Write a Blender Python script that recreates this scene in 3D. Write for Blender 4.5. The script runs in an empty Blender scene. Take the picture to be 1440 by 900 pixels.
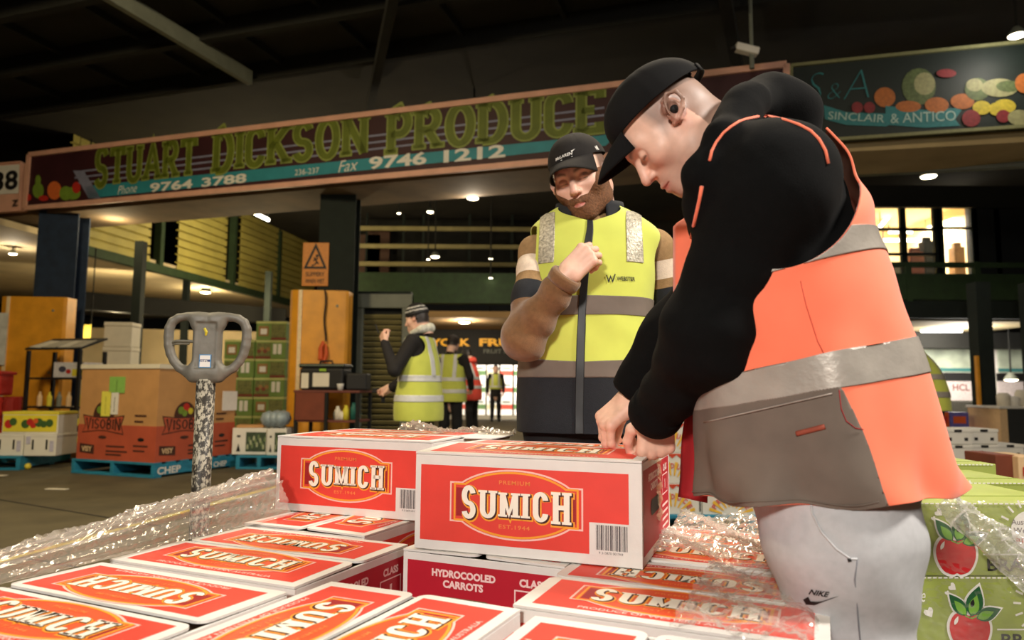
import bpy, bmesh, math, random
import numpy as np
from mathutils import Vector, Matrix, noise as mnoise
from mathutils.bvhtree import BVHTree
random.seed(7); RNG = np.random.default_rng(7)
scene = bpy.context.scene
COL = scene.collection
PI = math.pi

# ---------------------------------------------------------------- camera
FPX, PITCH, ROLL, CAMZ = 990.0, math.radians(5.45), math.radians(0.4), 0.94
cd = bpy.data.cameras.new('camera'); cam = bpy.data.objects.new('camera', cd); COL.objects.link(cam)
cd.sensor_width = 36.0; cd.lens = FPX/1440*36.0; cd.clip_start = 0.05; cd.clip_end = 200
cam.location = (0, 0, CAMZ)
cam.rotation_mode = 'QUATERNION'
cam.rotation_quaternion = (Matrix.Rotation(PI/2+PITCH, 3, 'X') @ Matrix.Rotation(ROLL, 3, 'Z')).to_quaternion()
cd.dof.use_dof = True; cd.dof.focus_distance = 1.75; cd.dof.aperture_fstop = 3.6
scene.camera = cam

# ---------------------------------------------------------------- world, lights, exposure
W = bpy.data.worlds.new('night'); scene.world = W; W.use_nodes = True
W.node_tree.nodes['Background'].inputs[0].default_value = (0.9, 0.75, 0.5, 1)
W.node_tree.nodes['Background'].inputs[1].default_value = 0.006
scene.view_settings.view_transform = 'Standard'; scene.view_settings.look = 'None'
scene.view_settings.gamma = 1.0; scene.view_settings.exposure = 0.0
try: scene.view_settings.use_curve_mapping = False
except Exception: pass

def area(loc, target, size, power, col, spread=PI):
    l = bpy.data.lights.new('area_lamp_or_fill', 'AREA'); l.shape = 'DISK'; l.size = size; l.energy = power; l.color = col; l.spread = spread
    o = bpy.data.objects.new('area_lamp_or_fill_light', l); COL.objects.link(o); o.location = loc
    d = Vector(target)-Vector(loc); o.rotation_euler = d.to_track_quat('-Z', 'Y').to_euler(); return o
def point(loc, power, col, r=0.1):
    l = bpy.data.lights.new('lamp', 'POINT'); l.energy = power; l.color = col; l.shadow_soft_size = r
    o = bpy.data.objects.new('lamp_or_fill_light', l); COL.objects.link(o); o.location = loc; return o
WARM = (1.0, 0.84, 0.62); NEUT = (1.0, 0.93, 0.84); YEL = (1.0, 0.80, 0.46)
# high-bay lamps under the canopy roof round the stack (outside the frame), with one low front fill added (behind the camera)
area((3.5, 0.3, 4.4), (0.5, 1.5, 0.9), 0.8, 125, NEUT, math.radians(120))
area((-1.6, -3.6, 3.1), (0.3, 1.8, 0.9), 0.8, 50, NEUT, math.radians(75))  # front fill added to reach faces under the cap peaks and carton fronts
area((0.6, 3.6, 4.7), (0.1, 1.9, 0.6), 0.8, 58, WARM, math.radians(130))
area((-3.6, 2.8, 4.8), (-4.4, 6.5, 0.5), 0.8, 230, YEL)
area((4.2, 2.6, 4.7), (3.0, 3.5, 0.5), 0.8, 70, WARM)

# ---------------------------------------------------------------- pixel geometry of the photograph -> points in the place
_cr, _sr, _cp, _sp = math.cos(ROLL), math.sin(ROLL), math.cos(PITCH), math.sin(PITCH)
def ray(px, py):
    x, y = px-720.0, py-450.0
    x, y = x*_cr+y*_sr, -x*_sr+y*_cr
    u, v = x/FPX, -y/FPX
    return np.array([u, _cp-v*_sp, _sp+v*_cp])
def Q(px, py, Y):
    r = ray(px, py); r = r*(Y/r[1]); return np.array([r[0], r[1], r[2]+CAMZ])
def G(px, py, z=0.0):
    r = ray(px, py); k = (z-CAMZ)/r[2]; return np.array([r[0]*k, r[1]*k, z])

# ---------------------------------------------------------------- materials
def lin(c):
    return tuple(((v/255)/12.92 if v/255 <= .04045 else ((v/255+.055)/1.055)**2.4) for v in c)
MATS = {}
def mat(name, rgb, rough=.6, var=.12, scale=30, bump=0.0, bscale=200, metal=0.0, emit=0.0, alpha=1.0, spec=.5, attr=None, stretch=None, sheen=0.0):
    if name in MATS: return MATS[name]
    m = bpy.data.materials.new(name); m.use_nodes = True; nt = m.node_tree; b = nt.nodes['Principled BSDF']
    c = lin(rgb)
    b.inputs['Roughness'].default_value = rough; b.inputs['Metallic'].default_value = metal
    b.inputs['Specular IOR Level'].default_value = spec
    if sheen: b.inputs['Sheen Weight'].default_value = sheen
    tc = nt.nodes.new('ShaderNodeTexCoord'); mp = nt.nodes.new('ShaderNodeMapping')
    if stretch: mp.inputs['Scale'].default_value = stretch
    nt.links.new(tc.outputs['Object'], mp.inputs['Vector'])
    if var > 0 or attr:
        n = nt.nodes.new('ShaderNodeTexNoise'); n.inputs['Scale'].default_value = scale; n.inputs['Detail'].default_value = 4
        nt.links.new(mp.outputs[0], n.inputs['Vector'])
        r = nt.nodes.new('ShaderNodeMapRange'); r.inputs[1].default_value = .3; r.inputs[2].default_value = .7
        r.inputs[3].default_value = 1-var; r.inputs[4].default_value = 1+var
        nt.links.new(n.outputs['Fac'], r.inputs[0])
        x = nt.nodes.new('ShaderNodeVectorMath'); x.operation = 'SCALE'
        if attr:
            a = nt.nodes.new('ShaderNodeAttribute'); a.attribute_name = attr; nt.links.new(a.outputs['Color'], x.inputs[0])
        else: x.inputs[0].default_value = c
        nt.links.new(r.outputs[0], x.inputs['Scale']); nt.links.new(x.outputs[0], b.inputs['Base Color'])
    else: b.inputs['Base Color'].default_value = (*c, 1)
    if bump:
        n2 = nt.nodes.new('ShaderNodeTexNoise'); n2.inputs['Scale'].default_value = bscale; n2.inputs['Detail'].default_value = 3
        nt.links.new(mp.outputs[0], n2.inputs['Vector'])
        bp = nt.nodes.new('ShaderNodeBump'); bp.inputs['Strength'].default_value = bump; bp.inputs['Distance'].default_value = .004
        nt.links.new(n2.outputs['Fac'], bp.inputs['Height']); nt.links.new(bp.outputs[0], b.inputs['Normal'])
    if emit:
        b.inputs['Emission Color'].default_value = (*c, 1); b.inputs['Emission Strength'].default_value = emit
    if alpha < 1: b.inputs['Alpha'].default_value = alpha
    MATS[name] = m; return m

# ---------------------------------------------------------------- object helpers
def _props(o, label=None, cat=None, group=None, kind=None):
    if label: o['label'] = label
    if cat: o['category'] = cat
    if group: o['group'] = group
    if kind: o['kind'] = kind
    return o
def thing(name, label, cat, loc=(0, 0, 0), rotz=0.0, group=None):
    o = bpy.data.objects.new(name, None); COL.objects.link(o); o.location = tuple(float(v) for v in loc); o.rotation_euler = (0, 0, rotz)
    o.empty_display_size = .1
    return _props(o, label, cat, group)
def link(name, me, parent=None, label=None, cat=None, group=None, kind=None):
    o = bpy.data.objects.new(name, me); COL.objects.link(o)
    if parent is not None: o.parent = parent
    return _props(o, label, cat, group, kind)
def dup(root, loc=None, rotz=None, label=None, group=None):
    def cp(o, par):
        c = o.copy(); COL.objects.link(c)
        if par is not None: c.parent = par
        for ch in list(o.children): cp(ch, c)
        return c
    r = cp(root, None)
    if loc is not None: r.location = tuple(float(v) for v in loc)
    if rotz is not None: r.rotation_euler = (0, 0, rotz)
    if label: r['label'] = label
    if group: r['group'] = group
    return r

class MB:
    """collects simple shapes into one mesh"""
    def __init__(s): s.v = []; s.f = []; s.m = []; s.k = 0
    def add(s, V, F, k=None):
        b = len(s.v); s.v += [tuple(map(float, p)) for p in V]
        s.f += [tuple(int(i)+b for i in f) for f in F]; s.m += [s.k if k is None else k]*len(F); return s
    def box(s, x0, x1, y0, y1, z0, z1, bev=0.0, k=None, M=None):
        if bev <= 0:
            V = [(x, y, z) for z in (z0, z1) for y in (y0, y1) for x in (x0, x1)]
            F = [(0, 2, 3, 1), (4, 5, 7, 6), (0, 1, 5, 4), (2, 6, 7, 3), (0, 4, 6, 2), (1, 3, 7, 5)]
        else:
            bm = bmesh.new(); bmesh.ops.create_cube(bm, size=1)
            bmesh.ops.scale(bm, vec=(x1-x0, y1-y0, z1-z0), verts=bm.verts)
            bmesh.ops.translate(bm, vec=((x0+x1)/2, (y0+y1)/2, (z0+z1)/2), verts=bm.verts)
            bmesh.ops.bevel(bm, geom=list(bm.edges), offset=bev, segments=2, affect='EDGES', profile=.5)
            bm.verts.index_update(); V = [v.co[:] for v in bm.verts]; F = [[v.index for v in f.verts] for f in bm.faces]; bm.free()
        if M is not None: V = [M @ Vector(p) for p in V]
        return s.add(V, F, k)
    def bar(s, a, b, w, t=None, up=(0, 0, 1), k=None):
        """square-section bar between two points"""
        a = Vector(a); b = Vector(b); d = (b-a).normalized(); u = Vector(up)
        if abs(d.dot(u)) > .98: u = Vector((1, 0, 0))
        x = d.cross(u).normalized(); y = x.cross(d); t = w if t is None else t
        V = [p+x*(i*w/2)+y*(j*t/2) for p in (a, b) for j in (-1, 1) for i in (-1, 1)]
        return s.add(V, [(0, 1, 3, 2), (4, 6, 7, 5), (0, 4, 5, 1), (2, 3, 7, 6), (0, 2, 6, 4), (1, 5, 7, 3)], k)
    def tube(s, pts, r, n=10, k=None, caps=True, close=False):
        pts = [Vector(p) for p in pts]; m = len(pts); rs = r if hasattr(r, '__len__') else [r]*m
        V = []; F = []; prev = None
        for i, p in enumerate(pts):
            if close: d = (pts[(i+1) % m]-pts[i-1]).normalized()
            else: d = (pts[min(i+1, m-1)]-pts[max(i-1, 0)]).normalized()
            if prev is None: x = d.orthogonal().normalized()
            else: x = (prev-d*prev.dot(d)).normalized()
            prev = x; y = d.cross(x)
            V += [p+x*(rs[i]*math.cos(2*PI*j/n))+y*(rs[i]*math.sin(2*PI*j/n)) for j in range(n)]
        for i in range(m if close else m-1):
            for j in range(n):
                a = i*n+j; b = i*n+(j+1) % n; c = ((i+1) % m)*n; F.append((a, b, c+(j+1) % n, c+j))
        if caps and not close: F += [tuple(range(n))[::-1], tuple((m-1)*n+j for j in range(n))]
        return s.add(V, F, k)
    def lathe(s, prof, n=20, c=(0, 0, 0), k=None, M=None):
        V = []; F = []
        for r, z in prof: V += [Vector((c[0]+r*math.cos(2*PI*j/n), c[1]+r*math.sin(2*PI*j/n), c[2]+z)) for j in range(n)]
        for i in range(len(prof)-1):
            for j in range(n): F.append((i*n+j, i*n+(j+1) % n, (i+1)*n+(j+1) % n, (i+1)*n+j))
        F += [tuple(range(n))[::-1], tuple((len(prof)-1)*n+j for j in range(n))]
        if M is not None: V = [M @ p for p in V]
        return s.add(V, F, k)
    def prism(s, poly, z0, z1, k=None, M=None):
        n = len(poly); V = [Vector((x, y, z0)) for x, y in poly]+[Vector((x, y, z1)) for x, y in poly]
        F = [tuple(range(n))[::-1], tuple(range(n, 2*n))]+[(i, (i+1) % n, n+(i+1) % n, n+i) for i in range(n)]
        if M is not None: V = [M @ p for p in V]
        return s.add(V, F, k)
    def flat(s, V2, F, M, z=0.0, k=None):
        """2-D shapes laid on a plane given by a matrix"""
        return s.add([M @ Vector((x, y, z)) for x, y in V2], F, k)
    def mesh(s, name, mats, smooth=False):
        me = bpy.data.meshes.new(name); me.from_pydata(s.v, [], s.f)
        for m in (mats if isinstance(mats, (list, tuple)) else [mats]): me.materials.append(m)
        me.polygons.foreach_set('material_index', s.m)
        if smooth: me.polygons.foreach_set('use_smooth', [True]*len(s.f))
        me.update(); return me
    def build(s, name, mats, parent=None, label=None, smooth=False, **kw):
        return link(name, s.mesh(name, mats, smooth), parent, label, **kw)

def frame(o, x, y):
    """matrix whose local x and y axes run along x and y from o"""
    x = Vector(x).normalized(); y = Vector(y); y = (y-x*y.dot(x)).normalized(); z = x.cross(y)
    M = Matrix((x, y, z)).transposed().to_4x4(); M.translation = Vector(o); return M

# ---------------------------------------------------------------- lettering
def text2d(s, h=1.0, w=None, bold=.012, shear=0.0, spacing=1.0):
    """built-in font -> 2-D mesh with cap height h, stretched to width w, left/bottom at the origin"""
    c = bpy.data.curves.new('t', 'FONT'); c.body = s; c.offset = bold; c.shear = shear; c.space_character = spacing; c.resolution_u = 3
    o = bpy.data.objects.new('t', c); COL.objects.link(o); bpy.context.view_layer.update()
    me = bpy.data.meshes.new_from_object(o.evaluated_get(bpy.context.evaluated_depsgraph_get()))
    V = np.array([v.co[:2] for v in me.vertices]); F = [tuple(p.vertices) for p in me.polygons]
    bpy.data.objects.remove(o); bpy.data.curves.remove(c); bpy.data.meshes.remove(me)
    V = V-V.min(0); ext = V.max(0); k = h/ext[1]
    V = V*np.array([(w/ext[0]) if w else k, k]); return V, F
def arc(cx, cy, rx, ry, a0, a1, n=12):
    return [(cx+rx*math.cos(math.radians(a0+(a1-a0)*i/n)), cy+ry*math.sin(math.radians(a0+(a1-a0)*i/n))) for i in range(n+1)]
def stroke(pts, t, closed=False, tx=None):
    """polyline -> quad strip of thickness t (thickness across x can differ: tx)"""
    P = np.array(pts, float); sx = 1.0 if tx is None else tx/t
    P = P/np.array([sx, 1]); n = len(P); L = []; R = []
    for i in range(n):
        a = P[i-1] if (i > 0 or closed) else None; b = P[(i+1) % n] if (i < n-1 or closed) else None
        d0 = None if a is None else (P[i]-a)/max(np.hypot(*(P[i]-a)), 1e-9)
        d1 = None if b is None else (b-P[i])/max(np.hypot(*(b-P[i])), 1e-9)
        if d0 is None: d0 = d1
        if d1 is None: d1 = d0
        n0 = np.array([-d0[1], d0[0]]); n1 = np.array([-d1[1], d1[0]]); m = n0+n1; q = max(m@m, .35)
        m = m*2/q; L.append(P[i]+m*t/2); R.append(P[i]-m*t/2)
    V = np.array(L+R)*np.array([sx, 1]); m = n if closed else n-1
    return V, [(i, n+i, n+(i+1) % n, (i+1) % n) for i in range(m)]
def GL(ch, w):
    """centre lines and slab-serif positions of a capital of width w and height 1"""
    h = w/2; S = []; B = []
    if ch == 'S': S = [arc(h, .74, h, .26, 15, 270, 14)[:-1]+arc(h, .25, h, .23, 90, -165, 14)]
    elif ch == 'U': S = [[(0, 1), (0, .3)]+arc(h, .27, h, .27, 180, 360, 12)+[(w, .3), (w, 1)]]; B = [(0, 1), (w, 1)]
    elif ch == 'M': S = [[(0, 0), (0, 1)], [(0, 1), (h, .12), (w, 1)], [(w, 1), (w, 0)]]; B = [(0, 0), (w, 0), (0, 1), (w, 1)]
    elif ch == 'I': S = [[(0, 0), (0, 1)]]; B = [(0, 0), (0, 1)]
    elif ch == 'C': S = [arc(h, .73, h, .27, 5, 180, 12)+arc(h, .27, h, .27, 180, 355, 12)]
    elif ch == 'H': S = [[(0, 0), (0, 1)], [(w, 0), (w, 1)], [(0, .52), (w, .52)]]; B = [(0, 0), (w, 0), (0, 1), (w, 1)]
    elif ch == 'T': S = [[(h, 0), (h, 1)], [(0, .8), (0, 1), (w, 1), (w, .8)]]; B = [(h, 0)]
    elif ch == 'A': S = [[(0, 0), (h, 1), (w, 0)], [(w*.2, .33), (w*.8, .33)]]; B = [(0, 0), (w, 0)]
    elif ch == 'R': S = [[(0, 0), (0, 1)], [(0, 1), (w*.5, 1)]+arc(w*.5, .74, w*.45, .26, 90, -90, 10)+[(0, .48)], [(w*.45, .48), (w*1.02, 0)]]; B = [(0, 0), (w, 0), (0, 1)]
    elif ch == 'P': S = [[(0, 0), (0, 1)], [(0, 1), (w*.5, 1)]+arc(w*.5, .72, w*.5, .28, 90, -90, 10)+[(0, .44)]]; B = [(0, 0), (0, 1)]
    elif ch == 'D': S = [[(0, 0), (0, 1)], [(0, 1), (w*.4, 1)]+arc(w*.4, .5, w*.6, .5, 90, -90, 14)+[(0, 0)]]; B = [(0, 0), (0, 1)]
    elif ch == 'K': S = [[(0, 0), (0, 1)], [(w, 1), (0, .42)], [(w*.28, .58), (w, 0)]]; B = [(0, 0), (w, 0), (0, 1), (w, 1)]
    elif ch == 'O': S = [arc(h, .5, h, .5, 0, 345, 22)]
    elif ch == 'N': S = [[(0, 0), (0, 1)], [(0, 1), (w, 0)], [(w, 0), (w, 1)]]; B = [(0, 0), (0, 1), (w, 1)]
    elif ch == 'E': S = [[(0, 0), (0, 1)], [(0, 1), (w, 1), (w, .8)], [(0, 0), (w, 0), (w, .2)], [(0, .52), (w*.7, .52)]]; B = [(0, 0), (0, 1)]
    elif ch == 'V': S = [[(0, 1), (h, 0), (w, 1)]]; B = [(0, 1), (w, 1)]
    elif ch == 'B': S = [[(0, 0), (0, 1)], [(0, 1), (w*.5, 1)]+arc(w*.5, .76, w*.42, .24, 90, -90, 8)+[(0, .52)], [(0, .52), (w*.5, .52)]+arc(w*.5, .26, w*.5, .26, 90, -90, 8)+[(0, 0)]]
    return S, B, (ch == 'O')
WID = dict(I=0.0, M=.62, A=.62, N=.56, O=.56, D=.52, T=.54, E=.44, P=.46, R=.5, K=.54, H=.5, U=.5, S=.44, C=.46, V=.56, B=.48)
def slab(word, W_, t=.16, tx=.2, serif=.05, extra=0.0, shear=0.0, scale=None, gap=.14, wk=1.0):
    """word in slab capitals fitted to width W_ and height 1; extra thickens every stroke (for outlines)"""
    out = []; x = 0.0; V = []; F = []
    ws = [WID[c]*wk for c in word]; tot = sum(ws)+len(word)*(tx+gap)-gap; kx = W_/tot
    for i, c in enumerate(word):
        S, B, closed = GL(c, ws[i]); sc = 1.0 if scale is None else scale[i]
        if closed: S = [S[0][:-1]+[S[0][-1]]]
        items = [stroke(p, t+extra, closed, tx+extra) for p in S]
        for bx, by in B:
            if serif > 0:
                hw = tx/2+serif+extra/2; ht = t*.30+extra/2; yy = by+(t*.2 if by < .5 else -t*.2)
                items.append((np.array([(bx-hw, yy-ht), (bx+hw, yy-ht), (bx+hw, yy+ht), (bx-hw, yy+ht)]), [(0, 1, 2, 3)]))
        for v, f in items:
            v = v.copy(); v[:, 1] = t/2+v[:, 1]*(1-t)
            v[:, 1] = .5+(v[:, 1]-.5)*sc
            v[:, 0] = (v[:, 0]+x+tx/2)*kx+v[:, 1]*shear
            F += [tuple(len(V)+j for j in q) for q in f]; V += v.tolist()
        x += ws[i]+tx+gap
    return np.array(V), F
# ---------------------------------------------------------------- smooth solids (signed distances -> mesh), cuts and shells
def cap(P, a, b, ra, rb):
    a = np.asarray(a, np.float32); b = np.asarray(b, np.float32); d = b-a; q = P-a
    h = np.clip((q@d)/max(d@d, 1e-12), 0, 1)
    return np.sqrt(((q-h[:, None]*d)**2).sum(1))-(ra+(rb-ra)*h)
def ell(P, c, r, R=None):
    q = P-np.asarray(c, np.float32)
    if R is not None: q = q@np.asarray(R, np.float32)
    r = np.asarray(r, np.float32); k0 = np.sqrt(((q/r)**2).sum(1)); k1 = np.sqrt(((q/r**2)**2).sum(1))+1e-9
    return k0*(k0-1)/k1
def rbox(P, c, b, rr, R=None):
    q = P-np.asarray(c, np.float32)
    if R is not None: q = q@np.asarray(R, np.float32)
    q = np.abs(q)-np.asarray(b, np.float32)+rr
    return np.sqrt((np.maximum(q, 0)**2).sum(1))+np.minimum(q.max(1), 0)-rr
def smin(a, b, k): h = np.maximum(k-np.abs(a-b), 0)/k; return np.minimum(a, b)-h*h*k*.25
def smax(a, b, k): return -smin(-a, -b, k)
def chain(P, pts, rs, k=.02):
    d = None
    for i in range(len(pts)-1):
        e = cap(P, pts[i], pts[i+1], rs[i], rs[i+1]); d = e if d is None else smin(d, e, k)
    return d
def wob(P, f, seed=0, stretch=(1, 1, 1)):
    """cheap smooth noise, about -1..1"""
    r = np.random.default_rng(seed); o = np.zeros(len(P), np.float32); Q_ = P*np.asarray(stretch, np.float32)
    for i in range(5):
        k = r.normal(size=3); k = (k/np.linalg.norm(k)*f*(.7+.25*i)).astype(np.float32); o += np.sin(Q_@k+r.uniform(0, 6.28)+1.7*np.sin(Q_@(k[[1, 2, 0]]*.6)+r.uniform(0, 6)))
    return o/3
def nets(f, lo, hi, h):
    lo = np.asarray(lo, np.float32); hi = np.asarray(hi, np.float32); B = 8
    nb = np.ceil((hi-lo)/(h*B)).astype(int)+1; n = nb*B
    bi = np.stack(np.meshgrid(*[np.arange(k) for k in nb], indexing='ij'), -1).reshape(-1, 3)
    dc = f((lo+(bi*B+B/2-.5)*h).astype(np.float32)); near = np.abs(dc) < h*B*1.55
    D = np.repeat(np.repeat(np.repeat(np.sign(dc).reshape(nb), B, 0), B, 1), B, 2).astype(np.float32)*h
    off = np.stack(np.meshgrid(*[np.arange(B)]*3, indexing='ij'), -1).reshape(-1, 3)
    pi = (bi[near][:, None]*B+off[None]).reshape(-1, 3); v = np.empty(len(pi), np.float32)
    for s in range(0, len(pi), 400000): v[s:s+400000] = f((lo+pi[s:s+400000]*h).astype(np.float32))
    D[pi[:, 0], pi[:, 1], pi[:, 2]] = v
    s = D < 0
    cs = np.zeros(n-1, np.int8)
    for a in (0, 1):
        for b in (0, 1):
            for c in (0, 1): cs += s[a:n[0]-1+a, b:n[1]-1+b, c:n[2]-1+c]
    cell = np.argwhere((cs > 0) & (cs < 8)); m = len(cell)
    idx = np.full(n-1, -1, np.int64); idx[cell[:, 0], cell[:, 1], cell[:, 2]] = np.arange(m)
    acc = np.zeros((m, 3)); cnt = np.zeros(m)
    C8 = [(a, b, c) for a in (0, 1) for b in (0, 1) for c in (0, 1)]
    dv = [D[cell[:, 0]+a, cell[:, 1]+b, cell[:, 2]+c] for a, b, c in C8]
    for i in range(8):
        for ax in range(3):
            if C8[i][ax] == 0:
                j = i+(4, 2, 1)[ax]; d0, d1 = dv[i], dv[j]; cr = (d0 < 0) != (d1 < 0)
                t = np.where(cr, d0/np.where(cr, d0-d1, 1), 0); p = np.tile(np.array(C8[i], float), (m, 1)); p[:, ax] += t
                acc[cr] += p[cr]; cnt[cr] += 1
    V = lo+(cell+acc/cnt[:, None])*h
    T = []
    for ax in range(3):
        b, c = [(1, 2), (2, 0), (0, 1)][ax]
        sl0 = [slice(1, -1)]*3; sl0[ax] = slice(0, n[ax]-1); sl1 = list(sl0); sl1[ax] = slice(1, n[ax])
        e = np.argwhere(s[tuple(sl0)] != s[tuple(sl1)]); 
        for q in range(3):
            if q != ax: e[:, q] += 1
        def at(db, dc_):
            g = e.copy(); g[:, b] -= db; g[:, c] -= dc_; return idx[g[:, 0], g[:, 1], g[:, 2]]
        q = np.stack([at(1, 1), at(0, 1), at(0, 0), at(1, 0)], 1); fl = ~s[e[:, 0], e[:, 1], e[:, 2]]
        q[fl] = q[fl][:, ::-1]; T.append(q[(q >= 0).all(1)])
    return V, np.concatenate(T)
def tris(Fq): return np.concatenate([Fq[:, [0, 1, 2]], Fq[:, [0, 2, 3]]]) if Fq.shape[1] == 4 else Fq
def normals(V, T):
    N = np.zeros_like(V); n = np.cross(V[T[:, 1]]-V[T[:, 0]], V[T[:, 2]]-V[T[:, 0]])
    for i in range(3): np.add.at(N, T[:, i], n)
    return N/(np.linalg.norm(N, axis=1)[:, None]+1e-12)
def clip(V, T, s, *att):
    """keep the part of a triangle mesh where s >= 0, cut cleanly along s = 0; per-vertex attributes follow"""
    V = np.asarray(V, float); k = (s >= 0)[T].sum(1); full = T[k == 3]; out = [full]; nv = len(V)
    A = [np.asarray(a, float) for a in att]; ed = {}; NV = []; NA = [[] for _ in A]
    part = T[(k == 1) | (k == 2)]
    if len(part):
        def edge(i, j):
            lo_ = np.minimum(i, j); hi_ = np.maximum(i, j); return lo_*nv+hi_
        rows = []
        ins = (s >= 0)[part]; one = ins.sum(1) == 1
        r = np.where(one, ins.argmax(1), (~ins).argmax(1)); ar = np.arange(len(part))
        a = part[ar, r]; b = part[ar, (r+1) % 3]; c = part[ar, (r+2) % 3]
        keys = np.concatenate([edge(a, b), edge(a, c)]); uk, inv = np.unique(keys, return_inverse=True)
        i, j = uk//nv, uk % nv; t = s[i]/(s[i]-s[j]+1e-15)
        V2 = V[i]+(V[j]-V[i])*t[:, None]; A2 = [(x[i]+(x[j]-x[i])*(t if x.ndim == 1 else t[:, None])) for x in A]
        ab = nv+inv[:len(part)]; ac = nv+inv[len(part):]
        out.append(np.stack([a, ab, ac], 1)[one])
        o = ~one; out.append(np.stack([ab, b, c], 1)[o]); out.append(np.stack([ab, c, ac], 1)[o])
        V = np.concatenate([V, V2]); A = [np.concatenate([x, y]) for x, y in zip(A, A2)]
    T = np.concatenate(out); u, inv = np.unique(T, return_inverse=True)
    return (V[u], inv.reshape(T.shape), *[x[u] for x in A])
def shell(V, T, off=0.0, th=.002):
    """cloth: a cut surface pushed out by off and given a thickness with a closed rim"""
    N = normals(V, T); Vo = V+N*off; Vi = V+N*(off-th); n = len(V)
    E = np.concatenate([T[:, [0, 1]], T[:, [1, 2]], T[:, [2, 0]]]); key = E[:, 0]*n+E[:, 1]; rk = E[:, 1]*n+E[:, 0]
    bd = E[~np.isin(key, rk)]
    rim = np.concatenate([np.stack([bd[:, 1], bd[:, 0], bd[:, 0]+n], 1), np.stack([bd[:, 1], bd[:, 0]+n, bd[:, 1]+n], 1)])
    return np.concatenate([Vo, Vi]), np.concatenate([T, T[:, ::-1]+n, rim])
def obj(name, V, T, mats, parent=None, label=None, base=None, smooth=True, col=None, midx=None, **kw):
    V = np.asarray(V, float)
    if base is not None: V = V-np.asarray(base)
    me = bpy.data.meshes.new(name); me.vertices.add(len(V)); me.vertices.foreach_set('co', V.ravel())
    k = T.shape[1]; me.loops.add(T.size); me.loops.foreach_set('vertex_index', T.ravel().astype(np.int32))
    me.polygons.add(len(T)); me.polygons.foreach_set('loop_start', np.arange(0, T.size, k, dtype=np.int32))
    me.polygons.foreach_set('loop_total', np.full(len(T), k, np.int32))
    for m in (mats if isinstance(mats, (list, tuple)) else [mats]): me.materials.append(m)
    if midx is not None: me.polygons.foreach_set('material_index', np.asarray(midx, np.int32))
    me.update(calc_edges=True); me.validate()
    if smooth: me.polygons.foreach_set('use_smooth', [True]*len(me.polygons))
    if col is not None:
        a = me.color_attributes.new('col', 'FLOAT_COLOR', 'POINT'); c4 = np.ones((len(V), 4), np.float32); c4[:, :3] = col
        a.data.foreach_set('color', c4.ravel())
    return link(name, me, parent, label, **kw)
def smooth_rings(R, n):
    """Catmull-Rom interpolation of ring parameter rows"""
    R = np.asarray(R, float); m = len(R)-1; t = np.linspace(0, m, n); i = np.minimum(t.astype(int), m-1); u = (t-i)[:, None]
    p0 = R[np.maximum(i-1, 0)]; p1 = R[i]; p2 = R[i+1]; p3 = R[np.minimum(i+2, m)]
    return .5*(2*p1+(p2-p0)*u+(2*p0-5*p1+4*p2-p3)*u*u+(3*p1-p0-3*p2+p3)*u**3), t
def loft(rings, nt, nth):
    """rings of (cx,cy,cz, fx,fy,fz, lx,ly,lz, e): centre, forward half axis, left half axis, squareness -> grid with t, theta"""
    R, t = smooth_rings(rings, nt); th = np.linspace(0, 2*PI, nth, endpoint=False)
    c, s_ = np.cos(th), np.sin(th); e = R[:, 9:10]
    cx = np.sign(c)*np.abs(c)**(2/e); sx = np.sign(s_)*np.abs(s_)**(2/e)
    V = R[:, None, 0:3]+cx[..., None]*R[:, None, 3:6]+sx[..., None]*R[:, None, 6:9]
    i, j = np.meshgrid(np.arange(nt-1), np.arange(nth), indexing='ij'); j2 = (j+1) % nth
    Fq = np.stack([i*nth+j, i*nth+j2, (i+1)*nth+j2, (i+1)*nth+j], -1).reshape(-1, 4)
    return V.reshape(-1, 3), tris(Fq), np.repeat(t, nth), np.tile(th, nt)
def axes(fwd, up):
    """columns right, forward, up of a local frame (x right, y forward, z up)"""
    f = np.asarray(fwd, float); f /= np.linalg.norm(f); u = np.asarray(up, float); u -= f*(u@f); u /= np.linalg.norm(u)
    return np.stack([np.cross(f, u), f, u], 1)

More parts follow.
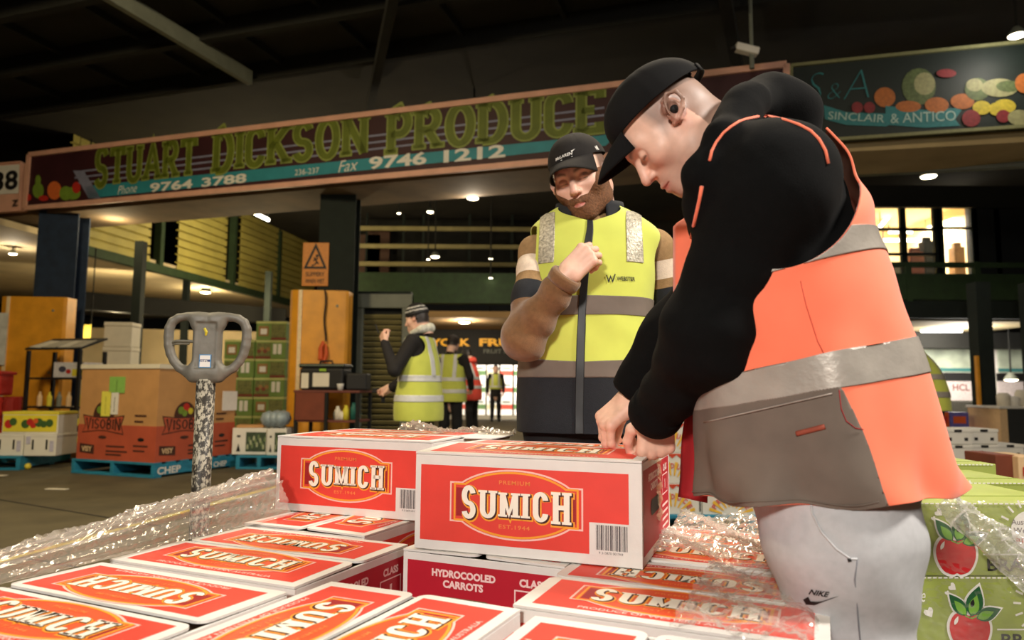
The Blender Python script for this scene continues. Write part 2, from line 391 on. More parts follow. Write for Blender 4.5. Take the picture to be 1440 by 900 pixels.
# ---------------------------------------------------------------- heads, hands, caps
def head_sdf(P, gaze_down=True, chin=1.0, nose=1.0):
    M = P.copy(); M[:, 0] = np.abs(P[:, 0])          # mirrored left and right
    d = ell(P, (0, -.012, .038), (.076, .098, .088))
    d = smin(d, ell(P, (0, .026, -.03), (.064, .064, .088)), .03)
    d = smin(d, cap(M, (.056, -.012, -.045), (.046, .02, -.078), .02, .018), .03)
    d = smin(d, cap(M, (.046, .02, -.078), (.014, .07, -.104), .018, .016), .03)
    d = smin(d, ell(P, (0, .078, -.104), (.022, .018, .017)), .02)
    d = smin(d, cap(M, (.008, .080, .022), (.042, .066, .022), .013, .011), .018)      # brow
    d = smin(d, ell(M, (.046, .054, -.024), (.022, .026, .02)), .03)                   # cheekbone
    d = smax(d, -ell(M, (.031, .094, .000), (.019, .016, .012)), .014)                 # eye socket
    d = smin(d, ell(P, (0, .074, -.07), (.031, .026, .03)), .022)                      # muzzle
    d = smin(d, cap(P, (0, .083, .014), (0, .106*nose, -.026), .0085, .0105), .012)
    d = smin(d, ell(P, (0, .109*nose, -.033), (.0108, .0115, .0095)), .008)
    d = smin(d, ell(M, (.0118, .096, -.0355), (.0068, .010, .007)), .006)
    d = smax(d, -ell(M, (.0065, .1, -.0445), (.0042, .007, .005)), .003)               # nostril
    d = smin(d, ell(M, (.031, .0755, .000), (.0145, .0135, .0115)), .004)              # closed lid over the eye
    d = smax(d, -cap(M, (.020, .0905, -.0045), (.042, .084, -.0055), .0012, .0012), .003)   # lid slit
    d = smin(d, cap(M, (.004, .1000, -.0650), (.019, .089, -.0685), .0054, .003), .005)  # lips
    d = smin(d, cap(M, (.003, .0985, -.0780), (.017, .089, -.0735), .0064, .0035), .005)
    d = smax(d, -cap(M, (0, .106, -.0712), (.022, .092, -.0712), .0016, .0012), .003)
    # ear
    ME = M.copy(); ye, ze = M[:, 1]+.012, M[:, 2].copy(); ME[:, 1] = (ye*.839+ze*.545)/.80-.012; ME[:, 2] = (ze*.839-ye*.545)/.80
    e = chain(ME, [(.078, .010, .002), (.086, .009, .024), (.092, -.006, .037), (.100, -.027, .031), (.102, -.035, .008), (.098, -.029, -.012), (.089, -.012, -.028), (.080, -.002, -.032)], [.0036, .0038, .0040, .0042, .0042, .0040, .0056, .005], .003)
    MP = ME.copy(); MP[:, 0] -= .55*(ME[:, 1]+.012)
    e = smin(e, ell(MP, (.0865, -.013, .004), (.0048, .0235, .0355)), .004); e = smin(e, cap(ME, (.070, -.006, .004), (.086, -.012, .002), .016, .016), .01); e = smax(e, -ell(ME, (.097, -.008, .0), (.008, .011, .017)), .004); e = smin(e, ell(M, (.086, .006, -.006), (.005, .005, .008)), .005)
    d = smin(d, e, .006)
    d = smin(d, cap(P, (0, -.040, -.03), (0, -.058, -.15), .056, .060), .055)
    return d
def head_paint(L, base, lip, blush, shave=None, hair=None, hairline=None):
    """skin tint per vertex: lips, ruddy cheeks/nose/ears, stubble shadow and cropped hair (marks of the person, not light)"""
    n = len(L); c = np.tile(np.array(base), (n, 1)); M = L.copy(); M[:, 0] = np.abs(M[:, 0])
    def mix(w, col): 
        w = np.clip(w, 0, 1)[:, None]; c[:] = c*(1-w)+np.array(col)*w
    g = lambda p, r: np.exp(-(((M-np.array(p))/np.array(r))**2).sum(1))
    mix(.3*g((.045, .06, -.03), (.025, .03, .022))+.5*g((0, .11, -.033), (.018, .02, .016))+.8*g((.085, -.01, .0), (.014, .03, .04)), blush)
    if shave is not None:
        w = np.clip((-.045-M[:, 2])/.02, 0, 1)*np.clip((M[:, 1]+.02)/.03, 0, 1)*np.clip((M[:, 2]+.16)/.03, 0, 1)
        mix(.45*w, shave)
    mix(g((.007, .098, -.0715), (.014, .012, .0068))*1.3, lip)
    if hair is not None:
        w = hairline(M); mix(w, hair)
    # eyebrow and lash line
    br = np.exp(-((M[:, 2]-.0195-.006*np.sin(np.clip((M[:, 0]-.012)/.036, 0, 1)*2.4))/(.0048-.05*np.clip(M[:, 0]-.03, 0, 1)))**2)*np.clip((M[:, 0]-.009)/.006, 0, 1)*np.clip((.050-M[:, 0])/.012, 0, 1)*(M[:, 1] > .05); mix(.8*br, hair if hair is not None else (.05, .03, .02))
    ls = np.exp(-((M[:, 2]+.0052)/.0022)**2)*((M[:, 0] > .018) & (M[:, 0] < .044) & (M[:, 1] > .06)); mix(.8*ls, (.04, .02, .015))
    return c
def hand_prims(curl, thumb, spread=.0, flip=1):
    """joint chains of a hand in its own frame: x towards the thumb, y along the fingers, z out of the back of the hand"""
    ch = []
    base = [(.030, .088), (.010, .094), (-.011, .090), (-.030, .080)]; ln = [(.042, .026, .021), (.046, .029, .022), (.042, .027, .021), (.033, .021, .018)]
    for i in range(4):
        x, y = base[i]; p = np.array([x, y, 0.0]); a = 0.0; pts = [np.array([x*.75, y-.05, -.001]), p]; sp = spread*(1.5-i)*.5
        for k in range(3):
            a += curl[i][k]; d = np.array([math.sin(sp)*math.cos(a), math.cos(sp)*math.cos(a), -math.sin(a)]); p = p+d*ln[i][k]; pts.append(p)
        r = [.0105, .0105, .0092, .0084, .0070] if i < 3 else [.0095, .0092, .0080, .0073, .0062]
        ch.append((pts, r))
    tp = [np.array([.012, .022, -.006])]; 
    for d, l in zip(thumb, (.046, .032, .026)): d = np.array(d, float); d /= np.linalg.norm(d); tp.append(tp[-1]+d*l)
    ch.append((tp, [.015, .0125, .0105, .0082]))
    for pts, r in ch:
        for p in pts: p[0] *= flip
    return ch
def hand_sdf(P, ch, flip=1):
    d = rbox(P, (0, .048, 0), (.039, .047, .0135), .013)
    d = smin(d, ell(P, (.022*flip, .03, -.008), (.018, .03, .014)), .012)
    for pts, r in ch[:4]:
        d = smin(d, chain(P, pts[:2], r[:2], .006), .010)
    f = None
    for pts, r in ch[:4]:
        e = chain(P, pts[1:], r[1:], .004)
        for q, rr in zip(pts[1:4], r[1:4]): e = smin(e, np.sqrt(((P-q.astype(np.float32))**2).sum(1))-rr*1.07, .004)
        f = e if f is None else smin(f, e, .0022)
    d = smin(d, f, .006); d = smin(d, chain(P, ch[4][0], ch[4][1], .006), .008)
    d = smin(d, cap(P, (0, .01, 0), (0, -.07, 0), .027, .029), .02)
    return d
def place(V, o, R): return V@R.T+np.asarray(o)
def local(P, o, R): return ((P-np.asarray(o, np.float32))@np.asarray(R, np.float32))
def make_cap(parent, base, o, R, m_crown, m_peak, strap=True, peak_len=.075, tilt=.0, fit=0.0, lift=0.0, sc=1.0, tall=.098, wide=.58, back=0.0):
    R = np.asarray(R)*sc; cb, sb = math.cos(back), math.sin(back); R = R@np.array([[1, 0, 0], [0, cb, -sb], [0, sb, cb]])
    """baseball cap on a head frame: panelled crown, curved peak, top button, rear strap over an open arch"""
    lat, lon = 40, 72; V = []; 
    for i in range(lat+1):
        a = PI/2*i/lat
        for j in range(lon):
            b = 2*PI*j/lon; x, y, z = math.cos(a)*math.cos(b), math.cos(a)*math.sin(b), math.sin(a)
            seam = .0012*math.exp(-((abs(((b+PI/6) % (PI/3))-PI/6))/.05)**2)
            bulge = 1+.03*math.sin(a*2)+(.05*max(0, y)**2*math.sin(a*2)); k = bulge-seam*8
            V.append((x*(.0835+fit)*k, -.012+y*(.107+fit)*k, .036+z*(tall+fit)*k))
    V = np.array(V); T = []
    for i in range(lat):
        for j in range(lon): T.append((i*lon+j, i*lon+(j+1) % lon, (i+1)*lon+(j+1) % lon, (i+1)*lon+j))
    T = tris(np.array(T)); cut = np.minimum(V[:, 2]-(.042+lift-.018*V[:, 1]), 1)
    if strap: cut = np.minimum(cut, np.sqrt((V[:, 0]/.036)**2+((V[:, 2]-.03)/.042)**2)-1+10*(V[:, 1] > -.04))
    Vc, Tc = clip(V, T, cut); Vc, Tc = shell(Vc, Tc, 0.0, .003)
    c = obj('cap', place(Vc, o, R), Tc, m_crown, parent, base=base)
    # peak
    nu, nv = 40, 12; V = []
    for i in range(nu+1):
        a = PI*(i/nu)*wide+PI*(1-wide)/2
        for j in range(nv+1):
            t = j/nv; ex = peak_len*t*math.sin((i/nu)*PI)**.55
            x = math.cos(a)*(.0835+fit+.012*t*math.sin((i/nu)*PI)); y = -.012+math.sin(a)*(.107+fit)+ex
            z = .044+lift-.018*y-.026*min(1, wide/.58)**3*(abs(math.cos(a))**2)*(.1+1.7*t)-t*t*(.010+tilt)-t*tilt*.6
            V.append((x, y, z))
    V = np.array(V); T = []
    for i in range(nu):
        for j in range(nv): T.append((i*(nv+1)+j, (i+1)*(nv+1)+j, (i+1)*(nv+1)+j+1, i*(nv+1)+j+1))
    Vp, Tp = shell(V, tris(np.array(T))[:, ::-1], 0, .004)
    obj('peak', place(Vp, o, R), Tp, m_peak, c, base=base)
    mb = MB(); mb.lathe([(.0065, 0), (.006, .002), (.003, .0035)], 12, (0, -.012, .0355+tall+fit)); Vb = place(np.array(mb.v), o, R)
    obj('button', Vb, tris(np.array([f if len(f) == 4 else (f[0], f[1], f[2], f[2]) for f in mb.f[:-2]])), m_crown, c, base=base)
    if strap:
        mb = MB(); pts = []
        V = []; n = 24
        for i in range(n+1):
            b = -PI/2-.55+1.1*i/n
            for dz in (0, .016): V.append((math.cos(b)*(.085+fit), -.012+math.sin(b)*(.1085+fit), .040+dz))
        T = tris(np.array([(2*i, 2*i+2, 2*i+3, 2*i+1) for i in range(n)])); V2, T2 = shell(np.array(V), T, .0015, .003)
        obj('strap', place(V2, o, R), T2, m_crown, c, base=base)
    return c
def project_text(V2, F, M, tree, name, m, parent, base, off=.0015, dist=.4):
    """lay flat lettering on a curved surface along the frame's -z"""
    mw = np.array([M @ Vector((x, y, 0)) for x, y in V2]); d = -(M.to_3x3() @ Vector((0, 0, 1))); out = []
    for p in mw:
        loc, nrm, i, di = tree.ray_cast(Vector(p)-d*dist*.5, d, dist)
        out.append((loc-d*off)[:] if loc else tuple(p))
    mb = MB(); mb.add(np.array(out)-np.asarray(base), F); return mb.build(name, m, parent)
# ================================================================ THE HALL
m_floor = mat('floor_concrete', (92, 84, 62), .75, .22, 3, .25, 60)
m_floor.node_tree.nodes['Noise Texture'].inputs['Detail'].default_value = 10
m_dark = mat('dark_steel', (22, 22, 18), .85, .2, 12)
m_ceil = mat('dark_ceiling', (34, 30, 22), .9, .3, 2)
m_green = mat('green_steel', (40, 60, 30), .75, .2, 8)
m_dgreen = mat('dark_green_steel', (20, 30, 25), .85, .2, 8)
m_blue = mat('blue_steel', (34, 50, 74), .8, .2, 8)
m_pink = mat('sign_border', (226, 172, 150), .6, .1, 5)
m_maroon = mat('sign_maroon', (58, 22, 28), .6, .15, 3)
m_olive = mat('sign_olive', (98, 110, 26), .6, .2, 6)
m_lgreen = mat('sign_outline', (140, 152, 74), .6, .1, 6)
m_teal = mat('sign_teal', (48, 138, 152), .6, .1, 6)
m_lav = mat('sign_lilac_line', (130, 132, 158), .6, .1, 6)
m_white = mat('white_paint', (232, 228, 220), .6, .06, 6)
m_black = mat('black_ink', (22, 20, 20), .6, .1, 10)
m_pale = mat('pale_wall', (206, 188, 150), .8, .12, 1.5)
m_soffit = mat('soffit_concrete', (120, 100, 74), .85, .25, 2)
m_slat = mat('louvre_slat', (150, 140, 92), .6, .15, 4)
m_clad = mat('cladding', (176, 164, 84), .55, .15, 2)
m_yel = mat('yellow_guard', (226, 156, 40), .45, .12, 5, .1, 40)
m_yel2 = mat('yellow_paint', (206, 188, 50), .6, .3, 20)
m_lamp = mat('lamp_glow', (255, 240, 205), .5, 0, emit=14)
m_tube = mat('tube_glow', (255, 246, 225), .5, 0, emit=9)
m_orange = mat('orange_paint', (214, 92, 40), .6, .1, 10)
m_red = mat('red_paint', (190, 44, 34), .6, .1, 10)
m_grey = mat('grey_paint', (120, 124, 112), .55, .12, 6)
m_apple_g = mat('painted_green', (120, 150, 50), .6, .1, 10)

def hitplane(px, py, A, B):
    """pixel ray met with the upright plane through two points"""
    r = ray(px, py); d = (B-A)[:2]; n = np.array([-d[1], d[0]]); k = (A[:2]@n)/(r[:2]@n); p = r*k; p[2] += CAMZ; return p

flo = MB(); flo.box(-40, 40, -12, 60, -.2, 0); floor = flo.build('floor', m_floor, kind='structure')
def strip(a, b, w, name, m, parent, z=.004, wig=0):
    a = np.array(a); b = np.array(b); d = (b-a)[:2]; L = np.linalg.norm(d); d /= L; n = np.array([-d[1], d[0]])*w/2; mb = MB()
    k = 24; V = []; F = []
    for i in range(k+1):
        p = a[:2]+d*L*i/k; j = wig*(random.random()-.5)
        V += [(*(p+n*(1+j)), z), (*(p-n*(1+j)), z), (*(p+n*(1+j)), .0005), (*(p-n*(1+j)), .0005)]
    for i in range(k):
        q = 4*i; F += [(q, q+1, q+5, q+4), (q+2, q, q+4, q+6), (q+1, q+3, q+7, q+5)]
    mb.add(V, F); return mb.build(name, m, parent)
strip(G(-260, 860), G(420, 676), .065, 'painted_line', m_yel2, floor, .003, .5)
strip(G(-30, 698), G(230, 741), .02, 'floor_joint', mat('joint_dark', (38, 34, 26), .9), floor, .002)
strip(G(-200, 745), G(120, 800), .015, 'floor_joint', MATS['joint_dark'], floor, .002)

# roof over the aisle
ce = MB(); ce.box(-16, 16, -10, 22, 5.15, 5.3); ceiling = ce.build('ceiling', m_ceil, kind='structure')
SA, SB = Q(35, 293, 10.5), Q(850, 213, 7.8)                     # the line of the sign board
su = (SB-SA); su[2] = 0; su /= np.linalg.norm(su); sv = np.array([-su[1], su[0], 0])
for i in range(9):
    o_ = SA*np.array([1, 1, 0])-sv*(.3+1.05*i)
    mb = MB(); mb.bar((o_-su*6)+np.array([0, 0, 5.03]), (o_+su*16)+np.array([0, 0, 5.03]), .1, .22); mb.build('purlin', m_dark, ceiling)
for a, b, w in (((120, -30), (352, 110), .07), ((560, -40), (520, 150), .1), ((1010, -60), (1040, 110), .12)):
    p, q = G(*a, 4.86), G(*b, 4.86); mb = MB(); mb.bar(p, q, w, .18); mb.build('rafter', m_grey if w < .08 else m_dark, ceiling)  # the thin paler one draws a beam's lit edge by its colour
for i in range(16):
    o_ = SA*np.array([1, 1, 0])+su*(-4+1.25*i)
    mb = MB(); mb.bar(o_-sv*.1+np.array([0, 0, 5.1]), o_-sv*4.5+np.array([0, 0, 5.1]), .05, .08); mb.build('ceiling_batten', m_dark, ceiling)
# far walls close the hall
wb = MB(); wb.box(-30, 30, 34, 34.3, 0, 8); wb.build('wall_back', m_dark, kind='structure')
for s_, n_ in ((-1, 'wall_left'), (1, 'wall_right')):
    w_ = MB(); w_.box(16*s_-.15, 16*s_+.15, -10, 34, 0, 8); w_.build(n_, m_dark, kind='structure')
w_ = MB(); w_.box(-16, 16, -10.3, -10, 0, 8); w_.build('wall_front', m_dark, kind='structure')
w_ = MB(); w_.box(-16, 16, 21.5, 34, 5.15, 5.3); w_.build('ceiling_rear', m_dark, kind='structure')

# ---- lettered sign boards
def board(name, label, A, B, corners, border, bm_, fm, thick=.12):
    """corners: pixel corners bl, br, tr, tl on the upright plane A-B"""
    P = [hitplane(x, y, A, B) for x, y in corners]; base = P[0].copy()
    t = thing(name, label, 'sign', base)
    d = (B-A); d[2] = 0; d /= np.linalg.norm(d); n = np.array([d[1], -d[0], 0])
    mb = MB(); Vb = [p-base for p in P]; mb.add(Vb+[v-n*thick for v in Vb], [(0, 1, 2, 3), (7, 6, 5, 4), (0, 4, 5, 1), (1, 5, 6, 2), (2, 6, 7, 3), (3, 7, 4, 0)])
    mb.build('panel', fm, t)
    bo = MB()
    for i in range(4): bo.bar(Vb[i]+n*.01, Vb[(i+1) % 4]+n*.01, border, .04, up=n)
    bo.build('frame', bm_, t)
    return t, base, n
def on_board(A, B, n, base, bl, br, tl, off=.006):
    """frame, width and height of a lettering field given by three pixels"""
    p, q, r = (hitplane(*c, A, B) for c in (bl, br, tl)); x = q-p; M = frame(p-base+n*off, x, r-p)
    return M, np.linalg.norm(x), float(Vector(r-p).dot(M.to_3x3() @ Vector((0, 1, 0))))
main, mb0, mn = board('fascia_sign', 'long maroon fascia sign with olive capitals and a teal telephone band', SA, SB,
                      [(36, 293), (1104, 198), (1106, 91), (42, 218)], .07, m_pink, m_maroon)
ar = MB()
def field(mbx, A, B, n, base, pts, off, k):
    P = [hitplane(x, y, A, B)-base+n*off for x, y in pts]; mbx.add(P, [tuple(range(len(P)))], k)
field(ar, SA, SB, mn, mb0, [(125, 279), (852, 205), (875, 182), (880, 176), (850, 190), (118, 262)], .004, 0)
field(ar, SA, SB, mn, mb0, [(103, 240), (118, 240), (142, 279), (125, 279)], .004, 1)
for dy in (0, 8, 16):
    field(ar, SA, SB, mn, mb0, [(105, 241+dy), (850, 150+dy*1.3), (850, 153+dy*1.3), (105, 243.5+dy)], .003, 1)
ar.build('painted_band', [m_teal, m_lav], main)
lt = MB()
for word, bl, br, tl in (('STUART', (133, 264), (276, 248), (136, 210)), ('DICKSON', (300, 243), (516, 219), (304, 186)), ('PRODUCE', (545, 217), (850, 187), (549, 157))):
    M, w_, h_ = on_board(SA, SB, mn, mb0, bl, br, tl)
    for k, ex, off in ((1, .085, .002), (0, 0, .005)):
        V, F = slab(word, w_/h_*1.0, .15, .19, .06, ex, .0, [1.12]+[1]*(len(word)-1), .12)
        lt.add([M @ Vector((x*h_, y*h_, off)) for x, y in V], F, k)
lt.build('capitals', [m_olive, m_lgreen], main)
for s_, bl, br, tl, bo_ in (('9764', (211, 271), (271, 265), (211, 258), .03), ('3788', (284, 263.6), (347, 257), (284, 250.6), .03), ('9746', (519, 239), (600, 231.4), (519, 221), .03), ('1212', (624, 229.2), (711, 221), (624, 211.5), .03), ('236-237', (415, 247), (449, 243.5), (415, 239), .0)):
    M, w_, h_ = on_board(SA, SB, mn, mb0, bl, br, tl, .008); V, F = text2d(s_, h_, w_, bo_); nu = MB(); nu.flat(V, F, M); nu.build('phone_number', m_white, main)
for s_, bl, br, tl in (('Phone', (166, 274), (193, 270), (166, 262)), ('Fax', (476, 243), (504, 239), (476, 227))):
    M, w_, h_ = on_board(SA, SB, mn, mb0, bl, br, tl, .008); V, F = text2d(s_, h_, w_, -.005, .35); nu = MB(); nu.flat(V, F, M); nu.build('script_word', m_white, main)
def blob(mbx, A, B, n, base, cx, cy, rx, ry, k, off=.004, rot=0, m=16, dent=0):
    P = []
    for i in range(m):
        a = 2*PI*i/m; r = 1-dent*math.exp(-((a-PI*1.5)/.4)**2); x, y = rx*r*math.cos(a), ry*r*math.sin(a); c, s_ = math.cos(rot), math.sin(rot)
        P.append((cx+x*c-y*s_, cy+x*s_+y*c))
    field(mbx, A, B, n, base, P[::-1], off, k)
fr = MB()
for i, b in enumerate(((54, 268, 8, 11, 0), (54, 254, 4, 8, 0), (77, 268, 10, 13, 1), (93, 272, 9, 10, 0), (103, 272, 11, 9, 0), (108, 264, 6, 8, 2), (40, 278, 5, 5, 2), (62, 279, 7, 4, 2))):
    blob(fr, SA, SB, mn, mb0, *b, off=.004+.0008*i)
fr.build('painted_fruit', [m_apple_g, mat('painted_orange', (220, 110, 50), .6, .1), m_red], main)

LA, LB = Q(-40, 292, 10.7), Q(32, 292, 10.5)
nb_, nbb, nbn = board('number_sign', 'white stall number sign at the left end of the maroon fascia', LA, LB, [(-60, 301), (29, 296), (31, 228), (-60, 236)], .02, m_pink, m_pink)
z_ = MB(); field(z_, LA, LB, nbn, nbb, [(-55, 277), (27, 272), (29, 231), (-55, 238)], .012, 0)
z_.build('white_field', m_white, nb_)
z_ = MB(); M, w_, h_ = on_board(LA, LB, nbn, nbb, (-9, 270), (26, 266.5), (-9, 243), .02); V, F = text2d('38', h_, w_, .03); z_.flat(V, F, M); z_.build('numerals', m_black, nb_); z_ = MB()
M, w_, h_ = on_board(LA, LB, nbn, nbb, (18, 291), (27, 290), (18, 282), .02); V, F = text2d('Z', h_, w_, .03); z_.flat(V, F, M); z_.build('small_letter', m_black, nb_)

RA, RB = Q(1110, 200, 7.45), Q(1440, 178, 7.0)
sa, sab, san = board('fruit_sign', 'dark fruit painted sign with teal script and ribbon, right of the maroon fascia', RA, RB, [(1112, 201), (1475, 176), (1475, 56), (1112, 93)], .035, mat('sign_sage', (130, 130, 88), .6), mat('sign_dark_green', (16, 30, 24), .6))
z_ = MB()
for s_, bl, br, tl, k in (('S', (1136, 143), (1160, 141), (1134, 104), 0), ('&', (1164, 140), (1183, 138), (1164, 119), 0), ('A', (1186, 140), (1222, 137), (1186, 101), 0)):
    M, w_, h_ = on_board(RA, RB, san, sab, bl, br, tl, .008); V, F = text2d(s_, h_, w_, -.03, .25); z_.flat(V, F, M, 0, k)
ribbon = [(1158, 148), (1190, 158), (1245, 160), (1245, 149), (1300, 155), (1346, 152), (1352, 155), (1343, 168), (1350, 177), (1300, 180), (1250, 176), (1246, 178), (1190, 176), (1160, 168)]
field(z_, RA, RB, san, sab, ribbon[::-1], .006, 0)
z_.build('ribbon_and_script', [mat('sign_ribbon', (44, 122, 126), .6)], sa)
z_ = MB()
for s_, bl, br, tl in (('SINCLAIR', (1164, 168), (1243, 173), (1164, 157)), ('& ANTICO', (1252, 174), (1344, 170), (1252, 160))):
    M, w_, h_ = on_board(RA, RB, san, sab, bl, br, tl, .010); V, F = text2d(s_, h_, w_, .005); z_ = MB(); z_.flat(V, F, M); z_.build('ribbon_letters', mat('ribbon_letter', (170, 196, 186), .6), sa)
z_ = MB()
fm = [mat('fruit_orange', (176, 100, 40), .6, .2), mat('fruit_yellow', (196, 176, 50), .6, .2), mat('fruit_red', (130, 36, 40), .6, .2), mat('fruit_green', (86, 100, 56), .6, .3), mat('fruit_cream', (150, 148, 104), .6, .2)]
for i, b in enumerate(((1292, 122, 24, 26, 3), (1300, 118, 15, 16, 4), (1244, 137, 15, 14, 0), (1277, 150, 18, 8, 0), (1317, 148, 17, 11, 0), (1353, 143, 17, 11, 0), (1374, 126, 18, 16, 3), (1370, 120, 12, 9, 4), (1405, 124, 26, 13, 4), (1418, 122, 18, 8, 3), (1380, 152, 13, 10, 1), (1412, 150, 16, 10, 1), (1399, 154, 9, 9, 1), (1365, 167, 13, 12, 2), (1410, 164, 10, 9, 2), (1432, 166, 16, 11, 4), (1205, 152, 8, 8, 2), (1222, 152, 8, 8, 2), (1440, 118, 14, 14, 0), (1330, 104, 14, 6, 2))):
    blob(z_, RA, RB, san, sab, *b, off=.0045+.0007*i)
z_.build('painted_fruit', fm, sa)

# beam and soffit the signs hang on
def beam(name, A, B, a, b, z0, z1, depth, m, back=0.14):
    d = (B-A); d[2] = 0; d /= np.linalg.norm(d); n = np.array([-d[1], d[0], 0])
    P = A+d*a; R_ = A+d*b; mb = MB(); V = []
    for z in (z0, z1):
        for p, k in ((P, back), (R_, back), (R_, back+depth), (P, back+depth)): q = p+n*k; V.append((q[0], q[1], z))
    mb.add(V, [(3, 2, 1, 0), (4, 5, 6, 7), (0, 1, 5, 4), (1, 2, 6, 5), (2, 3, 7, 6), (3, 0, 4, 7)]); return mb.build(name, m, kind='structure')
beam('trim_1', SA, SB, -4, 10.0, 3.53, 4.2, .95, m_soffit)
beam('trim_2', RA, RB, .0, 6, 3.52, 4.3, .9, mat('soffit_beige', (186, 164, 120), .85, .15, 2))
mb = MB(); mb.tube([Q(1160, 246, 8.6), Q(1500, 228, 7.6)], .05, 8); mb.build('trim_3', m_grey, kind='structure')

# ---- steel columns with yellow guards
def column(px0, px1, pg0, pg1, ytop, Y, mcol, label, sticker):
    c0 = Q(pg0, 545, Y); c1 = Q(pg1, 545, Y); w = c1[0]-c0[0]; base = np.array([(c0[0]+c1[0])/2, Y, 0]); zt = Q((pg0+pg1)/2, ytop, Y)[2]
    t = thing('column_guard', label, 'column guard', base)
    P = [(-w/2, .30), (-w/2, .12), (-w/2+.02, .05), (-w/2+.06, .0), (-w/2+.14, -.03), (w*.05, .0), (w/2-.03, .04), (w/2, .08), (w/2, .30)]
    inn = [(x*.975, y+.012) for x, y in P]
    mb = MB(); n = len(P); V = [(x, y, 0) for x, y in P]+[(x, y, 0) for x, y in inn]+[(x, y, zt) for x, y in P]+[(x, y, zt) for x, y in inn]; F = []
    for i in range(n-1): F += [(i, i+1, 2*n+i+1, 2*n+i), (n+i+1, n+i, 3*n+i, 3*n+i+1), (2*n+i, 2*n+i+1, 3*n+i+1, 3*n+i)]
    F += [(0, 2*n, 3*n, n), (n-1, 2*n-1, 4*n-1, 3*n-1)]; mb.add(V, F); mb.build('guard', m_yel, t)
    mb = MB(); mb.box(-w/2+.15, -w/2+.2, -.04, -.026, 0, zt, .004); mb.build('edge_stripe', mat('edge_stripe', (240, 214, 170), .4), t)
    for z in (.25, zt*.5, zt-.2):
        mb = MB(); mb.lathe([(.022, 0), (.022, .012), (.012, .018)], 8, M=Matrix.Translation((w*.32, .04, z)) @ Matrix.Rotation(PI/2, 4, 'X')); mb.build('bolt', m_grey, t)
    a = Q(px0, 545, Y+.3); b = Q(px1, 545, Y+.3); hw = (b[0]-a[0])/2; s_ = MB()
    xm = (a[0]+b[0])/2; H_ = 4.0
    s_.box(xm-hw, xm+hw, Y+.35, Y+.37, 0, H_); s_.box(xm-.01, xm+.01, Y+.37, Y+.63, 0, H_); s_.box(xm-hw, xm+hw, Y+.63, Y+.65, 0, H_)
    s_.build('trim_4', mcol, kind='structure')
    return t, base, w, zt
gl, glb, glw, glz = column(34, 92, -12, 82, 417, 10.2, m_blue, 'wide yellow column guard at the left edge with a white poster', True)
gr, grb, grw, grz = column(440, 492, 400, 485, 408, 9.0, m_dgreen, 'yellow column guard behind the table with the black cooler', False)
mb = MB(); mb.box(-glw/2-.06, -glw/2+.21, -.075, -.06, glz-1.0, glz-.25); mb.build('poster', mat('poster_pale', (206, 206, 200), .6, .15, 9), gl)
mb = MB(); 
for i in range(3): mb.lathe([(.05-.01*i, 0), (.05-.01*i, .003)], 12, M=Matrix.Translation((-glw/2+.03, -.077, glz-.45-.22*i)) @ Matrix.Rotation(PI/2, 4, 'X'))
mb.build('poster_print', mat('poster_blue', (70, 96, 170), .6), gl)
# warning sign on the column
ws0, ws1 = Q(424, 402, 9.33), Q(461, 402, 9.33); wst = Q(424, 341, 9.33)
w_ = ws1[0]-ws0[0]; h_ = wst[2]-ws0[2]
t = thing('warning_sign', 'orange slippery when wet warning sign on the dark column above the guard', 'sign', ws0)
mb = MB(); mb.box(0, w_, 0, .015, 0, h_, .004); mb.build('plate', mat('warning_orange', (206, 128, 36), .5, .1), t)
M = frame((0, -.004, 0), (1, 0, 0), (0, 0, 1)); z_ = MB()
V, F = stroke([(w_*.12, h_*.42), (w_*.88, h_*.42), (w_*.5, h_*.93)], .03, True); z_.flat(V, F, M)
for pts in ([(w_*.45, h_*.66), (w_*.55, h_*.56), (w_*.48, h_*.48)], [(w_*.55, h_*.56), (w_*.62, h_*.5)], [(w_*.42, h_*.58), (w_*.52, h_*.62), (w_*.6, h_*.63)], [(w_*.36, h_*.46), (w_*.46, h_*.49)]):
    V, F = stroke(pts, .018); z_.flat(V, F, M)
V, F = stroke(arc(w_*.56, h_*.69, .012, .014, 0, 330, 8), .016, True); z_.flat(V, F, M)
for s_, y in (('SLIPPERY', .22), ('WHEN WET', .06)): V, F = text2d(s_, h_*.1, w_*.72, .01); z_.flat(V+np.array([w_*.14, h_*y]), F, M)
z_.build('warning_print', m_black, t)
# rope with an orange hook hanging on the guard
t = thing('hanging_rope', 'dark rope with an orange hook hanging down the yellow guard', 'rope', Q(456, 520, 8.965))
b0 = Q(456, 520, 8.965); mb = MB(); mb.tube([Q(457+1.2*math.sin(i), 408+i*9, 8.965)-b0 for i in range(9)], .012, 6); mb.build('rope', m_black, t)
mb = MB(); mb.tube([Q(x, y, 8.955)-b0 for x, y in ((455, 480), (451, 490), (451, 505), (456, 508), (459, 498), (458, 484))], [.018, .03, .035, .03, .022, .015], 8); mb.build('hook', m_orange, t)

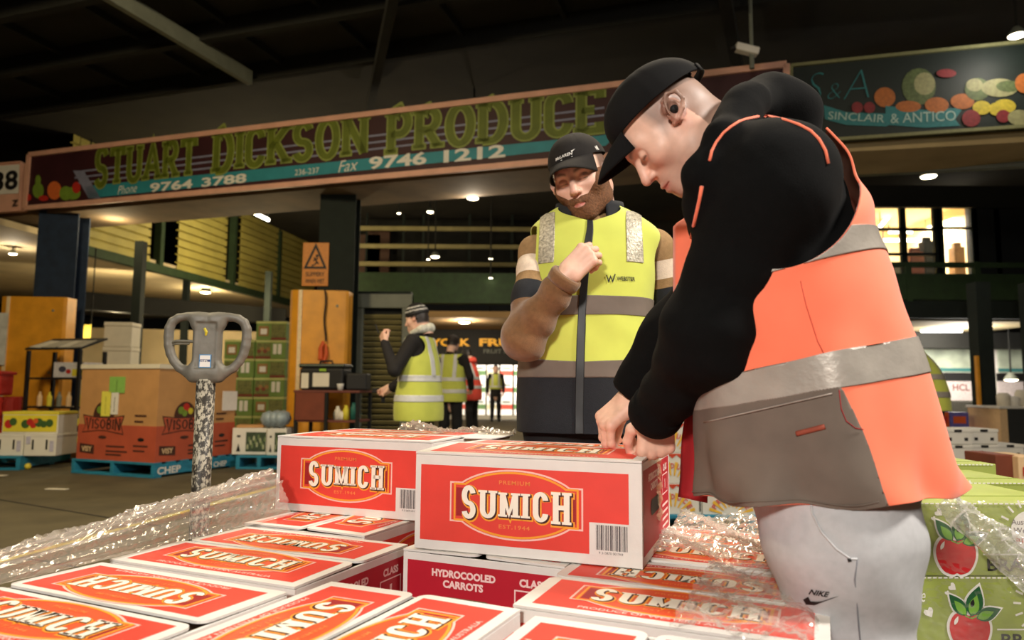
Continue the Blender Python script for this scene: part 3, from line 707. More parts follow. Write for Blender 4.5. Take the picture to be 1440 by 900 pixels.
# ---- clad upper wall on the left and the pale soffit under it
ZB = 3.3
kA, kB = G(92, 340, ZB), G(440, 431, ZB); kd = (kB-kA); kL = np.linalg.norm(kd); kd /= kL; kn = np.array([-kd[1], kd[0], 0])
wl = MB(); wl.bar(kA+np.array([0, 0, -.06]), kB+np.array([0, 0, -.06]), .14, .16); wall_up = wl.build('trim_5', m_green, kind='structure')
def clad(s0, s1, name):
    mb = MB(); n = 13; V = []; F = []
    for i in range(n):
        z0 = ZB+.02+i*.17
        for dz, dn in ((0, 0), (.13, .0), (.15, .06), (.17, .06)):
            for s_ in (s0, s1): p = kA+kd*kL*s_+kn*(dn-.02); V.append((p[0], p[1], z0+dz))
    for i in range(4*n-1): F.append((2*i, 2*i+1, 2*i+3, 2*i+2))
    mb.add(V, F); return mb.build(name, m_clad, wall_up)
for a, b in ((0, .22), (.31, .50), (.56, .76), (.77, 1.0)): clad(a, b, 'cladding_panel')
for s_ in (.25, .53, .765):
    p = kA+kd*kL*s_; mb = MB(); mb.bar((p[0], p[1], ZB), (p[0], p[1], 5.1), .14); mb.build('post', m_green, wall_up)
so = MB(); p, q = kA, kB; P = [p-kd*3, q+kd*3, q+kd*3+kn*9, p-kd*3+kn*9]
so.add([(v[0], v[1], z) for z in (ZB, ZB+.1) for v in P], [(3, 2, 1, 0), (4, 5, 6, 7), (0, 1, 5, 4), (1, 2, 6, 5), (2, 3, 7, 6), (3, 0, 4, 7)]); so.build('ceiling_mezzanine', m_pale, kind='structure')
# back wall of that bay, with green posts
wv = MB(); a, b = Q(90, 545, 17.5), Q(420, 545, 19.5)
wv.bar((a[0]-3, a[1], 1.2), (b[0], b[1], 1.2), .15, 2.4); wv.build('wall_bay', m_pale, kind='structure')
for px, Y, w in ((187, 11.5, .14), (255, 15, .12), (372, 14.5, .12), (98, 14, .12)):
    p = Q(px, 545, Y); mb = MB(); mb.box(p[0]-w/2, p[0]+w/2, Y-w/2, Y+w/2, 0, ZB); mb.build('trim_6', m_dgreen, kind='structure')
for yy in (.55, .62):
    pass
mb = MB(); a, b = Q(95, 422, 14), Q(400, 446, 16); mb.bar(a, b, .3, .35); mb.build('trim_7', m_dark, kind='structure')

# ---- lamps
def lamp(px, py, Y, wpx, label, power, col=WARM, hang=None, top=5.15):
    p = Q(px, py, Y); r = wpx/2/FPX*Y; hang = top-.01-p[2]-r if hang is None else hang
    t = thing('high_bay_lamp', label, 'lamp', p)
    mb = MB(); mb.lathe([(r*.35, r*1.1), (r*.5, r*.9), (r*.95, r*.25), (r*1.05, 0), (r*.98, .0)], 20); mb.build('shade', m_grey, t, smooth=True)
    mb = MB(); mb.lathe([(r*.93, .004), (r*.86, -r*.1), (r*.4, -r*.2), (.001, -r*.22)], 20); mb.build('glowing_lens', m_lamp, t, smooth=True)
    mb = MB(); mb.tube([(0, 0, r), (0, 0, r+hang)], .015, 6); mb.build('stem', m_dark, t)
    if power: point(p-np.array([0, 0, r*.6]), power, col, r*.8)
    return t
lamp(18, 357, 12, 11, 'small round lamp at the far left beside the blue column', 30, top=3.3)
lamp(289, 411, 17.2, 15, 'round lamp under the pale soffit on the left', 110, YEL, top=3.3)
lamp(665, 279, 9.6, 17, 'round lamp under the maroon sign left of the cap of the bearded man', 40)
lamp(605, 298, 12, 10, 'small bright lamp below left of the round lamp under the maroon sign', 10)
lamp(561, 300, 15, 6, 'faint far lamp leftmost under the maroon sign', 0)
lamp(612, 361, 15, 13, 'flat lamp seen through the dark upper storey', 12)
lamp(690, 364, 15.5, 6, 'tiny far lamp right of the flat upper storey lamp', 0)
lamp(602, 365, 15.6, 5, 'tiny far lamp touching the flat upper storey lamp', 0)
lamp(653, 453, 15.6, 17, 'round lamp over the group in yellow vests', 110, top=2.42)
lamp(688, 506, 19, 8, 'little lamp above the distant walker in a yellow vest', 8)
lamp(1430, 50, 6.6, 24, 'bright lamp at the top right corner above the fruit sign', 18, NEUT)
lamp(1306, 248, 8.6, 22, 'bright lamp below the fruit sign on the right', 32, NEUT)
lamp(690, 391, 14.5, 6, 'faint lamp over the green balcony', 0)
# security camera under the roof
b0 = Q(1050, 70, 6.9); t = thing('security_camera', 'white security camera under the roof above the hood', 'camera', b0)
mb = MB(); mb.box(-.12, .12, -.05, .05, -.04, .04, .015, M=Matrix.Rotation(.25, 4, 'Y')); mb.build('housing', m_white, t)
mb = MB(); mb.lathe([(.04, 0), (.04, .03), (.02, .03)], 12, (-.13, 0, -.01), M=None); mb.build('lens', m_black, t)
mb = MB(); mb.tube([(.05, 0, .03), (.05, 0, 5.14-b0[2])], .02, 8); mb.tube([(.05, 0, -.03), (.05, .0, -.2)], .025, 8); mb.build('bracket', m_grey, t)

tp, tq = Q(342, 292, 14.0), Q(377, 309, 15.6); mb = MB(); mb.tube([tp, tq], .04, 10); [mb.bar(e_, (e_[0], e_[1], 5.14), .02, k=1) for e_ in (tp, tq)]; o = mb.build('fluorescent_tube', [m_tube, m_dark]); _props(o, 'tube light along the top of the yellowish cladding, left of the dark column', 'lamp')
point((tp+tq)/2+np.array([.25, -.3, -.15]), 60, YEL, .2); point(Q(160, 318, 10.9), 26, YEL, .2)  # tube's own light, then a hidden light added to brighten the cladding
point(np.array([-4.8, 13.6, 2.6]), 170, YEL, .2); point(np.array([-8.2, 14.5, 2.5]), 170, YEL, .2)  # two unseen lights added to brighten the pale soffit and bay
# ---- dark upper storey and green balcony behind
def wallbox(name, px0, px1, y0, y1, Y, d, m, kind='structure', parent=None):
    a, b = Q(px0, y0, Y), Q(px1, y1, Y); mb = MB(); mb.box(min(a[0], b[0]), max(a[0], b[0]), Y, Y+d, min(a[2], b[2]), max(a[2], b[2])); return mb.build(name, m, parent, kind=kind if parent is None else None)
wallbox('trim_8', 486, 1250, 425, 388, 14.6, .25, m_green)
back2 = wallbox('wall_upper', 470, 1010, 400, 240, 17.5, .2, m_dark)
for yy in (322, 347, 372): wallbox('rail', 500, 900, yy+1.5, yy-1.5, 16.8, .06, m_slat, parent=back2)
for xx in (515, 567, 595, 660, 720, 760): wallbox('mullion', xx-2.5, xx+2.5, 390, 300, 16.9, .06, m_dgreen, parent=back2)
wallbox('panel', 400+100, 400+135, 385, 330, 17.2, .1, mat('brown_panel', (70, 44, 30), .7), parent=back2)
wallbox('panel', 515, 548, 385, 325, 17.2, .1, MATS['brown_panel'], parent=back2)
wallbox('ceiling_low', 575, 1000, 446, 440, 14.9, 6, mat('soffit_tan', (150, 120, 76), .85, .2, 1))
# board with yellow letters over the far stalls
fa = Q(600, 508, 18); fb = Q(760, 508, 18)
fs, fsb, fsn = board('stall_sign', 'dark stall sign with worn yellow capitals behind the yellow vests', fa, fb, [(596, 512), (780, 512), (780, 462), (596, 462)], .05, m_dark, mat('stall_dark', (22, 20, 16), .7))
z_ = MB()
for s_, x0, x1 in (('YORK', 606, 661), ('FRUIT', 674, 742)):
    M, w_, h_ = on_board(fa, fb, fsn, fsb, (x0, 487), (x1, 487), (x0, 476), .02); V, F = text2d(s_, h_, w_, .04); z_ = MB(); z_.flat(V, F, M); z_.build('yellow_capitals', mat('stall_yellow_glow', (236, 170, 30), .5, 0, emit=.35), fs)  # letters are no lamp; a faint glow is put into their material
z_ = MB(); M, w_, h_ = on_board(fa, fb, fsn, fsb, (680, 497), (735, 497), (680, 491), .02); V, F = text2d('FRUIT & VEG', h_, w_, .01); z_.flat(V, F, M); z_.build('small_capitals', m_grey, fs)
# ---- grey louvred door
d0, d1 = Q(485, 640, 9.9), Q(575, 640, 9.9); zt = Q(485, 413, 9.9)[2]; dw = d1[0]-d0[0]
dr = thing('door_1', None, None, (d0[0], 9.9, 0)); dr['kind'] = 'structure'
m_frame = mat('door_frame_grey', (112, 116, 104), .6, .12, 4)
mb = MB(); mb.box(0, .12, 0, .14, 0, zt, .01); mb.build('jamb', m_frame, dr)
mb = MB(); mb.box(dw-.14, dw, 0, .14, 0, zt, .01); mb.build('jamb', m_frame, dr)
mb = MB(); mb.box(0, dw, -.005, .14, zt-.2, zt, .01); mb.build('lintel', m_frame, dr)
mb = MB(); mb.box(.12, .2, .03, .1, 0, zt-.2); mb.build('stile', m_grey, dr)
mb = MB(); mb.box(.12, dw-.14, .12, .14, 0, zt-.2); mb.build('backing', m_dark, dr)
for i in range(24):
    z = .08+i*(zt-.36)/24; mb = MB(); mb.box(.2, dw-.15, -.035, .035, -.006, .006, M=Matrix.Translation((0, .06, z+.04)) @ Matrix.Rotation(-.75, 4, 'X')); mb.build('slat', m_slat, dr)
wallbox('wall_store', 478, 578, 640, 410, 10.15, .2, m_dgreen)

# ---- the far stalls: white cartons and lights added for their brightness
m_glowcarton = mat('white_carton_far', (236, 230, 220), .7, .08, 3)
for i in range(14):
    px = 690+i*24; 
far = [(668, 560), (700, 540), (716, 515), (722, 545), (738, 520), (744, 550), (703, 518)]
k_ = 0
for r_ in range(3):
    for c_ in range(6):
        p = Q(655+c_*19, 580, 24); mb = MB(); z0 = r_*.565; mb.box(-.2, .2, -.2, .2, 0, .56, .01); mb.box(-.205, .205, -.205, -.2, .2, .36, 0, 1); mb.box(-.14, .14, -.206, -.2, .4, .48, 0, 2)
        o = mb.build('far_carton', [m_glowcarton, mat('far_label_%d' % (c_ % 3), ((180, 70, 50), (90, 120, 70), (200, 190, 150))[c_ % 3], .7), m_grey]); o.location = (p[0], 24+.02*c_, z0)
        _props(o, 'white carton in the far bright stack, %s row, %s from left' % (('bottom', 'middle', 'top')[r_], ('first', 'second', 'third', 'fourth', 'fifth', 'sixth')[c_]), 'carton', 'white cartons in the far bright stack')
area((Q(720, 500, 21)[0], 21.0, 3.0), (Q(720, 540, 24)[0], 24, .8), .8, 420, NEUT)  # strong unseen light added to make the white cartons bright
point((Q(690, 500, 12.5)[0], 12.5, 2.7), 90, WARM, .15)  # unseen light added to brighten the distant aisle floor
# ================================================================ GOODS ROUND THE HALL
m_pblue = mat('pallet_blue', (36, 128, 160), .7, .25, 6, .15, 50, stretch=(1, 1, 6))
m_card = mat('cardboard', (196, 146, 92), .75, .08, 6)
m_cardred = mat('cardboard_red', (186, 84, 56), .75, .08, 6)
m_ink = mat('carton_ink', (74, 40, 28), .7, .05)
m_cream = mat('cream_print', (232, 196, 150), .7, .05)
m_foam = mat('white_foam', (226, 218, 200), .7, .05, 8)
m_bwhite = mat('white_carton', (228, 224, 214), .7, .06, 6)
m_byel = mat('yellow_carton', (226, 210, 60), .65, .08, 6)
m_gcart = mat('green_carton_dull', (112, 140, 66), .7, .12, 6)
m_brown = mat('carton_brown', (150, 112, 64), .7, .15, 8)
m_rust = mat('rust_panel', (120, 58, 36), .7, .15, 6)

def pallet(base, rotz, label, n_boards=7, L=1.165, group='blue pallets'):
    """corner at the origin, boards across x"""
    t = thing('pallet', label, 'pallet', base, rotz, None)
    bb = MB(); bb.box(0, L, 0, .096, 0, .022, .002); bm_ = bb.mesh('deck_board', m_pblue)
    for i in range(n_boards):
        o = link('deck_board', bm_, t); o.location = (0, i*(L-.096)/(n_boards-1), .128)
    for i in range(3):
        o = link('base_board', bm_, t); o.location = (0, i*(L-.096)/2, 0)
    be = MB(); be.box(0, .045, 0, L, .022, .128, .003); bem = be.mesh('bearer', m_pblue)
    for i in range(3):
        o = link('bearer', bem, t); o.location = (i*(L-.045)/2, 0, 0)
    return t
def stencil(parent, s_, M, h, w, m, name='stencil', bold=.03):
    V, F = text2d(s_, h, w, bold); z_ = MB(); z_.flat(V, F, M); return z_.build(name, m, parent)

# ---- the tall brown bulk bin on a blue pallet
bc = G(216, 673); th = math.atan2(.354, .935)                    # its two faces run along ba (right, away) and bb (left, away)
rz = -th                                                        # local y axis along ba, local -x along bb
pl = pallet(bc+np.array([.935*-1.165, .354*1.165, 0]), rz, 'blue pallet under the tall brown bulk bin')
M = frame((1.165+.001, .04, .03), (0, 1, 0), (0, 0, 1)); stencil(pl, 'CHEP', M, .075, .30, m_white)
M = frame((1.165+.001, .80, .03), (0, 1, 0), (0, 0, 1)); stencil(pl, 'CHEP', M, .06, .2, m_white)
bin_ = thing('bulk_bin', 'tall brown and red bulk produce bin with a white rim on a blue pallet', 'bin', bc+np.array([0, 0, .151]), rz)
S_ = 1.10; o_ = .03
mb = MB()
x0, x1, y0, y1 = -S_-o_, -o_, o_, S_+o_; c_ = .07
mb.prism([(x0, y0), (x1-c_*0, y0), (x1, y0), (x1, y1), (x0, y1)], 0, .98, 0); mb.build('bin_wall', m_card, bin_)
mb = MB(); mb.prism([(x0-.004, y0-.004), (x1+.004, y0-.004), (x1+.004, y1+.004), (x0-.004, y1+.004)], .0, .365); mb.build('red_band', m_cardred, bin_)
mb = MB(); mb.prism([(x0-.012, y0-.012), (x1+.012, y0-.012), (x1+.012, y1+.012), (x0-.012, y1+.012)], .955, 1.0); mb.build('rim', m_foam, bin_)
def bin_face(M, name, stick):
    z_ = MB()
    for k, pts in ((0, [(.06, .275), (.10, .35), (.06, .47), (.26, .445), (.45, .445), (.66, .47), (.62, .37), (.66, .265), (.40, .30), (.30, .30)]),):
        V = pts; z_.flat(V, [tuple(range(len(V)))], M, .006, 0)
        c = np.mean(V, axis=0); V = [(c[0]+(p[0]-c[0])*.95, c[1]+(p[1]-c[1])*.86) for p in V]; z_.flat(V, [tuple(range(len(V)))], M, .007, 1)
    V = arc(.36, .45, .15, .16, -5, 185, 18); z_.flat(V, [tuple(range(len(V)))], M, .0055, 0)
    for (x, y, r, k) in ((.30, .52, .04, 3), (.37, .55, .045, 2), (.43, .51, .035, 4), (.35, .49, .035, 3)):
        V = arc(x, y, r, r, 0, 345, 14); z_.flat(V, [tuple(range(15))], M, .0062+.0002*k, k)
    V, F = slab('VISOBIN', .50, .15, .2, .03, 0, 0, [1.25, 1, 1, .9, 1, 1, 1.25], .12); z_.flat(V*np.array([1, .115])+np.array([.11, .315]), F, M, .008, 0)
    V = arc(.36, .235, .06, .018, 0, 345, 14); z_.flat(V, [tuple(range(15))], M, .006, 0)
    V = [(.04, .07), (.25, .055), (.25, .15), (.04, .165)]; z_.flat(V, [(0, 1, 2, 3)], M, .006, 0)
    V, F = text2d('VISY', .055, .15, .03); z_.flat(V+np.array([.07, .082]), F, M, .008, 5)
    for i, (x, y, w) in enumerate(((.42, .135, .26), (.42, .085, .3), (.42, .05, .22), (.80, .46, .16), (.80, .40, .12), (.80, .15, .2), (.80, .10, .16))):
        z_.flat([(x, y), (x+w, y), (x+w, y+.018), (x, y+.018)], [(0, 1, 2, 3)], M, .006, 0)
    V = arc(.9, .225, .045, .02, 0, 345, 14); z_.flat(V, [tuple(range(15))], M, .006, 6)
    z_.build(name, [m_ink, m_cardred, m_red, m_apple_g, m_yel2, m_cream, m_black], bin_)
bin_face(frame((x1, y0, 0), (0, 1, 0), (0, 0, 1)), 'right_print', 0)
ML = frame((x0, y0, 0), (1, 0, 0), (0, 0, 1)); bin_face(ML, 'left_print', 1)
for (x, y, w, h, c, n) in ((.42, .70, .22, .17, (140, 190, 90), 'green_note'), (.32, .455, .13, .26, (236, 228, 90), 'yellow_note'), (.46, .475, .1, .23, (232, 228, 220), 'white_note')):
    z_ = MB(); z_.prism([(x, y), (x+w, y), (x+w, y+h), (x, y+h)], .004, .009, 0, ML); z_.flat([(x+w*.45, y+h*.1), (x+w*.52, y+h*.1), (x+w*.52, y+h*.8), (x+w*.45, y+h*.8)], [(0, 1, 2, 3)], ML, .0095, 1)
    z_.build(n, [mat(n, c, .7, .04), m_black if n == 'white_note' else mat(n+'_k', tuple(int(v*.8) for v in c), .7)], bin_)
z_ = MB(); MR = frame((x1, y0, 0), (0, 1, 0), (0, 0, 1)); z_.prism([(.88, .50), (1.11, .50), (1.11, .72), (.88, .72)], .012, .018, 0, MR); z_.build('paper_sheet', mat('paper_sheet', (238, 232, 226), .7, .03), bin_)
z_ = MB()
for i in range(5): z_.flat([(.14+.2*i, .9), (.28+.2*i, .9), (.28+.2*i, .93), (.14+.2*i, .93)], [(0, 1, 2, 3)], ML, .003, 0)

# ---- cartons: generic builder with printed front
def carton(name, label, cat, base, rotz, w, d, h, mats, front=None, group=None, lid=True):
    t = thing(name, label, cat, base, rotz, group)
    mb = MB(); mb.box(-w/2, w/2, 0, d, 0, h, .006); mb.build('carton_body', mats[0], t)
    if lid: mb = MB(); mb.box(-w/2-.003, w/2+.003, -.003, d+.003, h*.88, h+.002, .004); mb.build('lid', mats[1], t)
    if front:
        z_ = MB(); M = frame((-w/2, -.0045, 0), (1, 0, 0), (0, 0, 1)); front(z_, M, w, h); z_.build('front_print', mats, t)
    return t
def poly(z_, M, pts, z, k): z_.flat(pts, [tuple(range(len(pts)))], M, z, k)
def rect(z_, M, x0, x1, y0, y1, z, k): poly(z_, M, [(x0, y0), (x1, y0), (x1, y1), (x0, y1)], z, k)
def oval(z_, M, cx, cy, rx, ry, z, k, n=16): poly(z_, M, arc(cx, cy, rx, ry, 0, 360*(n-1)/n, n-1), z, k)
def f_slots(z_, M, w, h):
    for x in (.25, .68): rect(z_, M, w*x, w*x+.02, h*.3, h*.75, .001, 2)
    rect(z_, M, w*.06, w*.2, h*.55, h*.9, .0006, 3); rect(z_, M, w*.8, w*.93, h*.2, h*.7, .0006, 3)
def f_fruit(z_, M, w, h):
    rect(z_, M, w*.02, w*.98, h*.1, h*.86, .0004, 1)
    for i, (x, y, r, k) in enumerate(((.12, .45, .10, 2), (.2, .55, .09, 4), (.42, .45, .1, 4), (.5, .55, .08, 2), (.56, .42, .08, 2), (.66, .52, .1, 4), (.75, .45, .08, 4), (.85, .5, .09, 4), (.6, .6, .06, 3))):
        oval(z_, M, w*x, h*y, w*r*.75, h*r*2, .0008+.0003*i, k)
pmats = [m_bwhite, m_byel, m_red, m_orange, mat('print_leaf', (60, 92, 40), .7, .2, 20)]
p1 = Q(-70, 660, 7.9)
pallet((Q(-118, 545, 7.75)[0], 7.75, 0), .04, 'blue pallet at the left edge under white and yellow fruit cartons')
wpal = Q(-118, 545, 7.75)[0]
for i, (px, lab) in enumerate(((16, 'white slotted carton on the left pallet, left of the pair'), (62, 'white slotted carton on the left pallet, right of the pair'))):
    carton('fruit_carton', lab, 'carton', (Q(px, 545, 7.85)[0], 7.85, .151), .04, .345, .4, .235, [m_bwhite, m_bwhite, m_black, mat('lilac_print', (190, 186, 206), .7)], f_slots, 'white slotted cartons on the left pallet')
carton('fruit_carton', 'yellow topped carton with printed fruit on the two white slotted cartons', 'carton', (Q(47, 545, 7.87)[0], 7.86, .151+.238), .05, .6, .38, .24, pmats, f_fruit)
carton('fruit_carton', 'small yellow carton on the floor between the white cartons and the bulk bin', 'carton', (Q(103, 545, 8.75)[0], 8.78, .223), .1, .3, .3, .28, [m_byel, m_byel, m_black, m_orange], f_slots)
mb = MB(); mb.box(-.17, .17, 0, .34, 0, .22, .01); o = mb.build('plinth', m_card); o.location = (Q(103, 545, 8.75)[0], 8.75, 0); _props(o, 'low brown carton holding up the small yellow carton beside the bin', 'carton')
# red crate stack behind, at the left edge
for i in range(3):
    t = thing('plastic_crate', 'red plastic crate at the left edge, %s of its stack' % ('bottom', 'middle', 'top')[i], 'crate', (Q(-34, 545, 9.0)[0], 9.0, i*.26), .1)
    mb = MB()
    for a in ((-.34, .34, 0, .02), (-.34, .34, .4, .42)): mb.box(a[0], a[1], a[2], a[3], 0, .25)
    mb.box(-.34, -.32, 0, .42, 0, .25); mb.box(.32, .34, 0, .42, 0, .25); mb.box(-.34, .34, 0, .42, 0, .02); mb.build('crate_wall', m_red, t)
    mb = MB(); 
    for z in (.06, .19): mb.box(-.35, .35, -.01, .01, z, z+.02)
    mb.build('rib', m_red, t)
t = thing('plastic_crate', 'small red tub on top of the red crates', 'crate', (Q(-34, 545, 9.0)[0]+.1, 9.05, .785), .1); mb = MB(); mb.box(-.2, .16, 0, .3, 0, .32, .03); mb.build('tub', m_red, t); mb = MB(); mb.box(-.22, .18, -.02, .32, .27, .31, .01); mb.build('rim', m_red, t)

# ---- black rack with papers
rk = Q(73, 545, 9.3); t = thing('display_rack', 'black metal rack with papers on its sloping top beside the left column guard', 'rack', (rk[0], 9.3, 0), -.25)
rw = .42; mb_leg = MB(); mb_leg.box(-.02, .02, -.02, .02, 0, 1.38); lm = mb_leg.mesh('leg', m_black)
for x in (-rw, rw):
    for y in (0, .4):
        o = link('leg', lm, t); o.location = (x, y, 0)
for z in (.25, .62, 1.0): mb = MB(); mb.box(-rw, rw, 0, .4, z, z+.025); mb.build('shelf', m_black, t)
mb = MB(); mb.box(-rw-.03, rw+.03, -.12, .34, -.012, .012, M=Matrix.Translation((0, .08, 1.44)) @ Matrix.Rotation(.35, 4, 'X')); mb.build('sloping_top', m_black, t)
RK = Matrix.Translation((rk[0], 9.3, 0)) @ Matrix.Rotation(-.25, 4, 'Z')
for i, x in enumerate((-.3, -.07, .17, .33)):
    mb = MB(); mb.box(-.1, .1, -.1, .2, .0135, .022, M=RK @ Matrix.Translation((x, .08, 1.44)) @ Matrix.Rotation(.35, 4, 'X') @ Matrix.Rotation(.1*(i-1.5), 4, 'Z'))
    o = mb.build('paper_pad', mat('pad_%d' % (i % 2), ((226, 220, 206), (190, 184, 170))[i % 2], .7, .05)); _props(o, ('pale paper pad at the left end of the rack top', 'grey paper pad second from left on the rack top', 'pale paper pad third from left on the rack top', 'grey paper pad at the right end of the rack top')[i], 'paper')
def f_pic(z_, M, w, h): oval(z_, M, w*.3, h*.55, w*.12, h*.2, .001, 2); rect(z_, M, w*.62, w*.95, h*.1, h*.55, .001, 1); oval(z_, M, w*.5, h*.4, w*.08, h*.15, .0012, 3)
carton('small_carton', 'white and lilac carton on the middle shelf of the black rack', 'carton', RK @ Vector((.2, .05, 1.026)), -.25, .5, .3, .2, [mat('lilac_white', (214, 210, 216), .7), m_byel, mat('slate_print', (70, 70, 90), .7), m_red], f_pic, None, False)
for i in range(5):
    mb = MB(); mb.lathe([(.03, 0), (.032, .12), (.014, .16), (.014, .19)], 10); o = mb.build('bottle', (m_byel, m_cream, m_grey)[i % 3]); o.location = RK @ Vector((.32-.16*i, .12, .646)); _props(o, 'small bottle on the lower shelf of the black rack, %s from right' % ('first', 'second', 'third', 'fourth', 'fifth')[i], 'bottle', 'bottles on the rack shelf')
# ---- white foam boxes stacked behind the bin
for i in range(5):
    t = thing('foam_box', 'white foam box behind the bulk bin, %s of its stack' % ('lowest', 'second', 'third', 'fourth', 'topmost')[i], 'box', (Q(161, 545, 10.6)[0], 10.6, i*.376), .12)
    mb = MB(); mb.box(-.2, .2, 0, .34, 0, .31, .012); mb.build('tub', m_foam, t); mb = MB(); mb.box(-.206, .206, -.006, .346, .312, .374, .012); mb.build('lid', m_foam, t)
for i in range(5):
    t = thing('foam_box', 'cream foam box in the low rear row behind the handle, %s' % ('first', 'second', 'third', 'fourth', 'fifth')[i]+' from left', 'box', (Q(200+i*18, 545, 12.2)[0], 12.2, 0), .0)
    mb = MB(); mb.box(-.1, .1, 0, .34, 0, .95, .012); mb.build('tub', m_foam, t); mb = MB(); mb.box(-.105, .105, -.006, .346, .95, 1.0, .012); mb.build('lid', m_brown, t)
t = thing('yellow_notice', 'small yellow notice lit by a lamp behind the black rack', 'sign', Q(115, 484, 12)); mb = MB(); mb.box(-.12, .14, 0, .02, 0, .34); mb.build('plate', mat('notice_yellow', (226, 206, 90), .6, .1), t)
for x in (-.1, .12): mb = MB(); mb.bar((x, .03, .3), (x, .03, 3.29-t.location[2]), .015); mb.build('hanger', m_dark, t)
lamp(111, 462, 11.8, 9, 'small lamp in front of the yellow notice', 6, YEL)

# ---- pallet with white produce cartons right of the bin
pallet((Q(336, 545, 8.05)[0], 8.05, 0), .0, 'blue pallet behind the handle carrying white produce cartons', L=.52, n_boards=4)
def f_veg(z_, M, w, h):
    rect(z_, M, w*.4, w*.97, h*.12, h*.85, .0008, 2); rect(z_, M, w*.14, w*.24, h*.66, h*.73, .0008, 3); poly(z_, M, [(w*.13, h*.12), (w*.25, h*.12), (w*.19, h*.42)], .0008, 3)
    for i in range(12): oval(z_, M, w*(.45+.045*i), h*(.3+.4*((i*37) % 10)/10), w*.03, h*.1, .001+.0001*i, 4 if i % 2 else 5)
vm = [m_bwhite, m_bwhite, mat('veg_dark', (60, 76, 54), .7, .3, 30), m_black, mat('veg_mid', (110, 128, 84), .7, .2), mat('veg_pale', (170, 176, 140), .7, .2)]
carton('produce_carton', 'white carton with a dark green produce picture, nearest on the rear pallet', 'carton', (Q(354, 545, 8.16)[0], 8.16, .151), 0, .40, .4, .30, vm, f_veg, None, False)
carton('produce_carton', 'white carton with produce picture, right of its twin on the rear pallet', 'carton', (Q(392, 545, 8.12)[0], 8.12, .151), 0, .22, .4, .30, vm, f_veg, None, False)
carton('produce_carton', 'flattened brown tray on the white produce cartons of the rear pallet', 'carton', (Q(354, 545, 8.2)[0], 8.2, .452), .2, .3, .25, .03, [m_card, m_card], None, None, False)
for i in range(5):
    mb = MB(); mb.lathe([(.001, -.1), (.07, -.06), (.10, 0), (.075, .07), (.001, .1)], 10); o = mb.build('wrapped_lettuce', mat('wrapped_lettuce', (150, 164, 170), .35, .3, 12), smooth=True); o.location = (Q(382+4*i, 545, 8.25)[0], 8.2+.2*(i % 2), .552); _props(o, 'pale wrapped lettuce on the white produce carton, %s from left' % ('first', 'second', 'third', 'fourth', 'fifth')[i], 'vegetable', 'wrapped lettuces on the produce carton')
# ---- stacked green produce cartons by the column
gm = [m_gcart, mat('green_lid', (186, 190, 120), .7, .1), m_bwhite, m_rust, mat('veg_print', (110, 112, 60), .7, .35, 30), m_brown]
def f_green(z_, M, w, h):
    rect(z_, M, w*.04, w*.5, h*.16, h*.84, .0008, 4); rect(z_, M, 0, w*.5, 0, h*.14, .0009, 3)
    for x in (.58, .74): rect(z_, M, w*x, w*(x+.12), h*.25, h*.8, .0008, 2)
    for i in range(4): oval(z_, M, w*(.12+.1*i), h*(.4+.12*(i % 2)), w*.07, h*.11, .001+.0001*i, 5 if i % 2 else 3)
def f_green2(z_, M, w, h):
    rect(z_, M, w*.5, w*.97, h*.16, h*.84, .0008, 4); rect(z_, M, w*.08, w*.42, h*.2, h*.75, .0008, 5); rect(z_, M, w*.15, w*.36, h*.3, h*.6, .001, 2); rect(z_, M, w*.5, w, 0, h*.14, .0009, 3)
g0 = None; colw = .38; ord_ = ('lowest', 'second', 'third', 'fourth', 'fifth', 'sixth', 'seventh')
for c_, (px, n) in enumerate(((334, 6), (377, 7))):
    for i in range(n):
        z = i*.262
        carton('vegetable_carton', 'green vegetable carton in the %s column by the guard, %s from the floor' % (('left', 'right')[c_], ord_[i]), 'carton', (Q(px, 545, 9.75)[0], 9.75+.04*c_+.006*((i*5) % 3), z), .03*((i*3+c_) % 3-1), .42, .42, .258, gm, (f_green, f_green2)[(i+c_) % 2], 'green vegetable cartons by the guard')
# ---- table with cooler beside the guard
tb = Q(459, 545, 8.2); t = thing('side_table', 'rusty brown table with a lower shelf beside the right column guard', 'table', (tb[0], 8.2, 0), -.12)
TB = Matrix.Translation((tb[0], 8.2, 0)) @ Matrix.Rotation(-.12, 4, 'Z')
mb = MB(); mb.box(-.4, .4, 0, .5, .86, .89, .006); mb.build('tabletop', mat('table_red', (110, 56, 44), .6, .12, 5), t)
mb = MB(); mb.box(-.38, .38, .02, .48, .52, .545, .004); mb.build('shelf', MATS['table_red'], t)
mb = MB(); mb.box(-.37, -.02, .0, .02, .545, .86); mb.build('front_panel', m_rust, t)
lg = MB(); lg.box(-.018, .018, -.018, .018, 0, .86); lg = lg.mesh('leg', m_dark)
for x, y in ((-.37, .03), (.37, .03), (-.37, .47), (.37, .47), (0, .02)):
    o = link('leg', lg, t); o.location = (x, y, 0)
t = thing('cooler_bag', 'black cooler bag with white labels on the rusty table', 'bag', TB @ Vector((-.1, .08, .891)), -.12)
mb = MB(); mb.box(-.27, .27, 0, .3, 0, .26, .03); mb.build('bag_body', m_black, t); mb = MB(); mb.box(-.28, .28, -.01, .31, .26, .31, .02); mb.build('lid', mat('cooler_lid', (36, 40, 40), .5), t)
mb = MB(); mb.box(-.275, .275, -.012, .312, .285, .295); mb.build('lid_trim', mat('cooler_trim', (120, 130, 110), .5), t)
mb = MB(); mb.tube([(-.08, .15, .31), (-.07, .15, .345), (.07, .15, .345), (.08, .15, .31)], .012, 8); mb.build('handle', m_black, t)
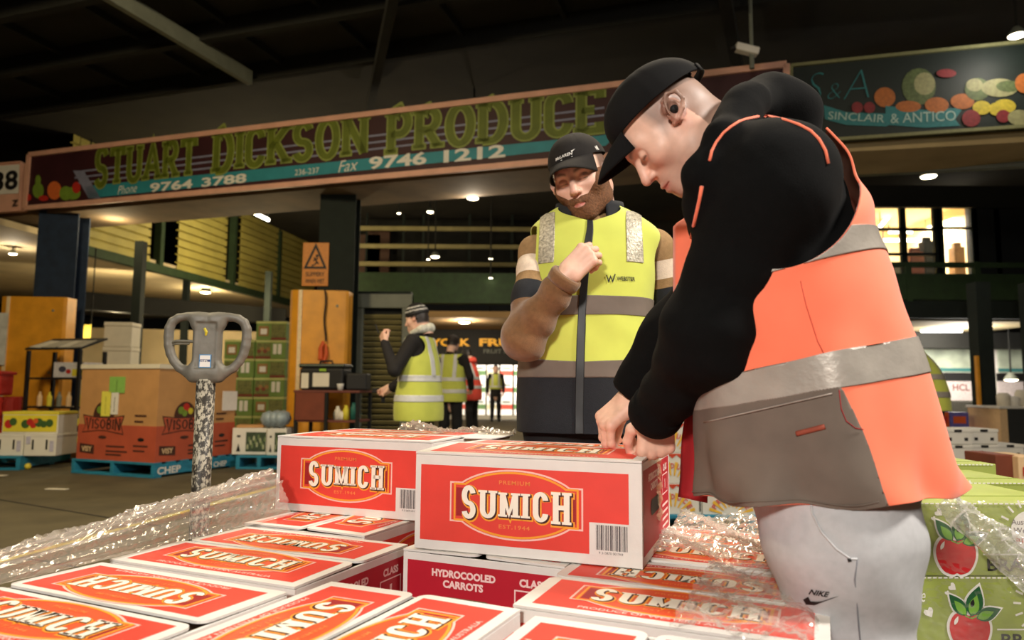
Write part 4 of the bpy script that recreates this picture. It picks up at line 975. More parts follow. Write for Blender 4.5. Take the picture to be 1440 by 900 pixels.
mb = MB(); mb.box(-.24, -.15, -.006, 0, .02, .2, .01); mb.build('pocket_label', m_foam, t); mb = MB(); mb.box(-.10, .10, -.006, 0, .04, .2); mb.build('pocket_label', m_foam, t); mb = MB(); mb.box(-.02, .06, -.008, 0, .22, .25); mb.build('tag', mat('lime_tag', (150, 190, 50), .6), t)
mb = MB(); mb.box(.0, .25, 0, .26, 0, .2, .02); o = mb.build('black_case', m_black); o.location = TB @ Vector((.19, .1, .891)); _props(o, 'small plain black case right of the cooler bag', 'case')
mb = MB(); mb.lathe([(.03, 0), (.04, .06), (.042, .075), (.036, .075)], 14); o = mb.build('paper_cup', m_white, smooth=True); o.location = TB @ Vector((.155, .035, .891)); _props(o, 'white paper cup on the table front edge', 'cup')
for i, (x, m_, h) in enumerate(((.1, m_foam, .16), (.06, m_grey, .12), (.2, m_byel, .17), (.27, mat('teal_tub', (40, 110, 100), .5), .2), (.15, m_foam, .1))):
    mb = MB(); mb.lathe([(.035, 0), (.037, h*.7), (.02, h*.85), (.02, h)], 12); o = mb.build('bottle', m_, smooth=True); o.location = TB @ Vector((x, .12+.06*(i % 2), .546)); _props(o, ('white bottle leftmost but one on the table shelf', 'grey bottle leftmost on the table shelf', 'yellow bottle on the table shelf', 'teal bottle rightmost on the table shelf', 'short white bottle on the table shelf left of the yellow one')[i], 'bottle')
mb = MB(); mb.lathe([(.16, 0), (.19, .42), (.2, .42), (.2, .44), (.17, .44), (.16, .04)], 20); o = mb.build('bucket', mat('bucket_black', (20, 20, 22), .35), smooth=True); o.location = (Q(520, 545, 7.9)[0], 7.9, 0); _props(o, 'black bucket on the floor in front of the louvred door', 'bucket')
for i, x in enumerate((.0, .24)):
    mb = MB(); mb.box(-.1, .1, 0, .16, 0, .24, .01); o = mb.build('floor_box', m_card); o.location = TB @ Vector((x-.1, .1, 0)); _props(o, 'brown box on the floor under the rusty table, %s one' % ('left', 'right')[i], 'box')
# litter
mb = MB(); mb.box(-.10, .10, -.025, .025, 0, .006); o = mb.build('paper_scrap', m_foam); o.location = G(80, 688); o.rotation_euler = (0, 0, -.12); _props(o, 'white paper scrap lying on the dark floor', 'litter')
mb = MB(); mb.box(-.04, .04, -.03, .03, 0, .006); o = mb.build('paper_scrap', m_foam); o.location = G(3, 669); _props(o, 'white scrap at the left edge of the floor', 'litter')
mb = MB(); mb.lathe([(.001, 0), (.03, .012), (.035, .035), (.025, .06), (.001, .068)], 12); o = mb.build('lemon', mat('lemon_yellow', (220, 200, 60), .5), smooth=True); o.location = G(39, 660); _props(o, 'yellow lemon on the floor before the left pallet', 'fruit')

# ---- pallet jack handle beside the stack
hp = Q(289, 545, 2.15); t = thing('pallet_jack', 'grey pallet jack with a worn loop handle left of the carton stack', 'pallet jack', (hp[0], 2.15, 0), .10)
m_jgrey = mat('jack_grey', (112, 108, 96), .5, .12, 25, .2, 60)
m_chip = mat('jack_chipped', (196, 190, 176), .5, .1, 42, .2, 60)
_nt = m_chip.node_tree; _b = _nt.nodes['Principled BSDF']; _n = _nt.nodes.new('ShaderNodeTexNoise'); _n.inputs['Scale'].default_value = 105; _n.inputs['Detail'].default_value = 6; _n.inputs['Roughness'].default_value = .7
_tc = _nt.nodes['Texture Coordinate']; _mp = _nt.nodes.new('ShaderNodeMapping'); _mp.inputs['Scale'].default_value = (1, 1, .6); _nt.links.new(_tc.outputs['Object'], _mp.inputs[0]); _nt.links.new(_mp.outputs[0], _n.inputs[0])
_r = _nt.nodes.new('ShaderNodeValToRGB'); _r.color_ramp.elements[0].position = .49; _r.color_ramp.elements[1].position = .55; _r.color_ramp.elements[0].color = (*lin((52, 47, 40)), 1); _r.color_ramp.elements[1].color = (*lin((176, 168, 148)), 1)
_nt.links.new(_n.outputs['Fac'], _r.inputs[0]); _nt.links.new(_r.outputs[0], _b.inputs['Base Color'])
mb = MB(); mb.tube([(0, .002, .24), (0, .002, .958)], .0275, 16); mb.build('pole', m_chip, t, smooth=True)
zc = 1.060
def hsdf(P):
    q = P-np.array([0, 0, zc], np.float32); A = q.copy(); A[:, 0] = np.abs(A[:, 0])
    d = rbox(q, (0, 0, -.005), (.042, .017, .088), .012)
    d = smin(d, chain(A, [(0, 0, .088), (.03, 0, .090), (.062, 0, .089), (.088, 0, .084), (.106, .0, .072), (.114, 0, .052), (.115, 0, .025), (.113, 0, .0), (.107, 0, -.025), (.096, 0, -.048), (.079, 0, -.068), (.056, 0, -.081), (.03, 0, -.088)], [.0125]*3+[.013, .0135, .014, .014, .014, .0135, .013, .0135, .015, .017], .0025), .016)
    d = smin(d, rbox(q, (0, 0, -.085), (.05, .019, .026), .012), .02)
    d = smin(d, rbox(A, (.028, 0, .074), (.022, .014, .018), .01), .02)
    d = smax(d, -rbox(q, (0, -.021, .0), (.030, .005, .07), .004), .004)
    # finger ridges on the inner right edge
    for i in range(4): d = smin(d, cap(q, (.055+.012*i, -.0, .082), (.055+.012*i, -.001, .081), .006, .006), .004)
    return d
V, Fq = nets(hsdf, (-.16, -.04, zc-.13), (.16, .04, zc+.13), .0032); obj('loop_handle', V, tris(Fq), m_jgrey, t)
mb = MB(); mb.tube([(-.118, 0, zc+.002), (-.09, -.008, zc+.012), (-.05, -.01, zc+.012), (-.03, -.01, zc+.01)], .0045, 8); mb.tube([(-.115, 0, zc-.004), (-.09, -.008, zc+.004), (-.05, -.01, zc+.004)], .003, 8); mb.build('release_lever', mat('lever_steel', (150, 146, 130), .35, metal=.6), t)
mb = MB(); mb.box(-.017, .018, -.0185, -.0165, zc-.068, zc-.028, .0006); mb.box(-.0145, .0155, -.0188, -.0184, zc-.0655, zc-.0305, 0, 1); mb.box(-.0145, .0155, -.0191, -.0187, zc-.05, zc-.043, 0, 2)
mb.build('sticker', [mat('sticker_blue', (70, 140, 190), .4), m_white, mat('sticker_navy', (40, 60, 110), .4)], t)
z_ = MB(); Mst = frame((-.012, -.0194, zc-.0495), (1, 0, 0), (0, 0, 1)); V, F = text2d('lift', .005, .022, .02); z_.flat(V, F, Mst); z_.build('sticker_print', m_white, t)
mb = MB(); mb.tube([(-.006, -.0155, zc+.052), (.0, -.0165, zc+.04), (-.002, -.0155, zc+.03)], [.004, .005, .003], 6); mb.build('yellow_mark', m_yel2, t)
mb = MB(); mb.lathe([(.07, .12), (.07, .2), (.05, .22), (.05, .3), (.03, .31)], 16); mb.build('pump', m_jgrey, t, smooth=True)
for x in (-.06, .06): mb = MB(); mb.tube([(x-.025, 0, .09), (x+.025, 0, .09)], .09, 18); mb.build('steer_wheel', m_black, t, smooth=False)
mb = MB(); mb.box(-.1, .1, -.02, .02, .08, .13, .005); mb.build('axle_block', m_jgrey, t)
for x in (-.19, .19):
    mb = MB(); mb.box(x-.075, x+.075, .15, 1.2, .05, .09, .008); mb.build('fork', m_jgrey, t); mb = MB(); mb.tube([(x-.04, 1.08, .04), (x+.04, 1.08, .04)], .04, 14); mb.build('fork_roller', m_black, t)
mb = MB(); mb.box(-.26, .26, .05, .16, .05, .2, .01); mb.build('fork_bridge', m_jgrey, t)

# ================================================================ THE RIGHT SIDE
# offices over a green balcony
YO = 12.0
def pbox(name, px0, px1, y0, y1, Y, d, m, parent=None, structure=True, **k):
    a, b = Q(px0, y0, Y), Q(px1, y1, Y); mb = MB(); mb.box(a[0], b[0], Y, Y+d, min(a[2], b[2]), max(a[2], b[2])); return mb.build(name, m, parent, kind='structure' if structure and parent is None else None, **k)
m_office = mat('office_wall', (226, 206, 160), .8, .06, 1)
pbox('wall_office', 1205, 1380, 420, 280, YO+3, .1, m_office)
a, b = Q(1200, 420, YO), Q(1380, 280, YO)
mb = MB(); mb.box(a[0], b[0]+.3, YO+.1, YO+3.1, b[2]+.12, b[2]+.2); mb.build('ceiling_office', m_office, kind='structure')
mb = MB(); mb.box(a[0], b[0]+.3, YO+.1, YO+3.1, a[2]+.4, a[2]+.45); mb.build('floor_office', m_office, kind='structure')
mb = MB(); mb.box(a[0]-.1, a[0], YO, YO+3.1, a[2], b[2]+.2); mb.box(b[0]+.2, b[0]+.3, YO, YO+3.1, a[2], b[2]+.2); mb.build('wall_office_side', m_office, kind='structure')
wn = thing('window_1', None, None, Q(1211, 400, YO)); wn['kind'] = 'structure'; wb_ = np.array(wn.location)
def wpart(name, px0, px1, y0, y1, m, d=.08, dy=0.0):
    p, q = Q(px0, y0, YO), Q(px1, y1, YO); mb = MB(); mb.box(p[0]-wb_[0], q[0]-wb_[0], dy, dy+d, min(p[2], q[2])-wb_[2], max(p[2], q[2])-wb_[2]); return mb.build(name, m, wn)
for x in (1212, 1272, 1319, 1324, 1372): wpart('mullion', x-1.2, x+1.2, 400, 289, m_dgreen)
for y in (290, 322, 357): wpart('transom', 1211, 1318, y+1.3, y-1.3, m_dgreen)
for y in (290, 320): wpart('transom', 1324, 1374, y+1.3, y-1.3, m_dgreen)
m_glass = mat('window_glass', (235, 240, 230), .05, 0, alpha=.10)
for x0, x1 in ((1214, 1270), (1274, 1317), (1326, 1370)): wpart('pane', x0, x1, 398, 291, m_glass, .006, .03)
pbox('wall_upper_right', 1374, 1475, 420, 262, YO, .2, mat('dark_cladding', (34, 36, 36), .6, .15, 3))
pbox('wall_upper_right', 1100, 1210, 420, 262, YO, .2, MATS['dark_cladding'])
pbox('trim_9', 1130, 1480, 290, 262, YO-.1, .1, m_dark)
for i, (x0, x1, y, Y) in enumerate(((1238, 1250, 318, YO+1.4), (1250, 1305, 326, YO+2.5), (1242, 1303, 338, YO+2), (1338, 1352, 300, YO+1.8))):
    p, q = Q(x0, y, Y), Q(x1, y-(14 if i in (0, 3) else 0), Y+(.6 if i in (0, 3) else 0)); mb = MB(); mb.tube([p, q], .035, 10); [mb.bar(e_, (e_[0], e_[1], b[2]+.118), .015, k=1) for e_ in (p, q)]; o = mb.build('fluorescent_tube', [m_tube, m_dark]); _props(o, ('short slanting tube light at the left in the lit office', 'upper long tube light in the lit office', 'lower long tube light in the lit office', 'tube light in the narrow right office bay')[i], 'lamp')
area((Q(1290, 300, YO+1.5)[0], YO+1.5, b[2]-.05), (Q(1290, 300, YO+1.5)[0], YO+1.6, 0), 1.2, 170, NEUT)
# desk things in the office
for i, (px, w, h, m_) in enumerate(((1230, .2, .3, m_dark), (1262, .3, .22, m_grey), (1290, .25, .5, m_rust), (1308, .2, .7, m_dark), (1350, .2, .6, m_brown))):
    p = Q(px, 357, YO+.6); mb = MB(); mb.box(-w/2, w/2, 0, .2, 0, h, .02); mb.box(-w/3, w/3, .05, .15, h, h+.08, .01); o = mb.build('office_item', m_); o.location = (p[0], YO+.6, a[2]+.45); _props(o, ('dark monitor leftmost in the lit office', 'grey printer in the lit office', 'brown cabinet in the lit office', 'tall dark cabinet by the office mullion', 'brown cupboard in the narrow office bay')[i], 'office item')
# balcony
YB = 10.8
balc = pbox('trim_10', 1120, 1490, 420, 386, YB, .12, m_green)
pbox('trim_11', 1120, 1490, 446, 424, YB, 1.4, m_dgreen)
for y, h in ((372, 2.2),): pbox('rail', 1120, 1490, y+h, y-h, YB, .06, m_green, balc)
for x in (1180, 1279, 1376, 1478): pbox('post', x-2.5, x+2.5, 424, 368, YB-.02, .08, m_green, balc)
pbox('ceiling_under', 1120, 1500, 450, 446, YB+.2, 7, mat('underside_panels', (176, 160, 120), .8, .25, 2))
pbox('trim_12', 1120, 1500, 488, 468, YB+2.2, .3, m_dark)
for i, (x0, x1, y, Y) in enumerate(((1296, 1352, 464, YB+1.9), (1300, 1346, 459, YB+3.2), (1262, 1279, 465, YB+1.9))):
    p, q = Q(x0, y, Y), Q(x1, y, Y); mb = MB(); mb.tube([p, q], .045, 10); [mb.bar(e_, (e_[0], e_[1], Q(1300, 450, YB+.2)[2]+.02), .015, k=1) for e_ in (p, q)]; o = mb.build('fluorescent_tube', [m_tube, m_dark]); _props(o, ('near tube light under the green balcony', 'rear tube light under the green balcony', 'tube light under the balcony beside the orange vest')[i], 'lamp')
point((Q(1325, 464, YB+1.9)[0], YB+1.2, 1.85), 110, NEUT, .3)
point((Q(1340, 464, 12.2)[0], 12.4, 1.9), 70, NEUT, .3)
# posts
for i, (x0, x1, Y) in enumerate(((1380, 1401, 9.4), (1455, 1480, 9.4))):
    p, q = Q(x0, 545, Y), Q(x1, 545, Y); mb = MB(); mb.box(p[0], q[0], Y, Y+.2, 0, 2.4); o = mb.build('trim_13', m_dgreen, kind='structure')
p = Q(1378.5, 545, 9.35); mb = MB(); mb.box(p[0]-.015, p[0]+.015, 9.36, 9.42, 0, 1.4); mb.build('trim_14', m_yel, kind='structure')
# parked truck behind with pale windscreen and white panel
tx0, tx1 = Q(1296, 545, 13.5)[0], Q(1378, 545, 13.5)[0]
def truck(x0, x1, label, tealside):
    w = x1-x0; t = thing('truck', label, 'truck', ((x0+x1)/2, 13.5, 0))
    mb = MB(); mb.box(-w/2, w/2, .0, 2.2, .35, 1.75, .05); mb.build('cab', m_white, t)
    mb = MB(); mb.box(-w/2+.03, w/2-.03, -.02, .02, 1.28, 1.72, .01); mb.build('windscreen', mat('windscreen', (196, 206, 184), .12, .35, 2.5), t)  # pale reflection on the glass is put into its colour
    mb = MB(); mb.box(-w/2+.03, w/2-.03, -.03, .02, 1.30, 1.36); mb.build('teal_trim', mat('truck_teal', (70, 140, 140), .4), t)
    mb = MB(); mb.box(-w/2, w/2, -.03, .02, 1.12, 1.27); mb.build('dark_grille', m_black, t)
    mb = MB(); mb.box(-w/2, w/2, -.025, .02, .74, 1.11, .01); mb.build('front_panel', mat('truck_white', (226, 214, 214), .4), t)
    mb = MB(); mb.box(-w/2, w/2, -.03, .02, .35, .73, .01); mb.build('bumper', mat('truck_grey', (70, 68, 60), .5, .2), t)
    for x in (-w/2+.2, w/2-.2): mb = MB(); mb.tube([(x-.1, .4, .35), (x+.1, .4, .35)], .35, 18); mb.build('wheel', m_black, t)
    return t
tr = truck(tx0, tx1, 'white truck front with a pale windscreen behind the yellow vest on the right', 1)
z_ = MB(); wv_ = tx1-tx0; Mt = frame((wv_*.02, -.027, .93), (1, 0, 0), (0, 0, 1)); V, F = text2d('HCL', .13, .32, .02); z_.flat(V, F, Mt); z_.build('red_letters', mat('truck_letters', (150, 80, 70), .5), tr)
t2 = truck(Q(1403, 545, 13.5)[0], Q(1480, 545, 13.5)[0], 'white truck front at the right edge beyond the dark post', 1)
lamp(1422, 534, 12.5, 18, 'flat lamp in front of the right edge truck', 20, NEUT, top=Q(1422, 450, YB+.2)[2]+.02)
# counter, crates and small boxes
c0, c1 = Q(1404, 545, 8.6), Q(1470, 545, 8.6); t = thing('counter', 'dark counter with a pale top at the right edge', 'counter', ((c0[0]+c1[0])/2, 8.6, 0))
w_ = (c1[0]-c0[0])/2; mb = MB(); mb.box(-w_+.09, w_, 0, .6, 0, .72); mb.build('cabinet', mat('counter_dark', (52, 54, 54), .5), t); mb = MB(); mb.box(-w_, -w_+.09, 0, .6, 0, .72); mb.build('end_panel', m_cream, t); mb = MB(); mb.box(-w_-.02, w_+.02, -.02, .62, .72, .75, .008); mb.build('worktop', m_white, t)
for i, (px, h, m_) in enumerate(((1410, .16, m_foam), (1424, .12, m_bwhite), (1436, .2, m_foam))):
    mb = MB(); mb.lathe([(.07, 0), (.075, h*.8), (.05, h)], 12); o = mb.build('canister', m_, smooth=True); o.location = (Q(px, 545, 8.75)[0], 8.75, .751); _props(o, 'pale canister on the dark counter, %s one' % ('left', 'middle', 'right')[i], 'canister')
cb = [mat('box_pink', (206, 84, 130), .6, .2, 20), mat('box_blue', (96, 92, 170), .6, .3, 30), m_orange, m_red]
for i, (px, z, m_, w) in enumerate(((1322, .0, 0, .20), (1346, .0, 0, .20), (1347, .192, 1, .24), (1326, .192, 2, .12), (1367, .0, 3, .15), (1326, .384, 1, .12))):
    mb = MB(); mb.box(-w/2, w/2, 0, .25, 0, .19, .006); mb.box(-w/3, w/3, -.003, 0, .05, .14, 0, 1); o = mb.build('bright_box', [cb[m_], cb[(m_+1) % 4]]); o.location = (Q(px, 545, 9.0)[0], 9.0, .28+z); _props(o, ('pink box in the bright pile behind the white crates, far left', 'pink box under the blue box in the bright pile', 'blue box on a pink box in the bright pile', 'orange box on the left of the bright pile', 'red box rightmost in the bright pile', 'little blue box on top of the orange box')[i], 'box')
mb = MB(); mb.box(Q(1308, 545, 9)[0], Q(1377, 545, 9)[0], 8.95, 9.3, 0, .275, .01); o = mb.build('low_bench', m_dgreen); _props(o, 'low dark green bench under the bright pile of boxes', 'bench')
# white crates
def white_crate():
    t = thing('white_crate', 'x', 'crate'); w, d, h = .232, .30, .125
    mb = MB(); mb.box(-w/2, w/2, 0, d, 0, h-.02, .006); mb.build('crate_body', m_bwhite, t); mb = MB(); mb.box(-w/2-.004, w/2+.004, -.004, d+.004, h-.03, h-.002, .006); mb.build('rim', m_bwhite, t)
    for x in (-.065, .065): mb = MB(); mb.box(x-.014, x+.014, -.002, .003, .03, .055); mb.build('slot', m_black, t)
    mb = MB(); mb.box(-.03, .03, -.006, .003, h-.026, h-.006, 0); mb.build('handle_gap', m_black, t); return t
wc = None
for c_ in range(3):
    for i in range(5):
        lab = 'white slotted crate in the %s column of the crate stack, %s from the floor' % (('left', 'middle', 'right')[c_], ord_[i])
        loc = (Q(1347+42*c_, 545, 5.75)[0]-.02, 5.75+.05*c_, i*.126-(.0 if c_ < 2 else 0))
        if c_ == 2 and i > 3: continue
        if wc is None: wc = white_crate(); wc.location = loc; wc['label'] = lab; wc['group'] = 'white slotted crates'
        else: dup(wc, loc, 0, lab, 'white slotted crates')
# brown and cream cartons by the right edge
def f_bars(z_, M, w, h):
    for y in (.12, .42, .72): rect(z_, M, w*.1, w*.75, h*y, h*(y+.14), .001, 2)
for i in range(3):
    carton('banded_carton', 'cream carton with red printed bar at the right edge, %s of three' % ('bottom', 'middle', 'top')[i], 'carton', (Q(1442, 545, 4.3)[0], 4.3, .0+.183*i), 0, .14, .3, .18, [m_cream, m_cream, m_red], (lambda z_, M, w, h: rect(z_, M, w*.15, w*.8, h*.35, h*.65, .001, 2)), None, False)
carton('brown_carton', 'dark brown carton beside the cream cartons with red bars', 'carton', (Q(1408, 545, 4.35)[0], 4.35, 0), 0, .12, .3, .55, [m_rust, m_rust], None, None, False)
# blue pallet and patterned produce trays behind the stack, between carton and vest
# ================================================================ THE CARTON STACK
PF = np.array([-.9985, 1.165]); PT = math.radians(-23.9)
eu = np.array([math.cos(PT), math.sin(PT), 0]); ev = np.array([-math.sin(PT), math.cos(PT), 0])
def UV(u, v, z=0.0): p = np.array([PF[0], PF[1], 0])+eu*u+ev*v; p[2] = z; return p
Z1 = CAMZ-.3665; CH = .21; CL, CW = .488, .385
m_cw = mat('carton_white', (226, 222, 216), .65, .05, 12, .12, 90)
m_in = mat('carton_inside', (120, 92, 62), .8, .1)
m_red1 = mat('carton_red', (226, 64, 52), .5, .05, 14)
m_redtop = mat('carton_red_top', (226, 66, 50), .5, .06, 14)
m_crim = mat('carton_crimson', (182, 20, 42), .5, .06, 14)
m_logc = [m_red1, mat('logo_pale_line', (246, 196, 186), .5, .03), mat('logo_amber', (246, 160, 44), .5, .03), mat('logo_dark_red', (158, 24, 30), .5, .03),
          mat('logo_shadow', (64, 22, 24), .5, .03), mat('logo_cream', (248, 240, 224), .5, .03), mat('logo_tan', (236, 132, 66), .5, .03), m_cw, mat('barcode_grey', (70, 64, 66), .5, .03), mat('logo_orange_fill', (228, 84, 42), .5, .05)]
def logo(z_, M, cx, cy, w, fill=False, sy=1.0):
    O = lambda pts: [(cx+x*w, cy+y*w*sy) for x, y in pts]
    def ring(k): 
        top = [(x*k, y*k) for x, y in arc(0, 0, .5, .25, 145, 35, 16)]; bot = [(x*k, y*k) for x, y in arc(0, 0, .5, .25, -35, -145, 16)]
        a = .5*k; b = .143*k; return [(-a, -b), (-a, b)]+top+[(a, b), (a, -b)]+bot
    if fill: 
        r_ = O(ring(.99)); c0 = len(r_); z_.flat([(cx, cy)]+r_, [(0, 1+(i+1) % c0, 1+i) for i in range(c0)], M, .0003, 9)
    for s_ in (-1, 1):
        x0, x1 = sorted((s_*.455, s_*.36)); z_.flat(O([(x0, -.105), (x1, -.105), (x1, .105), (x0, .105)]), [(0, 1, 2, 3)], M, .0005, 3)
    V, F = stroke(O(ring(1.0)), .0042*w/.34, True); z_.flat(V, F, M, .0006, 1)
    V, F = stroke(O(ring(.935)), .0050*w/.34, True); z_.flat(V, F, M, .0007, 2)
    sc = [1.2, 1.02, .93, .93, 1.02, 1.2]; h_ = .215*w*sy; ww = .82*w
    for k, ex, dx, dy, z in ((2, .13, .05, -.05, .0008), (4, .03, .045, -.04, .0010), (4, .03, .02, -.015, .0011), (5, 0, 0, 0, .0013)):
        V, F = slab('SUMICH', ww/h_, .15, .21, .07, ex, 0, sc, .17, .80); V = V*h_+np.array([cx-ww/2+dx*h_, cy-h_/2+dy*h_]); z_.flat(V, F, M, z, k)
    V, F = text2d('PREMIUM', .030*w*sy, .235*w, .02, 0, 1.15); z_.flat(V+np.array([cx-.1175*w, cy+.145*w*sy]), F, M, .0009, 6)
    V, F = text2d('EST.1944', .030*w*sy, .235*w, .02, 0, 1.15); z_.flat(V+np.array([cx-.1175*w, cy-.175*w*sy]), F, M, .0009, 6)
def carton_meshes(L, Wd, H, key=''):
    R = {}
    b = MB(); t = .005
    b.box(0, L, 0, t, 0, H-.003, .0015); b.box(0, L, Wd-t, Wd, 0, H-.003, .0015); b.box(0, t, t, Wd-t, 0, H-.003, .0015); b.box(L-t, L, t, Wd-t, 0, H-.003, .0015); b.box(t, L-t, t, Wd-t, 0, .006); b.box(t, L-t, t, Wd-t, H-.05, H-.045, 0, 1)
    R['body'] = b.mesh('carton_body'+key, [m_cw, m_in])
    fw = Wd/2-.007; r = .020; f = MB()
    P = [(0, 0), (L, 0), (L, fw-r)]+arc(L-r, fw-r, r, r, 0, 90, 5)+arc(r, fw-r, r, r, 90, 180, 5); f.prism(P, 0, .0045)
    R['flap'] = f.mesh('top_flap'+key, m_cw)
    z_ = MB(); I = Matrix.Identity(4); x0, x1, y0, y1 = .026, L-.022, .020, fw-.014
    z_.flat([(x0, y0), (x1, y0), (x1, y1), (x0, y1)], [(0, 1, 2, 3)], I, .0048, 0)
    IT = Matrix.Translation((0, 0, .0048)); logo(z_, IT, L/2+.002, (y0+y1)/2+.012, .335, True, .86)
    V, F = text2d('PRODUCE OF WESTERN AUSTRALIA', .0105, .30, .02); z_.flat(V+np.array([L/2-.14, y0+.006]), F, IT, .0006, 1)
    R['flap_print'] = z_.mesh('flap_print'+key, [m_redtop]+m_logc[1:])
    z_ = MB(); x0, x1, y0, y1 = .014, L-.027, .021, H-.025; FM = frame((0, -.0004, 0), (1, 0, 0), (0, 0, 1))
    z_.flat([(x0, y0), (x1, y0), (x1, y1), (x0, y1)], [(0, 1, 2, 3)], FM, 0, 0); logo(z_, FM, L*.466, H*.515, L*.585, False, .97)
    lx = x1-.082; z_.flat([(lx, y0-.001), (x1+.001, y0-.001), (x1+.001, y0+.064), (lx, y0+.064)], [(0, 1, 2, 3)], FM, .0004, 7)
    x = lx+.014; k = 0
    while x < x1-.004: w = (.0012, .0024, .0018, .0034, .0014)[k % 5]; z_.flat([(x, y0+.010), (x+w, y0+.010), (x+w, y0+.060), (x, y0+.060)], [(0, 1, 2, 3)], FM, .0008, 8); x += w+(.0016, .0022, .0012)[k % 3]; k += 1
    V, F = text2d('9 313870 001944', .005, .05, 0); z_.flat(V+np.array([lx+.02, y0+.002]), F, FM, .0008, 8)
    R['side_print'] = z_.mesh('side_print'+key, m_logc)
    z_ = MB(); EM = frame((L+.0004, 0, 0), (0, 1, 0), (0, 0, 1)); y0, y1 = .02, H-.019
    z_.flat([(.012, y0), (Wd-.016, y0), (Wd-.016, y1), (.012, y1)], [(0, 1, 2, 3)], EM, 0, 0)
    for s_, x, y, w, h in (('HYDROCOOLED', .075, y1-.030, .155, .0165), ('CARROTS', .103, y1-.052, .098, .0165), ('CLASS', .285, y1-.030, .060, .017), ('1', .312, y1-.072, .008, .022)):
        V, F = text2d(s_, h, w, .05); z_.flat(V+np.array([x, y]), F, EM, .0006, 1)
    V, F = stroke([(.275, y1-.083), (.355, y1-.083), (.355, y1-.038), (.275, y1-.038)], .003, True); z_.flat(V, F, EM, .0006, 1)
    for i in range(4): z_.flat([(.27, y0+.012+.016*i), (.36, y0+.012+.016*i), (.36, y0+.018+.016*i), (.27, y0+.018+.016*i)], [(0, 1, 2, 3)], EM, .0006, 1)
    R['end_print'] = z_.mesh('end_print'+key, [m_crim, mat('end_letters', (246, 210, 206), .5, .03)])
    z_ = MB(); P = arc(.205, y1-.088, .016, .016, 90, -90, 8)+arc(.118, y1-.088, .016, .016, 270, 90, 8); z_.flat(P, [tuple(range(len(P)))], EM, .0010, 0); z_.flat([(.1615+(x-.1615)*1.03, (y-y1+.088)*1.1+y1-.088) for x, y in P], [tuple(range(len(P)))], EM, .0008, 1)
    R['hole'] = z_.mesh('handle_hole'+key, [m_black, m_in]); return R
CM = carton_meshes(CL, CW, CH)
def carrot_carton(p, rotz, label, group=None, flaps=(1.0, 1.0), Mx=CM, L=CL, Wd=CW, H=CH):
    """front-left bottom corner at p; flaps lifted by a few degrees"""
    t = thing('carrot_carton', label, 'carton', p, rotz, group)
    link('carton_body', Mx['body'], t)
    o = link('top_flap', Mx['flap'], t); o.location = (0, 0, H-.002); o.rotation_euler = (math.radians(flaps[0]), 0, 0); link('flap_print', Mx['flap_print'], o)
    o = link('top_flap', Mx['flap'], t); o.location = (L, Wd, H-.002); o.rotation_euler = (math.radians(flaps[1]), 0, PI); link('flap_print', Mx['flap_print'], o)
    link('side_print', Mx['side_print'], t); o = link('side_print', Mx['side_print'], t); o.location = (L, Wd, 0); o.rotation_euler = (0, 0, PI)
    e = link('end_print', Mx['end_print'], t); link('handle_hole', Mx['hole'], e)
    e = link('end_print', Mx['end_print'], t); e.location = (L, Wd, 0); e.rotation_euler = (0, 0, PI); link('handle_hole', Mx['hole'], e)
    return t
# layer plan in the pallet frame: (u, v, turned, label)
PLAN = [(.012, -.025, 0, 'carrot carton at the near left corner of the stack, printed flaps crossing the bottom left'),
        (.004, .385, 0, 'carrot carton second from the near left corner, one open end facing the gap'),
        (.912, -.045, 1, 'carrot carton lengthwise at the bottom edge, left of the carton with the upright lettering'),
        (1.335, -.065, 1, 'carrot carton lengthwise at the bottom right, below the carton with upright lettering'),
        (.893, .462, 0, 'carrot carton with large upright lettering beside the grey trousers'),
        (.897, .872, 0, 'carrot carton in the shade behind the one beside the grey trousers'),
        (.345, .806, 1, 'carrot carton under the left upper carton, ends facing the camera'),
        (.888, .735, 1, 'carrot carton with hydrocooled lettering facing the gap in the stack')]
for lay in (0, 1):
    for u, v, turned, lab in PLAN:
        z = Z1-CH*(2-lay)-.003*(1-lay)*0
        if lay == 0: lab = 'lower layer carrot carton '+('under the near left corner carton', 'under the second carton from the near left corner', 'under the lengthwise carton at the bottom edge', 'under the lengthwise carton at the bottom right', 'under the one beside the grey trousers', 'under the shaded carton', 'under the upper left carton', 'under the carton facing the gap')[[q[3] for q in PLAN].index(lab)]
        p = UV(u, v, Z1-CH*(2-lay)-.004*(1-lay)); j = math.radians([.3, -.4, .2, .1, -.3, .4][int(u*97) % 6])
        if turned and u > .9 and v > .7 and lay == 1: carrot_carton(UV(u, v, p[2]), PT+PI/2, lab, None, (.3, .3))
        else: carrot_carton(p, PT+(PI/2 if turned else 0)+j, lab, 'lower layer of the carton stack' if lay == 0 else None, (random.uniform(.2, 1.2), random.uniform(.2, 1.2)) if lay else (0, 0))
# pallet under the stack
zp = Z1-2*CH-.004
t = thing('pallet', 'pallet under the carrot cartons', 'pallet', UV(-.02, -.06), PT)
t['label'] = 'wooden pallet under the red and white carrot carton stack'
m_wood = mat('pallet_wood', (150, 118, 78), .8, .2, 8, stretch=(1, 8, 8))
bb = MB(); bb.box(0, 1.36, 0, .12, zp-.022, zp-.001, .002); bm_ = bb.mesh('deck_board', m_wood)
for i in range(8): o = link('deck_board', bm_, t); o.location = (0, i*1.26/7, 0)
bb = MB(); bb.box(0, .09, 0, 1.38, .02, zp-.022, .003); bm_ = bb.mesh('bearer', m_wood)
for i in range(3): o = link('bearer', bm_, t); o.location = (i*.635, 0, 0)
bb = MB(); bb.box(0, 1.36, 0, .1, 0, .02, .002); bm_ = bb.mesh('base_board', m_wood)
for i in range(3): o = link('base_board', bm_, t); o.location = (0, i*.64, 0)
